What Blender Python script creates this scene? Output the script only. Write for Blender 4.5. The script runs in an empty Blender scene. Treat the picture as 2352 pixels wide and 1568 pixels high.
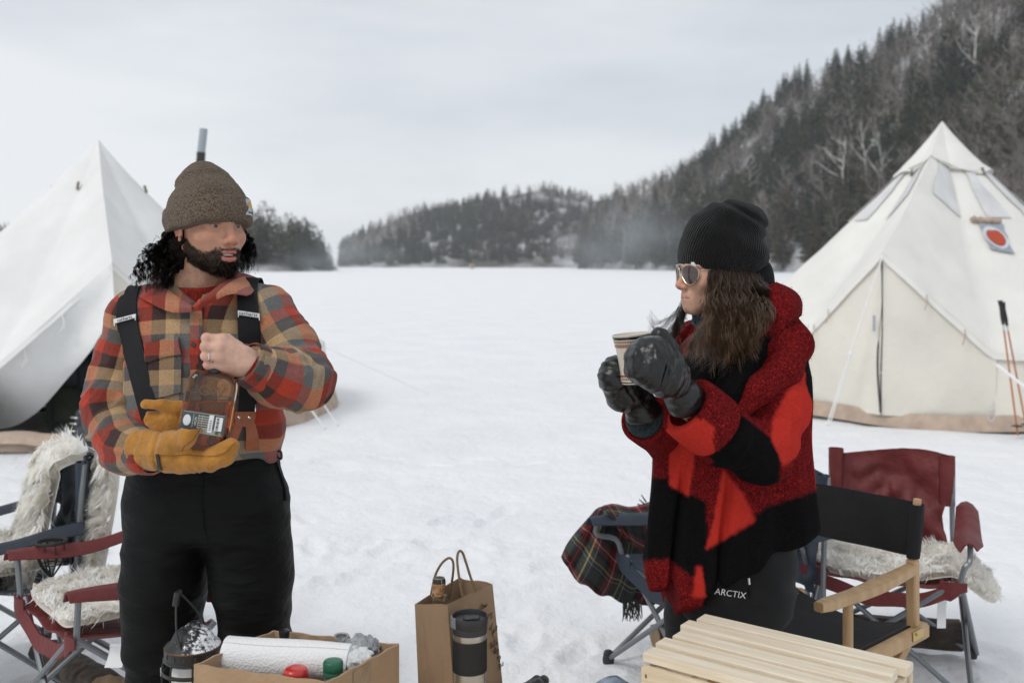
import bpy, bmesh, math, random, time
import numpy as np
from mathutils import Vector, Matrix
T_START = time.time()
SC = bpy.context.scene
COL = SC.collection
random.seed(7)
RNG = np.random.default_rng(11)
PI = math.pi

# ---------------------------------------------------------------- camera
FPX, CX, HY, EYE = 2286.67, 1176.0, 606.0, 1.6      # 35 mm on full frame, eye height 1.6 m, level camera with a little lens shift
cam_d = bpy.data.cameras.new('camera')
cam = bpy.data.objects.new('camera', cam_d)
COL.objects.link(cam)
cam.location = (0, 0, EYE)
cam.rotation_euler = (math.radians(90), 0, 0)
cam_d.sensor_width = 36; cam_d.lens = 35
cam_d.shift_y = -(784 - HY) / 2352.0
cam_d.clip_start = 0.05; cam_d.clip_end = 6000
cam_d.dof.use_dof = True
cam_d.dof.focus_distance = 2.62
cam_d.dof.aperture_fstop = 3.6
SC.camera = cam

# ---------------------------------------------------------------- overcast sky
world = bpy.data.worlds.new('World')
SC.world = world
world.use_nodes = True
nt = world.node_tree; nt.nodes.clear()
def wn(t, **kw):
    n = nt.nodes.new(t)
    for k, v in kw.items(): setattr(n, k, v)
    return n
SUN_EL, SUN_AZ = math.radians(48), math.radians(-128)     # behind the camera, to its left
w_out = wn('ShaderNodeOutputWorld')
sky = wn('ShaderNodeTexSky'); sky.sky_type = 'NISHITA'; sky.sun_disc = False
sky.sun_elevation = SUN_EL; sky.sun_rotation = SUN_AZ
bg_sky = wn('ShaderNodeBackground'); bg_sky.inputs['Strength'].default_value = 0.1
nt.links.new(sky.outputs[0], bg_sky.inputs['Color'])
tc = wn('ShaderNodeTexCoord'); mp = wn('ShaderNodeMapping'); mp.inputs['Scale'].default_value = (1.0, 1.0, 4.2)
mp.inputs['Location'].default_value = (0.35, 0.1, 0.25)
nt.links.new(tc.outputs['Generated'], mp.inputs['Vector'])
cn = wn('ShaderNodeTexNoise'); cn.inputs['Scale'].default_value = 1.6; cn.inputs['Detail'].default_value = 6; cn.inputs['Roughness'].default_value = .5
nt.links.new(mp.outputs[0], cn.inputs['Vector'])
cr = wn('ShaderNodeValToRGB')
cr.color_ramp.elements[0].position = .36; cr.color_ramp.elements[0].color = (.53, .57, .615, 1)
cr.color_ramp.elements[1].position = .62; cr.color_ramp.elements[1].color = (.765, .785, .81, 1)
nt.links.new(cn.outputs['Fac'], cr.inputs['Fac'])
bg_cl = wn('ShaderNodeBackground'); bg_cl.inputs['Strength'].default_value = 1.0
nt.links.new(cr.outputs['Color'], bg_cl.inputs['Color'])
mx = wn('ShaderNodeMixShader'); mx.inputs[0].default_value = .92
nt.links.new(bg_sky.outputs[0], mx.inputs[1]); nt.links.new(bg_cl.outputs[0], mx.inputs[2])
nt.links.new(mx.outputs[0], w_out.inputs['Surface'])

# ---------------------------------------------------------------- veiled sun
sun_d = bpy.data.lights.new('sun', 'SUN'); sun_d.energy = 1.05; sun_d.angle = math.radians(24); sun_d.color = (1.0, .965, .91)
sun = bpy.data.objects.new('sun', sun_d); COL.objects.link(sun)
sdir = Vector((math.cos(SUN_EL) * math.sin(SUN_AZ), math.cos(SUN_EL) * math.cos(SUN_AZ), math.sin(SUN_EL)))
sun.rotation_euler = sdir.to_track_quat('Z', 'Y').to_euler()
sun.location = sdir * 30

# ---------------------------------------------------------------- exposure and render settings
SC.view_settings.view_transform = 'Standard'; SC.view_settings.look = 'None'
SC.view_settings.exposure = 0.20; SC.view_settings.gamma = 1.0; SC.view_settings.use_curve_mapping = False
SC.render.engine = 'CYCLES'
SC.cycles.use_denoising = True
SC.cycles.max_bounces = 14; SC.cycles.diffuse_bounces = 8; SC.cycles.transmission_bounces = 12; SC.cycles.volume_bounces = 3; SC.cycles.transparent_max_bounces = 12
SC.cycles.sample_clamp_indirect = 6
# ================================================================ helpers
def W(px, py, Y):            # a point of the place seen at picture point (px, py) and standing Y metres in front of the camera
    return np.array([(px - CX) / FPX * Y, Y, EYE - (py - HY) / FPX * Y])
def G(px, py, z=0.0):        # the point of the level z seen at (px, py)
    return W(px, py, FPX * (EYE - z) / (py - HY))
def tag(o, label=None, cat=None, group=None, kind=None):
    if label: o['label'] = label
    if cat: o['category'] = cat
    if group: o['group'] = group
    if kind: o['kind'] = kind
    return o
def thing(name, label, cat, loc=(0, 0, 0), rz=0.0, group=None):
    o = bpy.data.objects.new(name, None); COL.objects.link(o)
    o.location = loc; o.rotation_euler = (0, 0, rz); o.empty_display_size = .1
    return tag(o, label, cat, group)
def np_mesh(name, V, F, smooth=True):
    V = np.asarray(V, np.float32).reshape(-1, 3)
    m = bpy.data.meshes.new(name)
    groups = F if isinstance(F, (list, tuple)) and len(F) and isinstance(F[0], np.ndarray) else [np.asarray(F)]
    groups = [g for g in groups if g.size]
    nl = sum(g.size for g in groups); nf = sum(len(g) for g in groups)
    m.vertices.add(len(V)); m.vertices.foreach_set('co', V.ravel())
    m.loops.add(nl); m.polygons.add(nf)
    m.loops.foreach_set('vertex_index', np.concatenate([g.ravel() for g in groups]).astype(np.int32))
    sizes = np.concatenate([np.full(len(g), g.shape[1]) for g in groups])
    starts = np.concatenate([[0], np.cumsum(sizes)[:-1]])
    m.polygons.foreach_set('loop_start', starts.astype(np.int32))
    m.polygons.foreach_set('use_smooth', np.full(nf, bool(smooth)))
    m.update(calc_edges=True)
    return m
def set_attr(m, name, arr, dom='POINT'):
    arr = np.asarray(arr, np.float32)
    if arr.ndim == 1:
        a = m.attributes.new(name, 'FLOAT', dom); a.data.foreach_set('value', arr)
    elif arr.shape[1] == 4:
        a = m.attributes.new(name, 'FLOAT_COLOR', dom); a.data.foreach_set('color', arr.ravel())
    else:
        a = m.attributes.new(name, 'FLOAT_VECTOR', dom); a.data.foreach_set('vector', arr.ravel())
def link(name, m, mat=None, parent=None):
    o = bpy.data.objects.new(name, m); COL.objects.link(o)
    if mat:
        for k in (mat if isinstance(mat, (list, tuple)) else [mat]): m.materials.append(k)
    if parent: o.parent = parent
    return o
def unit(v):
    v = np.asarray(v, float); return v / max(np.linalg.norm(v), 1e-9)
def frame(d, up=(0, 0, 1)):
    d = unit(d); u = np.asarray(up, float)
    if abs(d @ u) > .97: u = np.array([1., 0, 0]) if abs(d[0]) < .9 else np.array([0, 1., 0])
    s = unit(np.cross(u, d)); u = np.cross(d, s)
    return s, u, d
def spline(pts, n):
    P = np.asarray(pts, float); k = len(P)
    if k == 2:
        t = np.linspace(0, 1, n)[:, None]; return P[0] * (1 - t) + P[1] * t
    Q = np.vstack([2 * P[0] - P[1], P, 2 * P[-1] - P[-2]])
    u = np.linspace(0, k - 1 - 1e-9, n); i = u.astype(int); t = (u - i)[:, None]
    a, b, c, d = Q[i], Q[i + 1], Q[i + 2], Q[i + 3]
    return .5 * (2 * b + (c - a) * t + (2 * a - 5 * b + 4 * c - d) * t ** 2 + (3 * b - a - 3 * c + d) * t ** 3)
class MB:                    # collects shapes; build() links them as ONE mesh object
    def __init__(s): s.V = []; s.F = []; s.n = 0
    def add(s, V, F):
        V = np.asarray(V, float).reshape(-1, 3)
        for f in F: s.F.append(tuple(int(i) + s.n for i in f))
        s.V.append(V); s.n += len(V); return s
    def box(s, c, size, R=None, bev=0.0, taper=1.0):
        h = np.asarray(size, float) / 2; b = min(bev, h.min() * .9)
        V = []
        for sx in (-1, 1):
            for sy in (-1, 1):
                for sz in (-1, 1):
                    tp = taper if sz > 0 else 1
                    cx, cy, cz = sx * h[0] * tp, sy * h[1] * tp, sz * h[2]
                    V += [(cx, cy - sy * b, cz - sz * b), (cx - sx * b, cy, cz - sz * b), (cx - sx * b, cy - sy * b, cz)] if b else [(cx, cy, cz)]
        V = np.array(V)
        idx = lambda x, y, z: (x * 4 + y * 2 + z)
        F = []
        if not b:
            F = [(0, 1, 3, 2), (4, 6, 7, 5), (0, 4, 5, 1), (2, 3, 7, 6), (0, 2, 6, 4), (1, 5, 7, 3)]
        else:
            q = lambda i, a: i * 3 + a
            for x in (0, 1): F.append([q(idx(x, 0, 0), 0), q(idx(x, 0, 1), 0), q(idx(x, 1, 1), 0), q(idx(x, 1, 0), 0)][::(1 if x == 0 else -1)])
            for y in (0, 1): F.append([q(idx(0, y, 0), 1), q(idx(1, y, 0), 1), q(idx(1, y, 1), 1), q(idx(0, y, 1), 1)][::(1 if y == 0 else -1)])
            for z in (0, 1): F.append([q(idx(0, 0, z), 2), q(idx(0, 1, z), 2), q(idx(1, 1, z), 2), q(idx(1, 0, z), 2)][::(1 if z == 0 else -1)])
            for y in (0, 1):
                for z in (0, 1):
                    a, c2 = idx(0, y, z), idx(1, y, z); F.append((q(a, 1), q(c2, 1), q(c2, 2), q(a, 2)))
            for x in (0, 1):
                for z in (0, 1):
                    a, c2 = idx(x, 0, z), idx(x, 1, z); F.append((q(a, 0), q(c2, 0), q(c2, 2), q(a, 2)))
            for x in (0, 1):
                for y in (0, 1):
                    a, c2 = idx(x, y, 0), idx(x, y, 1); F.append((q(a, 0), q(c2, 0), q(c2, 1), q(a, 1)))
            for i in range(8): F.append((q(i, 0), q(i, 1), q(i, 2)))
        if R is not None: V = V @ np.asarray(R).T
        return s.add(V + np.asarray(c, float), F)
    def beam(s, a, b, w, h, up=(0, 0, 1), bev=0.0):          # a board from a to b, w wide across, h thick along up
        a, b = np.asarray(a, float), np.asarray(b, float)
        sd, u, d = frame(b - a, up)
        return s.box((a + b) / 2, (w, h, np.linalg.norm(b - a)), np.stack([sd, u, d], 1), bev)
    def rings(s, R, close=True, caps=True):
        R = [np.asarray(r, float) for r in R]; n = len(R[0]); F = []
        for i in range(len(R) - 1):
            for j in range(n if close else n - 1):
                k = (j + 1) % n; F.append((i * n + j, i * n + k, (i + 1) * n + k, (i + 1) * n + j))
        if caps and close:
            F.append(tuple(range(n))[::-1]); F.append(tuple((len(R) - 1) * n + j for j in range(n)))
        return s.add(np.vstack(R), F)
    def tube(s, path, r, n=8, caps=True, flat=1.0, up=(0, 0, 1)):
        P = np.asarray(path, float); r = np.broadcast_to(np.asarray(r, float), (len(P),))
        D = np.gradient(P, axis=0); R = []; su = np.asarray(up, float); prev = None
        for i in range(len(P)):
            d = unit(D[i])
            if prev is None: sd, u, d = frame(d, su)
            else:
                u = prev - d * (prev @ d); u = unit(u) if np.linalg.norm(u) > 1e-6 else frame(d)[1]; sd = np.cross(u, d)
            prev = u
            a = np.arange(n) * 2 * PI / n
            R.append(P[i] + r[i] * (np.cos(a)[:, None] * sd + flat * np.sin(a)[:, None] * u))
        return s.rings(R, True, caps)
    def lathe(s, prof, n=24, c=(0, 0, 0), R=None, caps=True):
        a = np.arange(n) * 2 * PI / n; out = []
        for r, z in prof:
            q = np.stack([r * np.cos(a), r * np.sin(a), np.full(n, z)], 1)
            if R is not None: q = q @ np.asarray(R).T
            out.append(q + np.asarray(c, float))
        return s.rings(out, True, caps)
    def ball(s, c, r, n=12, m=8, R=None):
        r = np.broadcast_to(np.asarray(r, float), (3,)); a = np.arange(n) * 2 * PI / n; out = []
        for t in np.linspace(.04, PI - .04, m):
            q = np.stack([r[0] * np.sin(t) * np.cos(a), r[1] * np.sin(t) * np.sin(a), np.full(n, -r[2] * np.cos(t))], 1)
            if R is not None: q = q @ np.asarray(R).T
            out.append(q + np.asarray(c, float))
        return s.rings(out)
    def grid(s, P, thick=0.0):                                # P[i][j] points; a sheet, with thickness when asked
        P = np.asarray(P, float); a, b = P.shape[:2]
        if not thick:
            F = [(i * b + j, i * b + j + 1, (i + 1) * b + j + 1, (i + 1) * b + j) for i in range(a - 1) for j in range(b - 1)]
            return s.add(P.reshape(-1, 3), F)
        N = np.cross(np.gradient(P, axis=0), np.gradient(P, axis=1)); N /= np.maximum(np.linalg.norm(N, axis=2, keepdims=True), 1e-9)
        A, B = P + N * thick / 2, P - N * thick / 2; o = a * b; F = []
        for i in range(a - 1):
            for j in range(b - 1):
                q = (i * b + j, i * b + j + 1, (i + 1) * b + j + 1, (i + 1) * b + j); F.append(q); F.append(tuple(k + o for k in q[::-1]))
        rim = [i * b for i in range(a)] + [(a - 1) * b + j for j in range(1, b)] + [i * b + b - 1 for i in range(a - 2, -1, -1)] + [j for j in range(b - 2, 0, -1)]
        for k in range(len(rim)):
            p, q = rim[k], rim[(k + 1) % len(rim)]; F.append((p, q, q + o, p + o))
        return s.add(np.vstack([A.reshape(-1, 3), B.reshape(-1, 3)]), F)
    def mesh(s, name, smooth=True, angle=40):
        m = bpy.data.meshes.new(name)
        m.from_pydata(np.vstack(s.V).tolist(), [], s.F)
        bm = bmesh.new(); bm.from_mesh(m); bmesh.ops.recalc_face_normals(bm, faces=bm.faces)
        if smooth:
            lim = math.radians(angle)
            for f in bm.faces: f.smooth = True
            for e in bm.edges:
                if len(e.link_faces) == 2 and e.calc_face_angle(0) > lim: e.smooth = False
        bm.to_mesh(m); bm.free(); m.update()
        return m
    def build(s, name, mat, parent=None, smooth=True, angle=40):
        return link(name, s.mesh(name, smooth, angle), mat, parent)
def strands(paths, rad, sides=3):                             # many tapering hairs as one mesh; paths (N,K,3), rad (K,) or (N,K)
    P = np.asarray(paths, np.float32); N, K = P.shape[:2]
    rad = np.broadcast_to(np.asarray(rad, np.float32), (N, K))
    D = np.gradient(P, axis=1); D /= np.maximum(np.linalg.norm(D, axis=2, keepdims=True), 1e-9)
    ref = np.where(np.abs(D[..., 2:3]) > .8, np.array([1, .2, 0], np.float32), np.array([0, .1, 1], np.float32))
    S = np.cross(D, ref); S /= np.maximum(np.linalg.norm(S, axis=2, keepdims=True), 1e-9); U = np.cross(D, S)
    a = np.arange(sides) * 2 * PI / sides if sides > 2 else np.array([0, PI])
    V = P[:, :, None] + rad[:, :, None, None] * (np.cos(a)[None, None, :, None] * S[:, :, None] + np.sin(a)[None, None, :, None] * U[:, :, None])
    base = (np.arange(N) * K * sides)[:, None, None]
    i = np.arange(K - 1)[None, :, None] * sides; j = np.arange(sides if sides > 2 else 1)[None, None, :]; k = (j + 1) % sides
    F = np.stack([base + i + j, base + i + k, base + i + sides + k, base + i + sides + j], -1).reshape(-1, 4)
    return V.reshape(-1, 3), F

# ---------------------------------------------------------------- materials
def mat(name, col, rough=.7, bump=0.0, bscale=60.0, var=0.0, vscale=8.0, metal=0.0, sheen=0.0, spec=.5, detail=4, attr=None, col2=None, stretch=None, trans=0.0, sss=0.0, coat=0.0):
    m = bpy.data.materials.new(name); m.use_nodes = True; t = m.node_tree; b = t.nodes['Principled BSDF']
    c = tuple(col) + (1,)
    b.inputs['Base Color'].default_value = c; b.inputs['Roughness'].default_value = rough; b.inputs['Metallic'].default_value = metal
    b.inputs['Specular IOR Level'].default_value = spec
    if sheen: b.inputs['Sheen Weight'].default_value = sheen; b.inputs['Sheen Roughness'].default_value = .5
    if trans: b.inputs['Transmission Weight'].default_value = trans
    if coat: b.inputs['Coat Weight'].default_value = coat; b.inputs['Coat Roughness'].default_value = .1
    if sss: b.inputs['Subsurface Weight'].default_value = sss; b.inputs['Subsurface Radius'].default_value = (.008, .003, .0015); b.inputs['Subsurface Scale'].default_value = 1
    co = t.nodes.new('ShaderNodeTexCoord'); vec = co.outputs['Object']
    if stretch:
        mp = t.nodes.new('ShaderNodeMapping'); mp.inputs['Scale'].default_value = stretch; t.links.new(vec, mp.inputs['Vector']); vec = mp.outputs[0]
    src = None
    if attr:
        a = t.nodes.new('ShaderNodeAttribute'); a.attribute_name = attr; src = a.outputs['Color']
    if var or col2:
        n = t.nodes.new('ShaderNodeTexNoise'); n.inputs['Scale'].default_value = vscale; n.inputs['Detail'].default_value = detail
        t.links.new(vec, n.inputs['Vector'])
        mx = t.nodes.new('ShaderNodeMix'); mx.data_type = 'RGBA'
        if col2:
            rp = t.nodes.new('ShaderNodeMapRange'); rp.inputs['From Min'].default_value = .38; rp.inputs['From Max'].default_value = .62
            t.links.new(n.outputs['Fac'], rp.inputs['Value']); t.links.new(rp.outputs[0], mx.inputs['Factor'])
            mx.inputs['A'].default_value = c; mx.inputs['B'].default_value = tuple(col2) + (1,)
            if src: t.links.new(src, mx.inputs['A'])
        else:
            mx.blend_type = 'MULTIPLY'; mx.inputs['Factor'].default_value = 1
            rp = t.nodes.new('ShaderNodeMapRange'); rp.inputs['From Min'].default_value = .25; rp.inputs['From Max'].default_value = .75
            rp.inputs['To Min'].default_value = 1 - var; rp.inputs['To Max'].default_value = 1 + var * .6
            t.links.new(n.outputs['Fac'], rp.inputs['Value'])
            if src: t.links.new(src, mx.inputs['A'])
            else: mx.inputs['A'].default_value = c
            t.links.new(rp.outputs[0], mx.inputs['B'])
        src = mx.outputs['Result']
    if src: t.links.new(src, b.inputs['Base Color'])
    if bump:
        n2 = t.nodes.new('ShaderNodeTexNoise'); n2.inputs['Scale'].default_value = bscale; n2.inputs['Detail'].default_value = 5
        t.links.new(vec, n2.inputs['Vector'])
        bp = t.nodes.new('ShaderNodeBump'); bp.inputs['Strength'].default_value = min(1, bump); bp.inputs['Distance'].default_value = .01 * max(1, bump) * max(1, 20 / bscale)
        t.links.new(n2.outputs['Fac'], bp.inputs['Height']); t.links.new(bp.outputs[0], b.inputs['Normal'])
    return m
M = {}
M['black_plastic'] = mat('black_plastic', (.012, .012, .013), .35); M['brass'] = mat('brass', (.55, .40, .16), .3, metal=1)

# ---------------------------------------------------------------- noise and signed-distance shapes (for bodies and cloth)
_lat = RNG.random((32, 32, 32)).astype(np.float32)
def vnoise(p, s=1.0, o=0.0):
    q = np.asarray(p, np.float32) * s + o
    i = np.floor(q).astype(np.int32); f = q - i; f = f * f * (3 - 2 * f); i &= 31; j = (i + 1) & 31
    x0, y0, z0 = i[..., 0], i[..., 1], i[..., 2]; x1, y1, z1 = j[..., 0], j[..., 1], j[..., 2]; fx, fy, fz = f[..., 0], f[..., 1], f[..., 2]
    a = _lat[x0, y0, z0] * (1 - fx) + _lat[x1, y0, z0] * fx; b = _lat[x0, y1, z0] * (1 - fx) + _lat[x1, y1, z0] * fx
    c = _lat[x0, y0, z1] * (1 - fx) + _lat[x1, y0, z1] * fx; d = _lat[x0, y1, z1] * (1 - fx) + _lat[x1, y1, z1] * fx
    return ((a * (1 - fy) + b * fy) * (1 - fz) + (c * (1 - fy) + d * fy) * fz) * 2 - 1
def fbm(p, s=1.0, o=0.0, n=3):
    r = 0; k = 1.0
    for i in range(n): r = r + k * vnoise(p, s * 2 ** i, o + 7.3 * i); k *= .5
    return r
def smin(a, b, k):
    h = np.clip(.5 + .5 * (b - a) / k, 0, 1); return b * (1 - h) + a * h - k * h * (1 - h)
def smax(a, b, k): return -smin(-a, -b, k)
def sd_cap(p, a, b, ra, rb=None):
    a = np.asarray(a, np.float32); b = np.asarray(b, np.float32); rb = ra if rb is None else rb
    d = b - a; t = np.clip(((p - a) @ d) / max(d @ d, 1e-9), 0, 1)
    return np.linalg.norm(p - a - t[:, None] * d, axis=1) - (ra + (rb - ra) * t)
def sd_chain(p, pts, rs, k=.02):
    r = None
    for i in range(len(pts) - 1):
        q = sd_cap(p, pts[i], pts[i + 1], rs[i], rs[i + 1]); r = q if r is None else smin(r, q, k)
    return r
def sd_ell(p, c, r, R=None):
    q = p - np.asarray(c, np.float32)
    if R is not None: q = q @ np.asarray(R, np.float32)          # R columns are the axes
    r = np.asarray(r, np.float32)
    k0 = np.linalg.norm(q / r, axis=1); k1 = np.linalg.norm(q / (r * r), axis=1)
    return k0 * (k0 - 1) / np.maximum(k1, 1e-6)
def sd_box(p, c, h, R=None, r=.0):
    q = p - np.asarray(c, np.float32)
    if R is not None: q = q @ np.asarray(R, np.float32)
    d = np.abs(q) - (np.asarray(h, np.float32) - r)
    return np.linalg.norm(np.maximum(d, 0), axis=1) + np.minimum(d.max(1), 0) - r
def sd_loft(p, zs, cx, cy, rx, ry, n=2.3):                       # upright body whose oval section changes with height
    z = p[:, 2]; x0 = np.interp(z, zs, cx); y0 = np.interp(z, zs, cy); a = np.interp(z, zs, rx); b = np.interp(z, zs, ry)
    q = (np.abs((p[:, 0] - x0) / a) ** n + np.abs((p[:, 1] - y0) / b) ** n) ** (1 / n)
    d = (q - 1) * np.minimum(a, b)
    return np.maximum(d, np.maximum(zs[0] - z, z - zs[-1]))
def surface(f, lo, hi, h, loose=1.6):                            # surface-nets skin of f = 0 inside the box lo..hi
    lo = np.asarray(lo, np.float32); hi = np.asarray(hi, np.float32)
    B = 8; nb = np.ceil((hi - lo) / (h * B)).astype(int); n = nb * B + 1
    bc = np.stack(np.meshgrid(*[np.arange(k) for k in nb], indexing='ij'), -1).reshape(-1, 3)
    c = lo + (bc + .5) * (B * h); d = np.concatenate([f(c[i:i + 200000].astype(np.float32)) for i in range(0, len(c), 200000)])
    A = np.repeat(np.repeat(np.repeat(np.where(d < 0, -1, 1).astype(np.float32).reshape(nb), B, 0), B, 1), B, 2)
    D = np.ones(n, np.float32); D[:-1, :-1, :-1] = A
    keep = bc[np.abs(d) < B * h * .87 * loose]
    loc = np.stack(np.meshgrid(*[np.arange(B + 1)] * 3, indexing='ij'), -1).reshape(-1, 3)
    for s in range(0, len(keep), 400):
        idx = (keep[s:s + 400, None] * B + loc[None]).reshape(-1, 3)
        v = f((lo + idx * h).astype(np.float32)); D[idx[:, 0], idx[:, 1], idx[:, 2]] = v
    S = D < 0; cs = np.zeros(np.array(n) - 1, np.int8)
    for x in (0, 1):
        for y in (0, 1):
            for z in (0, 1): cs += S[x:n[0] - 1 + x, y:n[1] - 1 + y, z:n[2] - 1 + z]
    act = np.argwhere((cs > 0) & (cs < 8)); vid = np.full(cs.shape, -1, np.int32); vid[act[:, 0], act[:, 1], act[:, 2]] = np.arange(len(act))
    acc = np.zeros((len(act), 3), np.float32); cnt = np.zeros(len(act), np.float32)
    cor = [(x, y, z) for x in (0, 1) for y in (0, 1) for z in (0, 1)]
    for a in cor:
        for ax in range(3):
            if a[ax]: continue
            b = list(a); b[ax] = 1
            pa = act + a; pb = act + b; da = D[pa[:, 0], pa[:, 1], pa[:, 2]]; db = D[pb[:, 0], pb[:, 1], pb[:, 2]]
            cr_ = (da < 0) != (db < 0); t = np.where(cr_, da / np.where(cr_, da - db, 1), 0)
            w = cr_.astype(np.float32); q = np.array(a, np.float32)[None].repeat(len(act), 0); q[:, ax] += t
            acc += q * w[:, None]; cnt += w
    V = lo + (act + acc / np.maximum(cnt, 1)[:, None]) * h
    Fs = []
    for ax in range(3):
        u, v = (ax + 1) % 3, (ax + 2) % 3
        sl0 = [slice(1, -1)] * 3; sl1 = [slice(1, -1)] * 3; sl0[ax] = slice(0, -1); sl1[ax] = slice(1, None)
        s0 = S[tuple(sl0)]; s1 = S[tuple(sl1)]
        e = np.argwhere(s0 != s1); inside0 = s0[e[:, 0], e[:, 1], e[:, 2]]
        off = np.ones(3, int); off[ax] = 0; g = e + off
        def vi(du, dv):
            w = g.copy(); w[:, u] -= du; w[:, v] -= dv; return vid[w[:, 0], w[:, 1], w[:, 2]]
        q = np.stack([vi(1, 1), vi(0, 1), vi(0, 0), vi(1, 0)], 1)
        q[~inside0] = q[~inside0][:, ::-1]
        Fs.append(q[(q >= 0).all(1)])
    return V, np.concatenate(Fs)
def skin(name, f, lo, hi, h, material, parent=None, loose=1.6, coarse=None):
    if coarse:               # wider sampling below the height coarse[0] (parts that clothes cover)
        z0, k = coarse; to = lambda z: np.where(z < z0, z0 - (z0 - z) / k, z); back = lambda z: np.where(z < z0, z0 - (z0 - z) * k, z)
        fw = lambda p: f(np.stack([p[:, 0], p[:, 1], back(p[:, 2])], 1).astype(np.float32))
        V, F = surface(fw, (lo[0], lo[1], float(to(lo[2]))), hi, h, loose * 1.7); V[:, 2] = back(V[:, 2])
    else: V, F = surface(f, lo, hi, h, loose)
    return link(name, np_mesh(name, V, F), material, parent), V
def text(body, name, size, mat_, parent, Mx, depth=.0006, align='CENTER', shear=0.0):
    c = bpy.data.curves.new(name, 'FONT'); c.body = body; c.size = size; c.extrude = depth; c.align_x = align; c.align_y = 'CENTER'; c.shear = shear
    c.resolution_u = 3
    o0 = bpy.data.objects.new('tmp', c); COL.objects.link(o0)
    bpy.context.view_layer.update()
    dg = bpy.context.evaluated_depsgraph_get(); m = bpy.data.meshes.new_from_object(o0.evaluated_get(dg))
    bpy.data.objects.remove(o0); bpy.data.curves.remove(c)
    m.transform(Matrix(Mx)); m.materials.clear()
    return link(name, m, mat_, parent)
def basis(o, x, y, z):
    m = np.eye(4); m[:3, 0] = x; m[:3, 1] = y; m[:3, 2] = z; m[:3, 3] = o
    return [list(map(float, r)) for r in m]
# ================================================================ snow, hills, forest
def snow_material():
    m = bpy.data.materials.new('snow'); m.use_nodes = True; t = m.node_tree; b = t.nodes['Principled BSDF']
    b.inputs['Roughness'].default_value = .62; b.inputs['Specular IOR Level'].default_value = .3
    co = t.nodes.new('ShaderNodeTexCoord')
    def noise(s, d, r=.5):
        n = t.nodes.new('ShaderNodeTexNoise'); n.inputs['Scale'].default_value = s; n.inputs['Detail'].default_value = d; n.inputs['Roughness'].default_value = r
        t.links.new(co.outputs['Object'], n.inputs['Vector']); return n
    n1 = noise(.9, 5, .6); n2 = noise(5.5, 4, .6)
    r = t.nodes.new('ShaderNodeValToRGB'); e = r.color_ramp.elements
    e[0].position = .3; e[0].color = (.82, .835, .86, 1); e[1].position = .62; e[1].color = (.88, .885, .895, 1)
    t.links.new(n1.outputs['Fac'], r.inputs['Fac'])
    r2 = t.nodes.new('ShaderNodeValToRGB'); e = r2.color_ramp.elements       # trodden, faintly soiled patches
    e[0].position = .60; e[0].color = (0, 0, 0, 1); e[1].position = .74; e[1].color = (1, 1, 1, 1)
    t.links.new(n2.outputs['Fac'], r2.inputs['Fac'])
    mxc = t.nodes.new('ShaderNodeMix'); mxc.data_type = 'RGBA'; mxc.inputs['B'].default_value = (.84, .82, .77, 1)
    mu = t.nodes.new('ShaderNodeMath'); mu.operation = 'MULTIPLY'; mu.inputs[1].default_value = .45
    t.links.new(r2.outputs['Color'], mu.inputs[0]); t.links.new(mu.outputs[0], mxc.inputs['Factor']); t.links.new(r.outputs['Color'], mxc.inputs['A'])
    t.links.new(mxc.outputs['Result'], b.inputs['Base Color'])
    h1 = noise(14, 6, .65); h2 = noise(2.2, 4, .5)
    ad = t.nodes.new('ShaderNodeMath'); ad.operation = 'MULTIPLY_ADD'; ad.inputs[1].default_value = 2.2
    t.links.new(h2.outputs['Fac'], ad.inputs[0]); t.links.new(h1.outputs['Fac'], ad.inputs[2])
    bp = t.nodes.new('ShaderNodeBump'); bp.inputs['Strength'].default_value = .55; bp.inputs['Distance'].default_value = .06
    t.links.new(ad.outputs[0], bp.inputs['Height']); t.links.new(bp.outputs[0], b.inputs['Normal'])
    return m
M['snow'] = snow_material()
def snow_h(x, y):
    d = np.hypot(x, y); p = np.stack([x, y, 0 * x], -1)
    near = np.clip((13 - d) / 6, 0, 1)
    return near * (.015 * fbm(p, 2.6, 3, 3) + .024 * np.minimum(0, fbm(p, 4.4, 9, 2) + .10)) + .05 * fbm(p, .07, 21, 2) * np.clip((d - 6) / 20, 0, 1) - .01
_g = np.random.default_rng(77); PRINTS = []
for x0, y0, x1, y1, n in ((-2.6, 7.6, -.9, 3.6, 11), (-.4, 3.4, 1.1, 4.6, 8), (2.6, 8.4, .9, 3.6, 12), (-3.2, 8.2, 2.6, 8.0, 17), (-1.4, 4.3, -.1, 6.5, 8), (.3, 5.2, 1.9, 6.6, 7), (-.8, 4.9, 2.4, 5.4, 12)):
    d_ = np.array([x1 - x0, y1 - y0]); d_ /= np.linalg.norm(d_)
    for k in range(n): t = k / (n - 1); s_ = (-1) ** k * .11; PRINTS.append((x0 + (x1 - x0) * t - d_[1] * s_ + _g.normal() * .05, y0 + (y1 - y0) * t + d_[0] * s_ + _g.normal() * .05, math.atan2(d_[1], d_[0]) + _g.normal() * .2, .6 + .5 * _g.random()))
for k in range(70): PRINTS.append((_g.uniform(-2.2, 2.2), _g.uniform(3.0, 6.4), _g.uniform(0, 6.28), .3 + .6 * _g.random()))
def footprints(x, y):          # boot prints trodden round the camp
    h = np.zeros_like(x)
    for px, py, a, k in PRINTS:
        m = (np.abs(x - px) < .3) & (np.abs(y - py) < .3); u = (x[m] - px) * math.cos(a) + (y[m] - py) * math.sin(a); v = -(x[m] - px) * math.sin(a) + (y[m] - py) * math.cos(a); q = np.sqrt((u / .15) ** 2 + (v / .06) ** 2)
        h[m] += k * (-.028 * np.clip(1.15 - q, 0, .6) / .6 + .010 * np.exp(-((q - 1.35) / .25) ** 2))
    return h
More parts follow.
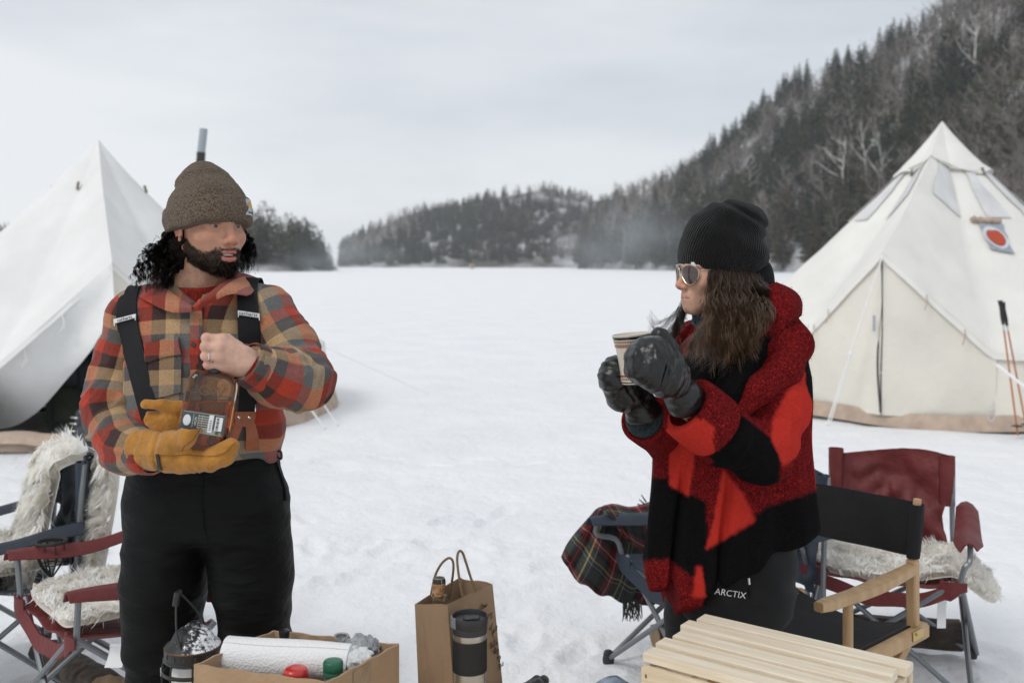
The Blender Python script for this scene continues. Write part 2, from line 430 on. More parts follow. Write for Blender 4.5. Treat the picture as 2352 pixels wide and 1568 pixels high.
az = np.linspace(0, 2 * PI, 361)[:-1]; az = np.concatenate([np.radians(np.linspace(-38, 38, 330)), np.radians(np.linspace(38, 322, 90))[1:-1]])
rr = np.concatenate([[0.05], np.linspace(.6, 12, 330), np.geomspace(12.1, 885, 80)])
A_, R_ = np.meshgrid(az, rr, indexing='ij'); X_ = R_ * np.sin(A_); Y_ = R_ * np.cos(A_)
V = np.stack([X_, Y_, snow_h(X_, Y_) + footprints(X_, Y_)], -1).reshape(-1, 3); na, nr = len(az), len(rr)
i, j = np.meshgrid(np.arange(na), np.arange(nr - 1), indexing='ij'); k = (i + 1) % na
F = np.stack([i * nr + j, k * nr + j, k * nr + j + 1, i * nr + j + 1], -1).reshape(-1, 4)[:, ::-1]
tag(link('snow_ground', np_mesh('snow_ground', V, F), M['snow']), kind='structure')

def hill_material(name, snow_amt, dark):
    m = bpy.data.materials.new(name); m.use_nodes = True; t = m.node_tree; b = t.nodes['Principled BSDF']; b.inputs['Roughness'].default_value = .95
    co = t.nodes.new('ShaderNodeTexCoord'); n = t.nodes.new('ShaderNodeTexNoise'); n.inputs['Scale'].default_value = .045; n.inputs['Detail'].default_value = 8; n.inputs['Roughness'].default_value = .68
    t.links.new(co.outputs['Object'], n.inputs['Vector'])
    r = t.nodes.new('ShaderNodeValToRGB'); e = r.color_ramp.elements
    e[0].position = .42; e[0].color = dark + (1,); e[1].position = .66 - snow_amt; e[1].color = (.60, .62, .66, 1)
    t.links.new(n.outputs['Fac'], r.inputs['Fac']); t.links.new(r.outputs['Color'], b.inputs['Base Color'])
    return m
SKY_PX = [-900, -100, 35, 120, 540, 650, 705, 742, 766, 790, 930, 1000, 1130, 1240, 1330, 1420, 1480, 1560, 1640, 1700, 1800, 1900, 2000, 2080, 2170, 2350, 2700, 3400]
SKY_Y = [500, 498, 505, 520, 482, 468, 510, 560, 592, 550, 482, 472, 442, 428, 436, 424, 408, 378, 322, 266, 196, 142, 96, 60, 0, -110, -200, -220]
def hill(name, px0, px1, foot, depth, tree_h, mtl, skyfix=None, pw=.85):
    pxs = np.arange(px0, px1 + 1, 16.0); ts = np.concatenate([[-.12], np.linspace(0, 1, 26), [1.25, 1.8]])
    def zfun(px, t):
        D0 = np.interp(px, foot[0], foot[1]); Dr = D0 + depth
        zr = EYE + (HY - np.interp(px, *(skyfix or (SKY_PX, SKY_Y)))) / FPX * Dr - tree_h * .8
        zr = np.maximum(zr, .4)
        z = zr * np.clip(t, 0, 1) ** pw * np.where(t > 1, np.clip(1.3 - .5 * t, .1, 1), 1)
        D = D0 + depth * t; x = (px - CX) / FPX * D
        z = z + .8 * vnoise(np.stack([x, D, 0 * x], -1), .07) * np.clip(t * 6, 0, 1)
        return x, D, np.where(t <= 0, -.6 + 5 * t, z + .05)
    PX, T = np.meshgrid(pxs, ts, indexing='ij'); x, y, z = zfun(PX, T)
    mb = MB(); mb.grid(np.stack([x, y, z], -1))
    tag(mb.build(name, mtl, angle=180), kind='structure')
    return zfun
HM1 = hill_material('woodland_floor', .0, (.075, .065, .055)); HM2 = hill_material('woodland_floor_snowy', -.01, (.085, .08, .07))
z_left = hill('wooded_hill', -900, 772, ([-900, 300, 650, 772], [185, 192, 198, 215]), 46, 8.0, HM1)
z_cent = hill('wooded_hill', 776, 1520, ([776, 1000, 1330, 1520], [455, 430, 420, 420]), 190, 8.5, HM2, ([776, 800, 930, 1000, 1130, 1240, 1330, 1420, 1520], [556, 535, 472, 462, 430, 414, 430, 446, 470]))
z_right = hill('wooded_hill', 1326, 3300, ([1326, 1500, 1800, 2100, 2400, 3300], [330, 250, 190, 140, 105, 75]), 128, 8.5, HM1, ([1326, 1335, 1420, 1480, 1560, 1640, 1700, 1800, 1900, 2000, 2080, 2170, 2350, 2700, 3400], [540, 500, 430, 408, 378, 322, 266, 196, 142, 96, 60, 0, -110, -200, -220]))

# ---- tree kinds: unit-height meshes, several of each; the copies share them
def bark(name, c): return mat(name, c, .95, var=.4, vscale=3)
M['bark'] = bark('bark', (.10, .085, .075)); M['pale_bark'] = bark('pale_bark', (.25, .235, .22)); M['birch_bark'] = mat('birch_bark', (.62, .60, .57), .8, var=.35, vscale=1.5)
def leafmat(name):
    return mat(name, (.05, .06, .04), .9, attr='Col', var=.35, vscale=.5, spec=.1)
M['needles'] = leafmat('needles'); M['twigs'] = mat('twigs', (.26, .235, .215), .95, var=.35, vscale=.6, spec=.1)
def leaf_tris(C, D, L, Wd, rng):
    n = len(C); S = np.cross(D, rng.normal(size=(n, 3))); S /= np.linalg.norm(S, axis=1, keepdims=True)
    return np.stack([C - S * Wd[:, None], C + S * Wd[:, None], C + D * L[:, None]], 1)
def conifer(seed, n, slim, kind):
    g = np.random.default_rng(seed); z = g.random(n) ** 1.25 * .9 + .08
    if kind == 'cedar': rad = slim * np.sin(np.clip((1.02 - z) * 2.6, 0, PI / 2)) ** .7 * np.where(z < .15, .8, 1)
    else: rad = slim * (1.02 - z) ** .85 * (.72 + .28 * np.sin(z * 60 + seed))
    a = g.random(n) * 2 * PI; lob = 1 + .25 * np.sin(a * 3 + seed + z * 9) ; q = g.random(n) ** .45
    r = rad * q * lob
    C = np.stack([r * np.cos(a), r * np.sin(a), z], 1)
    out = np.stack([np.cos(a), np.sin(a), 0 * a], 1)
    D = out * 1.0 + g.normal(size=(n, 3)) * .45 + np.array([0, 0, -.28 if kind != 'cedar' else .45]); D /= np.linalg.norm(D, axis=1, keepdims=True)
    tip = np.clip(1.15 - z, .15, 1); T = leaf_tris(C, D * np.where(z[:, None] > .85, [.5, .5, 1.0], 1) + np.where(z[:, None] > .85, [0, 0, .5], 0), (.05 + .05 * g.random(n)) * tip, (.012 + .016 * g.random(n)) * tip ** .7, g)
    base = {'fir': (.030, .044, .034), 'cedar': (.060, .064, .036), 'pine': (.034, .048, .030), 'rust': (.085, .070, .046)}[kind]
    c = np.array(base) * (.55 + .9 * g.random((n, 1))) * (1 + .1 * g.normal(size=(n, 3)))
    col = np.concatenate([np.clip(c, .005, 1), np.ones((n, 1))], 1).repeat(3, 0)
    return T.reshape(-1, 3), np.arange(n * 3).reshape(-1, 3), col
def trunk_vf(h, r, seed):
    g = np.random.default_rng(seed); mb = MB(); mb.tube([(0, 0, -.05), (g.normal() * .006, g.normal() * .006, h * .5), (0, 0, h)], [r, r * .7, r * .15], 5); return np.vstack(mb.V), mb.F
def bare(seed, limbs=9, spread=.3, thick=.014, twig=5, first=.28, sub=5, sides=3):
    g = np.random.default_rng(seed); P4 = []
    def seg(a, b, ra, rb): P4.append((a, b, ra, rb))
    top = np.array([g.normal() * .05, g.normal() * .05, .93]); mid = np.array([g.normal() * .03, g.normal() * .03, .5])
    seg(np.zeros(3) - [0, 0, .05], mid, thick, thick * .7); seg(mid, top, thick * .7, thick * .15)
    for i in range(limbs):
        t = first + (.9 - first) * (i + g.random()) / limbs; a = g.random() * 2 * PI; b0 = mid * t / .5 if t < .5 else mid + (top - mid) * (t - .5) / .43
        L = spread * (1.15 - t) * (1 + .5 * g.random()) + .08; up = .55 + .6 * g.random()
        d = unit([math.cos(a), math.sin(a), up]); b1 = b0 + d * L * .55; b2 = b1 + unit(d + [0, 0, .35] + g.normal(size=3) * .2) * L * .6
        seg(b0, b1, thick * .45, thick * .28); seg(b1, b2, thick * .28, thick * .1)
        for k in range(sub):
            u = g.random(); c0 = b0 + (b1 - b0) * u * 1.2 if u < .5 else b1 + (b2 - b1) * (u - .5) * 2
            e = unit(d + g.normal(size=3) * .6 + [0, 0, .4]); c1 = c0 + e * (.07 + .09 * g.random()); seg(c0, c1, thick * .16, thick * .07)
            for w in range(twig):
                f0 = c0 + (c1 - c0) * (.3 + .7 * g.random()); seg(f0, f0 + unit(e + g.normal(size=3) * .7) * (.04 + .06 * g.random()), thick * .08, thick * .05)
    pa = np.array([[s[0], s[1]] for s in P4]); ra = np.array([[s[2], s[3]] for s in P4])
    return strands(pa, ra, sides)
def to_mesh(name, V, F, col=None):
    m = np_mesh(name, V, F, False)
    if col is not None: set_attr(m, 'Col', col)
    return m
KIND = {}
for k, slim, n, cnt in (('fir', .23, 900, 4), ('cedar', .2, 1100, 4), ('pine', .27, 900, 3), ('rust', .21, 1000, 3)):
    for s in range(cnt):
        V, F, c = conifer(31 * s + len(k), n, slim * (1 + .12 * (s % 3 - 1)), k)
        KIND.setdefault(k, []).append((V, F, c, to_mesh('crown', V, F, c)))
for k, kw, cnt in (('maple', dict(limbs=13, spread=.32, thick=.017, twig=5, sub=6), 5), ('birch', dict(limbs=6, spread=.42, thick=.022, twig=2, first=.4, sub=3), 4)):
    for s in range(cnt):
        V, F = bare(77 * s + len(k), **kw); KIND.setdefault(k, []).append((V, F, None, to_mesh('crown', V, F)))
def trunk_mesh(h, r, s):
    mb = MB(); mb.tube([(0, 0, -.05), (.004, -.003, h * .5), (0, 0, h)], [r, r * .7, r * .12], 6); return mb.mesh('trunk')
TR = [trunk_mesh(.95, .016, 1), trunk_mesh(.9, .02, 2)]
for k, v in KIND.items():
    for q in v: q[3].materials.append(M['twigs'] if k == 'maple' else M['birch_bark'] if k == 'birch' else M['needles'])
for q in TR: q.materials.append(M['bark'])
NAMES = {'fir': 'fir_tree', 'cedar': 'cedar_tree', 'pine': 'pine_tree', 'rust': 'cedar_tree', 'maple': 'bare_tree', 'birch': 'birch_tree'}
def plant(kind, loc, h, label, group, cat='tree', wide=1.0, s=None, tilt=0.0):
    s = int(RNG.integers(len(KIND[kind]))) if s is None else s
    t = thing(NAMES[kind], label, cat, loc, RNG.random() * 6.28, group); t.scale = (h * wide, h * wide, h)
    t.rotation_euler.x = tilt
    c = bpy.data.objects.new('crown', KIND[kind][s][3]); COL.objects.link(c); c.parent = t
    if kind not in ('maple', 'birch'):
        k = bpy.data.objects.new('trunk', TR[s % 2]); COL.objects.link(k); k.parent = t
    return t
def merged(name, items, mats):
    Vs = []; F3 = []; F4 = []; C = []; m3 = []; m4 = []; n = 0
    for kind, loc, h, w in items:
        V, F, c, _ = KIND[kind][int(RNG.integers(len(KIND[kind])))]
        a = RNG.random() * 6.28; Rz = np.array([[math.cos(a), -math.sin(a), 0], [math.sin(a), math.cos(a), 0], [0, 0, 1]])
        if kind == 'maple': sel = F
        else: sel = F
        Vs.append((V @ Rz.T) * np.array([h * w, h * w, h]) + loc)
        (F3 if F.shape[1] == 3 else F4).append(F + n); (m3 if F.shape[1] == 3 else m4).append(np.full(len(F), 1 if kind in ('maple',) else 2 if kind == 'birch' else 0))
        C.append(c if c is not None else np.full((len(V), 4), .15)); n += len(V)
    groups = ([np.concatenate(F3)] if F3 else []) + ([np.concatenate(F4)] if F4 else [])
    m = np_mesh(name, np.vstack(Vs), groups, False); set_attr(m, 'Col', np.vstack(C))
    for q in mats: m.materials.append(q)
    m.polygons.foreach_set('material_index', np.concatenate(m3 + m4).astype(np.int32))
    return tag(link(name, m), kind='stuff')
def thin(kind, frac):           # a lighter version of each kind for the far wood
    for V, F, c, m in list(KIND[kind]):
        g = np.random.default_rng(5); n = int(len(F) * frac); sel = g.permutation(len(F))[:n] if F.shape[1] == 3 else np.arange(n)
        if F.shape[1] == 3:
            T = V[F[sel]].copy(); ce = T.mean(1, keepdims=True); T = ce + (T - ce) * (1 / frac) ** .42
            KIND.setdefault(kind + '_far', []).append((T.reshape(-1, 3), np.arange(n * 3).reshape(-1, 3), c[F[sel]].reshape(-1, 4), m))
for k in ('fir', 'cedar', 'pine', 'rust'): thin(k, .2)
for s in range(5):
    V, F = bare(900 + s, limbs=8, spread=.34, thick=.027, twig=2, sub=4, sides=2); KIND.setdefault('maple_far', []).append((V, F, None, None))
def scatter(zf, n, px0, px1, t0, t1, seed):
    g = np.random.default_rng(seed); px = g.uniform(px0, px1, n); t = g.uniform(t0, t1, n)
    x, y, z = zf(px, t); return px, t, np.stack([x, y, z], 1), g
FMATS = [M['needles'], M['twigs'], M['birch_bark']]
def wood(zf, n, px0, px1, seed, hmin, hmax, conif, name, t1=1.04):
    px, t, P, g = scatter(zf, n, px0, px1, .02, t1, seed); patch = vnoise(P * np.array([1, 1, 0]), .028, seed) + .35 * g.normal(size=n); items = []
    for i in range(n):
        if patch[i] < conif: k = ('fir_far', 'pine_far', 'cedar_far')[int(g.integers(3))]
        elif patch[i] < conif + .12: k = 'rust_far'
        else: k = 'maple_far'
        h = g.uniform(hmin, hmax) * (1.12 if 'fir' in k else 1)
        items.append((k, P[i] - [0, 0, .2], h, 1.25 if 'maple' in k else 1.1))
    for i, it in enumerate(items): items[i] = it
    def kindmap(k): return 'maple' if k.startswith('maple') else 'fir'
    Vs = []
    # material index needs the plain kind: maple limbs use the twig material
    return merged_far(name, items)
def merged_far(name, items):
    Vs = []; F3 = []; F4 = []; C = []; n = 0
    A = [[], []]
    order = [it for it in items if not it[0].startswith('maple')] + [it for it in items if it[0].startswith('maple')]
    for kind, loc, h, w in order:
        q = KIND[kind]; V, F, c, _ = q[int(RNG.integers(len(q)))]
        a = RNG.random() * 6.28; Rz = np.array([[math.cos(a), -math.sin(a), 0], [math.sin(a), math.cos(a), 0], [0, 0, 1]])
        Vs.append((V @ Rz.T) * np.array([h * w, h * w, h]) + loc); (F3 if F.shape[1] == 3 else F4).append(F + n)
        C.append(c if c is not None else np.full((len(V), 4), .15)); n += len(V)
    gs = [np.concatenate(q) for q in (F3, F4) if q]
    m = np_mesh(name, np.vstack(Vs), gs, False); set_attr(m, 'Col', np.vstack(C)); m.materials.append(M['needles']); m.materials.append(M['twigs'])
    n3 = sum(len(q) for q in F3); idx = np.ones(len(m.polygons), np.int32); idx[:n3] = 0; m.polygons.foreach_set('material_index', idx)
    return tag(link(name, m), kind='stuff')
wood(z_right, 1900, 1335, 2750, 3, 6.5, 9.5, -.30, 'distant_forest')
wood(z_cent, 1500, 782, 1500, 5, 5.5, 8, -.12, 'distant_forest')
wood(z_left, 220, -700, 745, 6, 6.5, 9, .35, 'distant_forest')
# the trees that stand out one by one
px, t, P, g = scatter(z_right, 150, 1345, 2620, .0, .16, 41)
for i in range(len(px)):
    u = g.random(); k = 'rust' if u < .3 else 'cedar' if u < .55 else 'fir' if u < .68 else 'maple'
    h = min(17, P[i][1] / FPX * 150 * g.uniform(.7, 1.08)) if k != 'maple' else g.uniform(8, 11.5)
    lab = {'rust': 'brownish cedar standing in the front row of the right hillside wood', 'cedar': 'olive green cedar standing in the front row of the right hillside wood',
           'fir': 'dark pointed fir standing in the front row of the right hillside wood', 'maple': 'leafless grey brown tree in the front row of the right hillside wood'}[k]
    plant(k, P[i] - [0, 0, .15], h, lab, {'rust': 'brownish cedars', 'cedar': 'olive cedars', 'fir': 'dark firs', 'maple': 'leafless trees'}[k] + ' along the foot of the right hill', wide=1.1)
px, t, P, g = scatter(z_right, 70, 1560, 2420, .9, 1.03, 43)
for i in range(len(px)):
    k = 'fir' if g.random() < .8 else 'pine'
    plant(k, P[i] - [0, 0, .2], g.uniform(8, 12), {'fir': 'dark spired fir on the skyline of the right hill', 'pine': 'dark bushy pine on the skyline of the right hill'}[k], {'fir': 'firs', 'pine': 'pines'}[k] + ' along the skyline of the right hill', wide=1.0)
def on_right(px, t):
    x, y, z = z_right(np.array([float(px)]), np.array([float(t)])); return np.array([x[0], y[0], z[0]])
for px_, t_, h_, s_, wd, lab in ((1938, .16, 13, 0, 1.0, 'white birch with a fan of bare limbs, leaning left above the right tent roof'), (1990, .20, 13, 1, .8, 'white birch with a forked top, between the leaning birch and the tent'),
                              (2022, .13, 12.5, 2, .8, 'slim white birch closest to the left slope of the right tent roof'), (2235, .42, 15, 3, .9, 'tall white birch standing high above the right tent peak'),
                              (2130, .62, 11, 0, .8, 'pale birch high on the hill left of the tall birch'), (1718, .28, 11, 1, .9, 'pale grey birch on the slope behind the black hat'), (1835, .6, 10, 2, .8, 'small pale birch midway up the slope under the skyline')):
    plant('birch', on_right(px_, t_), h_, lab, 'pale birches on the right hill', wide=wd, s=s_, tilt=0)
for px_, t_, h_, k, wd, lab in ((2330, .12, 15, 'cedar', 1.25, 'big dark olive cedar at the right edge behind the tent'), (2260, .2, 13, 'cedar', 1.2, 'dark olive cedar just left of the biggest cedar behind the tent'),
                                (2120, .22, 12, 'rust', 1.3, 'round brown cedar rising straight behind the right tent peak'), (1508, .02, 13.5, 'cedar', 1.0, 'tall pointed cedar on the shore left of the black hat'),
                                (1340, .0, 14, 'rust', .8, 'brown cedar at the left end of the right shore row')):
    plant(k, on_right(px_, t_), h_, lab, wide=wd, group=None)
for k in range(9): plant('rust' if k % 3 else 'cedar', on_right(1333 + 6 * k + 3 * RNG.random(), .02 + .05 * (k % 4)), 11 + 5 * RNG.random(), 'brown cedar in the clump at the left end of the right shore', 'cedars at the left end of the right shore', wide=.85)
for px_, D_, h_ in ((755, 212, 6.4),):
    plant('pine', (W(px_, HY, D_)[0], D_, -.1), h_, 'lone ragged pine standing at the right tip of the left island', None, wide=1.0)
px, t, P, g = scatter(z_left, 46, -250, 738, .0, .3, 47)
for i in range(len(px)):
    k = 'pine' if g.random() < .6 else 'maple' if g.random() < .5 else 'fir'
    plant(k, P[i] - [0, 0, .1], g.uniform(6.5, 9.5) , {'pine': 'dark pine in the front row of the low island wood on the left', 'fir': 'dark fir in the front row of the low island wood on the left', 'maple': 'leafless tree in the front row of the low island wood on the left'}[k],
          {'pine': 'pines', 'fir': 'firs', 'maple': 'leafless trees'}[k] + ' along the island shore', wide=1.15)
# tiny tan ice-fishing hut far out on the lake
hut = thing('ice_hut', 'tiny tan ice fishing hut far out on the frozen lake', 'hut', (W(1084, HY, 330)[0], 330, 0), .2)
M['hut_tan'] = mat('hut_tan', (.50, .36, .25), .8, var=.2)
mb = MB(); mb.box((0, 0, .85), (1.5, 1.3, 1.7), bev=.03); mb.build('wall', M['hut_tan'], hut)
mb = MB(); mb.rings([[(-.9, -.8, 1.7), (.9, -.8, 1.7), (0, -.8, 2.1)], [(-.9, .8, 1.7), (.9, .8, 1.7), (0, .8, 2.1)]]); mb.build('roof', M['bark'], hut)
mb = MB(); mb.box((.1, -.68, .75), (.6, .05, 1.3)); mb.build('door', M['pale_bark'], hut)
# ================================================================ bell tents
def canvas_mat(name, col):
    m = mat(name, col, .85, bump=.5, bscale=2.2, var=.10, vscale=1.6, spec=.15)
    return m
M['canvas'] = canvas_mat('canvas', (.77, .755, .715)); M['canvas_white'] = canvas_mat('canvas_white', (.78, .78, .765)); M['canvas_door'] = canvas_mat('canvas_door', (.73, .695, .62))
M['screen_mesh'] = mat('screen_mesh', (.64, .64, .64), .8, var=.2, vscale=5, stretch=(1, 1, .2)); M['sod'] = mat('sod', (.46, .355, .28), .8, bump=.5, bscale=6, var=.25)
M['rope'] = mat('rope', (.80, .80, .80), .8); M['jack_grey'] = mat('jack_grey', (.30, .34, .38), .6); M['jack_silver'] = mat('jack_silver', (.72, .74, .78), .35, metal=.6); M['jack_red'] = mat('jack_red', (.42, .065, .03), .8)
M['toggle'] = mat('toggle', (.16, .13, .08), .7); M['black_gap'] = mat('black_gap', (.045, .043, .04), .9); M['ring_steel'] = mat('ring_steel', (.6, .6, .62), .3, metal=1)
def bell_tent(label, C, zt, r0, zw, dirv, phi, rdoor, zdoor, roofmat, cap_r, cap_z, windows, mirror=1):
    t = thing('bell_tent', label, 'tent', (C[0], C[1], 0))
    th = math.atan2(dirv[1], dirv[0]); T = np.array([0, 0, zt])
    n = 144; ang = th + np.concatenate([np.linspace(-phi, phi, 25)[:-1], np.linspace(phi, 2 * PI - phi, n)[:-1]])
    A = np.array([rdoor * math.cos(th), rdoor * math.sin(th), zdoor]); CL = np.array([r0 * math.cos(th - phi), r0 * math.sin(th - phi), zw]); CR = np.array([r0 * math.cos(th + phi), r0 * math.sin(th + phi), zw])
    E = []; door = []
    for k, a in enumerate(ang):
        if k < 24:
            u = (k / 24) * 2; p = CL + (A - CL) * u if u <= 1 else A + (CR - A) * (u - 1); door.append(p); E.append(p)
        else:
            sc = 1 - .012 * abs(math.sin((a - th) * 6)); E.append(np.array([r0 * sc * math.cos(a), r0 * sc * math.sin(a), zw + .03 * abs(math.sin((a - th) * 6))]))
    door.append(CR); E = np.array(E)
    rings = []
    for s in np.concatenate([[.004], np.linspace(.03, 1, 26)]):
        q = T + (E - T) * s
        sag = -.10 * np.sin(PI * s ** .8) * (1 if True else 0)
        nrm = np.stack([np.cos(ang), np.sin(ang), np.full(len(ang), .9)], 1) / 1.35
        wob = .020 * vnoise(q * np.array([1, 1, .6]) + C[0], 1.7) + .008 * vnoise(q, 5.0)
        seam = -.018 * np.abs(np.sin((ang - th) * 6)) * s
        q = q + nrm * (sag + (wob + seam) * min(1, s * 2))[:, None]
        rings.append(q)
    mb = MB(); mb.rings(rings, True, False); mb.build('roof', roofmat, t, angle=70)
    # hem drip edge along the eave and round the door arch
    mb = MB(); hem = rings[-1] * np.array([1.003, 1.003, 1]); mb.rings([hem + [0, 0, .012], hem * np.array([1.004, 1.004, 1]) - [0, 0, .055]], True, False); mb.build('eave_hem', roofmat, t)
    # wall
    w = ang[23:]; w = np.linspace(th + phi, th + 2 * PI - phi, 120); P = []
    for z, k in ((zw - .02, .985), (.5 * zw, 1.0), (.14, 1.02)):
        rr_ = r0 * k + .02 * np.sin(w * 29) * (1 - z); P.append(np.stack([rr_ * np.cos(w), rr_ * np.sin(w), np.full(len(w), z)], 1))
    mb = MB(); mb.grid(P); mb.build('wall', M['canvas_door'], t, angle=70)
    w2 = np.linspace(0, 2 * PI, 150); mb = MB()
    mb.rings([np.stack([(r0 * 1.02 + dx + .015 * np.sin(w2 * 11)) * np.cos(w2), (r0 * 1.02 + dx + .015 * np.sin(w2 * 11)) * np.sin(w2), np.full(150, z) + .02 * np.sin(w2 * 7)], 1)[:-1] for dx, z in ((0, .15), (.025, .09), (.05, .0))], True, False); mb.build('sod_cloth', M['sod'], t)
    # cap with drooping points
    rc = []; ncap = int(np.argmax([np.hypot(r[60, 0], r[60, 1]) > cap_r for r in rings])); cap_r = float(np.hypot(rings[ncap][60, 0], rings[ncap][60, 1])); cap_z = float(rings[ncap][60, 2]) + .02
    for k in range(ncap + 1):
        e = k / ncap; rc.append(rings[k] * np.array([1 + (.03 * e + .05 * e ** 4) * (1 if windows else .35)] * 2 + [1]) + np.array([0, 0, (.045 - .02 * e) * (1 if windows else .8)]))
    rc[-1] = rc[-1] + np.stack([0 * ang, 0 * ang, (-.03 * np.cos((ang - th) * 6 + .4) - .01) * (1 if windows else 0)], 1)
    mb = MB(); mb.rings(rc, True, True) ; windows and mb.build('peak_cap', roofmat, t, angle=80)
    for k in range(4):
        a = th + k * PI / 2 + PI / 4 + .35; mb = MB(); mb.tube([(cap_r * 1.04 * math.cos(a), cap_r * 1.04 * math.sin(a), cap_z + .035), (cap_r * 1.04 * math.cos(a) * 1.05, cap_r * 1.04 * math.sin(a) * 1.05, cap_z - .045)], .014, 6); mb.build('toggle', M['toggle'], t)
    # screened vents between the seams
    def roof_pt(a, s):
        a0 = ang[np.argmin(np.abs((ang - a + PI) % (2 * PI) - PI))]; k = int(np.argmin(np.abs((ang - a + PI) % (2 * PI) - PI)))
        ss = np.concatenate([[.004], np.linspace(.03, 1, 26)]); f = np.interp(s, ss, np.arange(27)); i0 = min(int(f), 25)
        return rings[i0][k] * (1 - f + i0) + rings[i0 + 1][k] * (f - i0)
    if windows:
        for k in range(12):
            a = th + (k + .5) * PI / 6; mb = MB(); g_ = []
            for s in np.linspace(.20, .44, 8):
                hw = PI / 12 * (.36 + .22 * (s - .2) / .3); rw = []
                for b in np.linspace(-hw, hw, 6):
                    p = roof_pt(a + b, s) + np.array([math.cos(a), math.sin(a), 1]) * .012; rw.append(p)
                g_.append(rw)
            mb.grid(g_, .006); mb.build('vent_screen', M['screen_mesh'], t)
    return t, door, A, rings, ang, roof_pt, th
# right tent, closed door
tr, door, A, rings, ang, rpt, th = bell_tent('cream bell tent with closed zipped door and mesh vents, on the right', (5.24, 12.13), 3.30, 2.62, .72, (-.576, -.817), math.radians(22), 2.72, 1.71, M['canvas'], .50, 2.80, True)
def door_panel(t, pts, th, name, inset=.03, tilt=.06):
    g_ = []; out = np.array([math.cos(th), math.sin(th), 0])
    for u in np.linspace(0, 1, 18):
        row = []
        for p in pts:
            b = np.array([p[0], p[1], .10]); q = p * (1 - u) + b * u + out * (-inset + tilt * u * (p[2] / 1.7)) + out * .02 * vnoise(np.array([[p[0] * 3, p[1] * 3, u * 2.0]]), 1.3)[0] + out * .03 * math.sin(u * PI) * vnoise(np.array([[p[0], p[1], u]]), 2.2)[0]; row.append(q)
        g_.append(row)
    mb = MB(); mb.grid(g_); return mb.build(name, M['canvas_door'], t, angle=80)
def fine(pts, n):
    P = np.asarray(pts); s = np.linspace(0, len(P) - 1, n); i = np.minimum(s.astype(int), len(P) - 2); return [P[a] * (1 - (b - a)) + P[a + 1] * (b - a) for a, b in zip(i, s)]
door = np.array(door)
door_panel(tr, fine(door[:13], 16), th, 'door_flap'); door_panel(tr, fine(door[12:] + np.array([.012, -.004, 0]), 16), th, 'door_flap')
out = np.array([math.cos(th), math.sin(th), 0]); side = np.array([-math.sin(th), math.cos(th), 0])
mb = MB(); mb.grid([[A + out * (.02 + .05 * u) + side * s_ * (.003 + .007 * (u > .55)) + np.array([.02 * math.sin(u * 7), 0, -.06 - 1.52 * u]) for s_ in (-1, 1)] for u in np.linspace(0, 1, 24)], .004); mb.build('zip_gap', M['black_gap'], tr)
mb = MB(); mb.grid([[A + out * .045 + side * (-.055 + s_ * .012) + np.array([0, 0, -.62 - .16 * u]) for s_ in (-1, 1)] for u in (0, 1)], .004); mb.build('label_patch', M['jack_grey'], tr)
for k, s_ in ((5, -1), (17, 1), (21, 1), (3, -1)):
    p = door[k]; mb = MB(); mb.tube([p + out * .03, p + out * .05 + [.01, 0, -.07], p + out * .05 + [-.015, 0, -.15]], .006, 5); mb.build('door_tie', M['sod'], tr)
# stove-pipe opening sewn into the roof
def on_roof(px, py, C, rpt, off=.02):
    best = None
    for a in np.linspace(th - 1.2, th + 1.6, 140):
        for s in np.linspace(.25, .95, 60):
            p = rpt(a, s) + np.array([C[0], C[1], 0]); X = CX + p[0] / p[1] * FPX; Z = HY - (p[2] - EYE) / p[1] * FPX; d = (X - px) ** 2 + (Z - py) ** 2
            if best is None or d < best[0]: best = (d, a, s)
    return best[1], best[2]
C_R = np.array([5.24, 12.13, 0])
def patch(corners, name, mtl, off, nn=6):
    q = [on_roof(*c, C_R, rpt) for c in corners]; g_ = []
    for u in np.linspace(0, 1, nn):
        row = []
        for v in np.linspace(0, 1, nn):
            a = (q[0][0] * (1 - v) + q[1][0] * v) * (1 - u) + (q[3][0] * (1 - v) + q[2][0] * v) * u; s = (q[0][1] * (1 - v) + q[1][1] * v) * (1 - u) + (q[3][1] * (1 - v) + q[2][1] * v) * u
            row.append(rpt(a, s) + np.array([math.cos(a), math.sin(a), 1]) * off)
        g_.append(row)
    mb = MB(); mb.grid(g_, .006); return mb.build(name, mtl, tr), q
jack, q = patch([(2246, 516), (2300, 518), (2328, 584), (2272, 578)], 'stove_jack', M['jack_grey'], .018)
def ell_patch(c, ax, ay, rot, name, mtl, off, shape=lambda t: 1.0):
    g_ = []; a0, s0 = on_roof(c[0], c[1], C_R, rpt); o = rpt(a0, s0); nrm = unit(np.cross(rpt(a0 + .05, s0) - o, rpt(a0, s0 + .03) - o)); nrm = nrm if nrm[2] > 0 else -nrm
    sx, sy, _ = frame(nrm); sx = unit(np.cross([0, 0, 1], nrm)); sy = np.cross(nrm, sx); k = (C_R + o)[1] / FPX
    tt = np.linspace(0, 2 * PI, 41)[:-1]; rim = np.array([o + nrm * off + (math.cos(a + 0) * ax * sx + math.sin(a) * ay * 1.35 * sy) * k * shape(a) for a in tt])
    mb = MB(); mb.rings([rim, rim + nrm * .006 ]); return mb.build(name, mtl, tr)
ell_patch((2289, 549), 25, 30, 0, 'jack_ring', M['jack_silver'], .028)
ell_patch((2288, 552), 19, 23, 0, 'jack_cover', M['jack_red'], .038, lambda a: 1 - .28 * max(0, math.sin(a)) ** 6)
a_, s_ = on_roof(2238, 506, C_R, rpt); b_, t_ = on_roof(2302, 512, C_R, rpt)
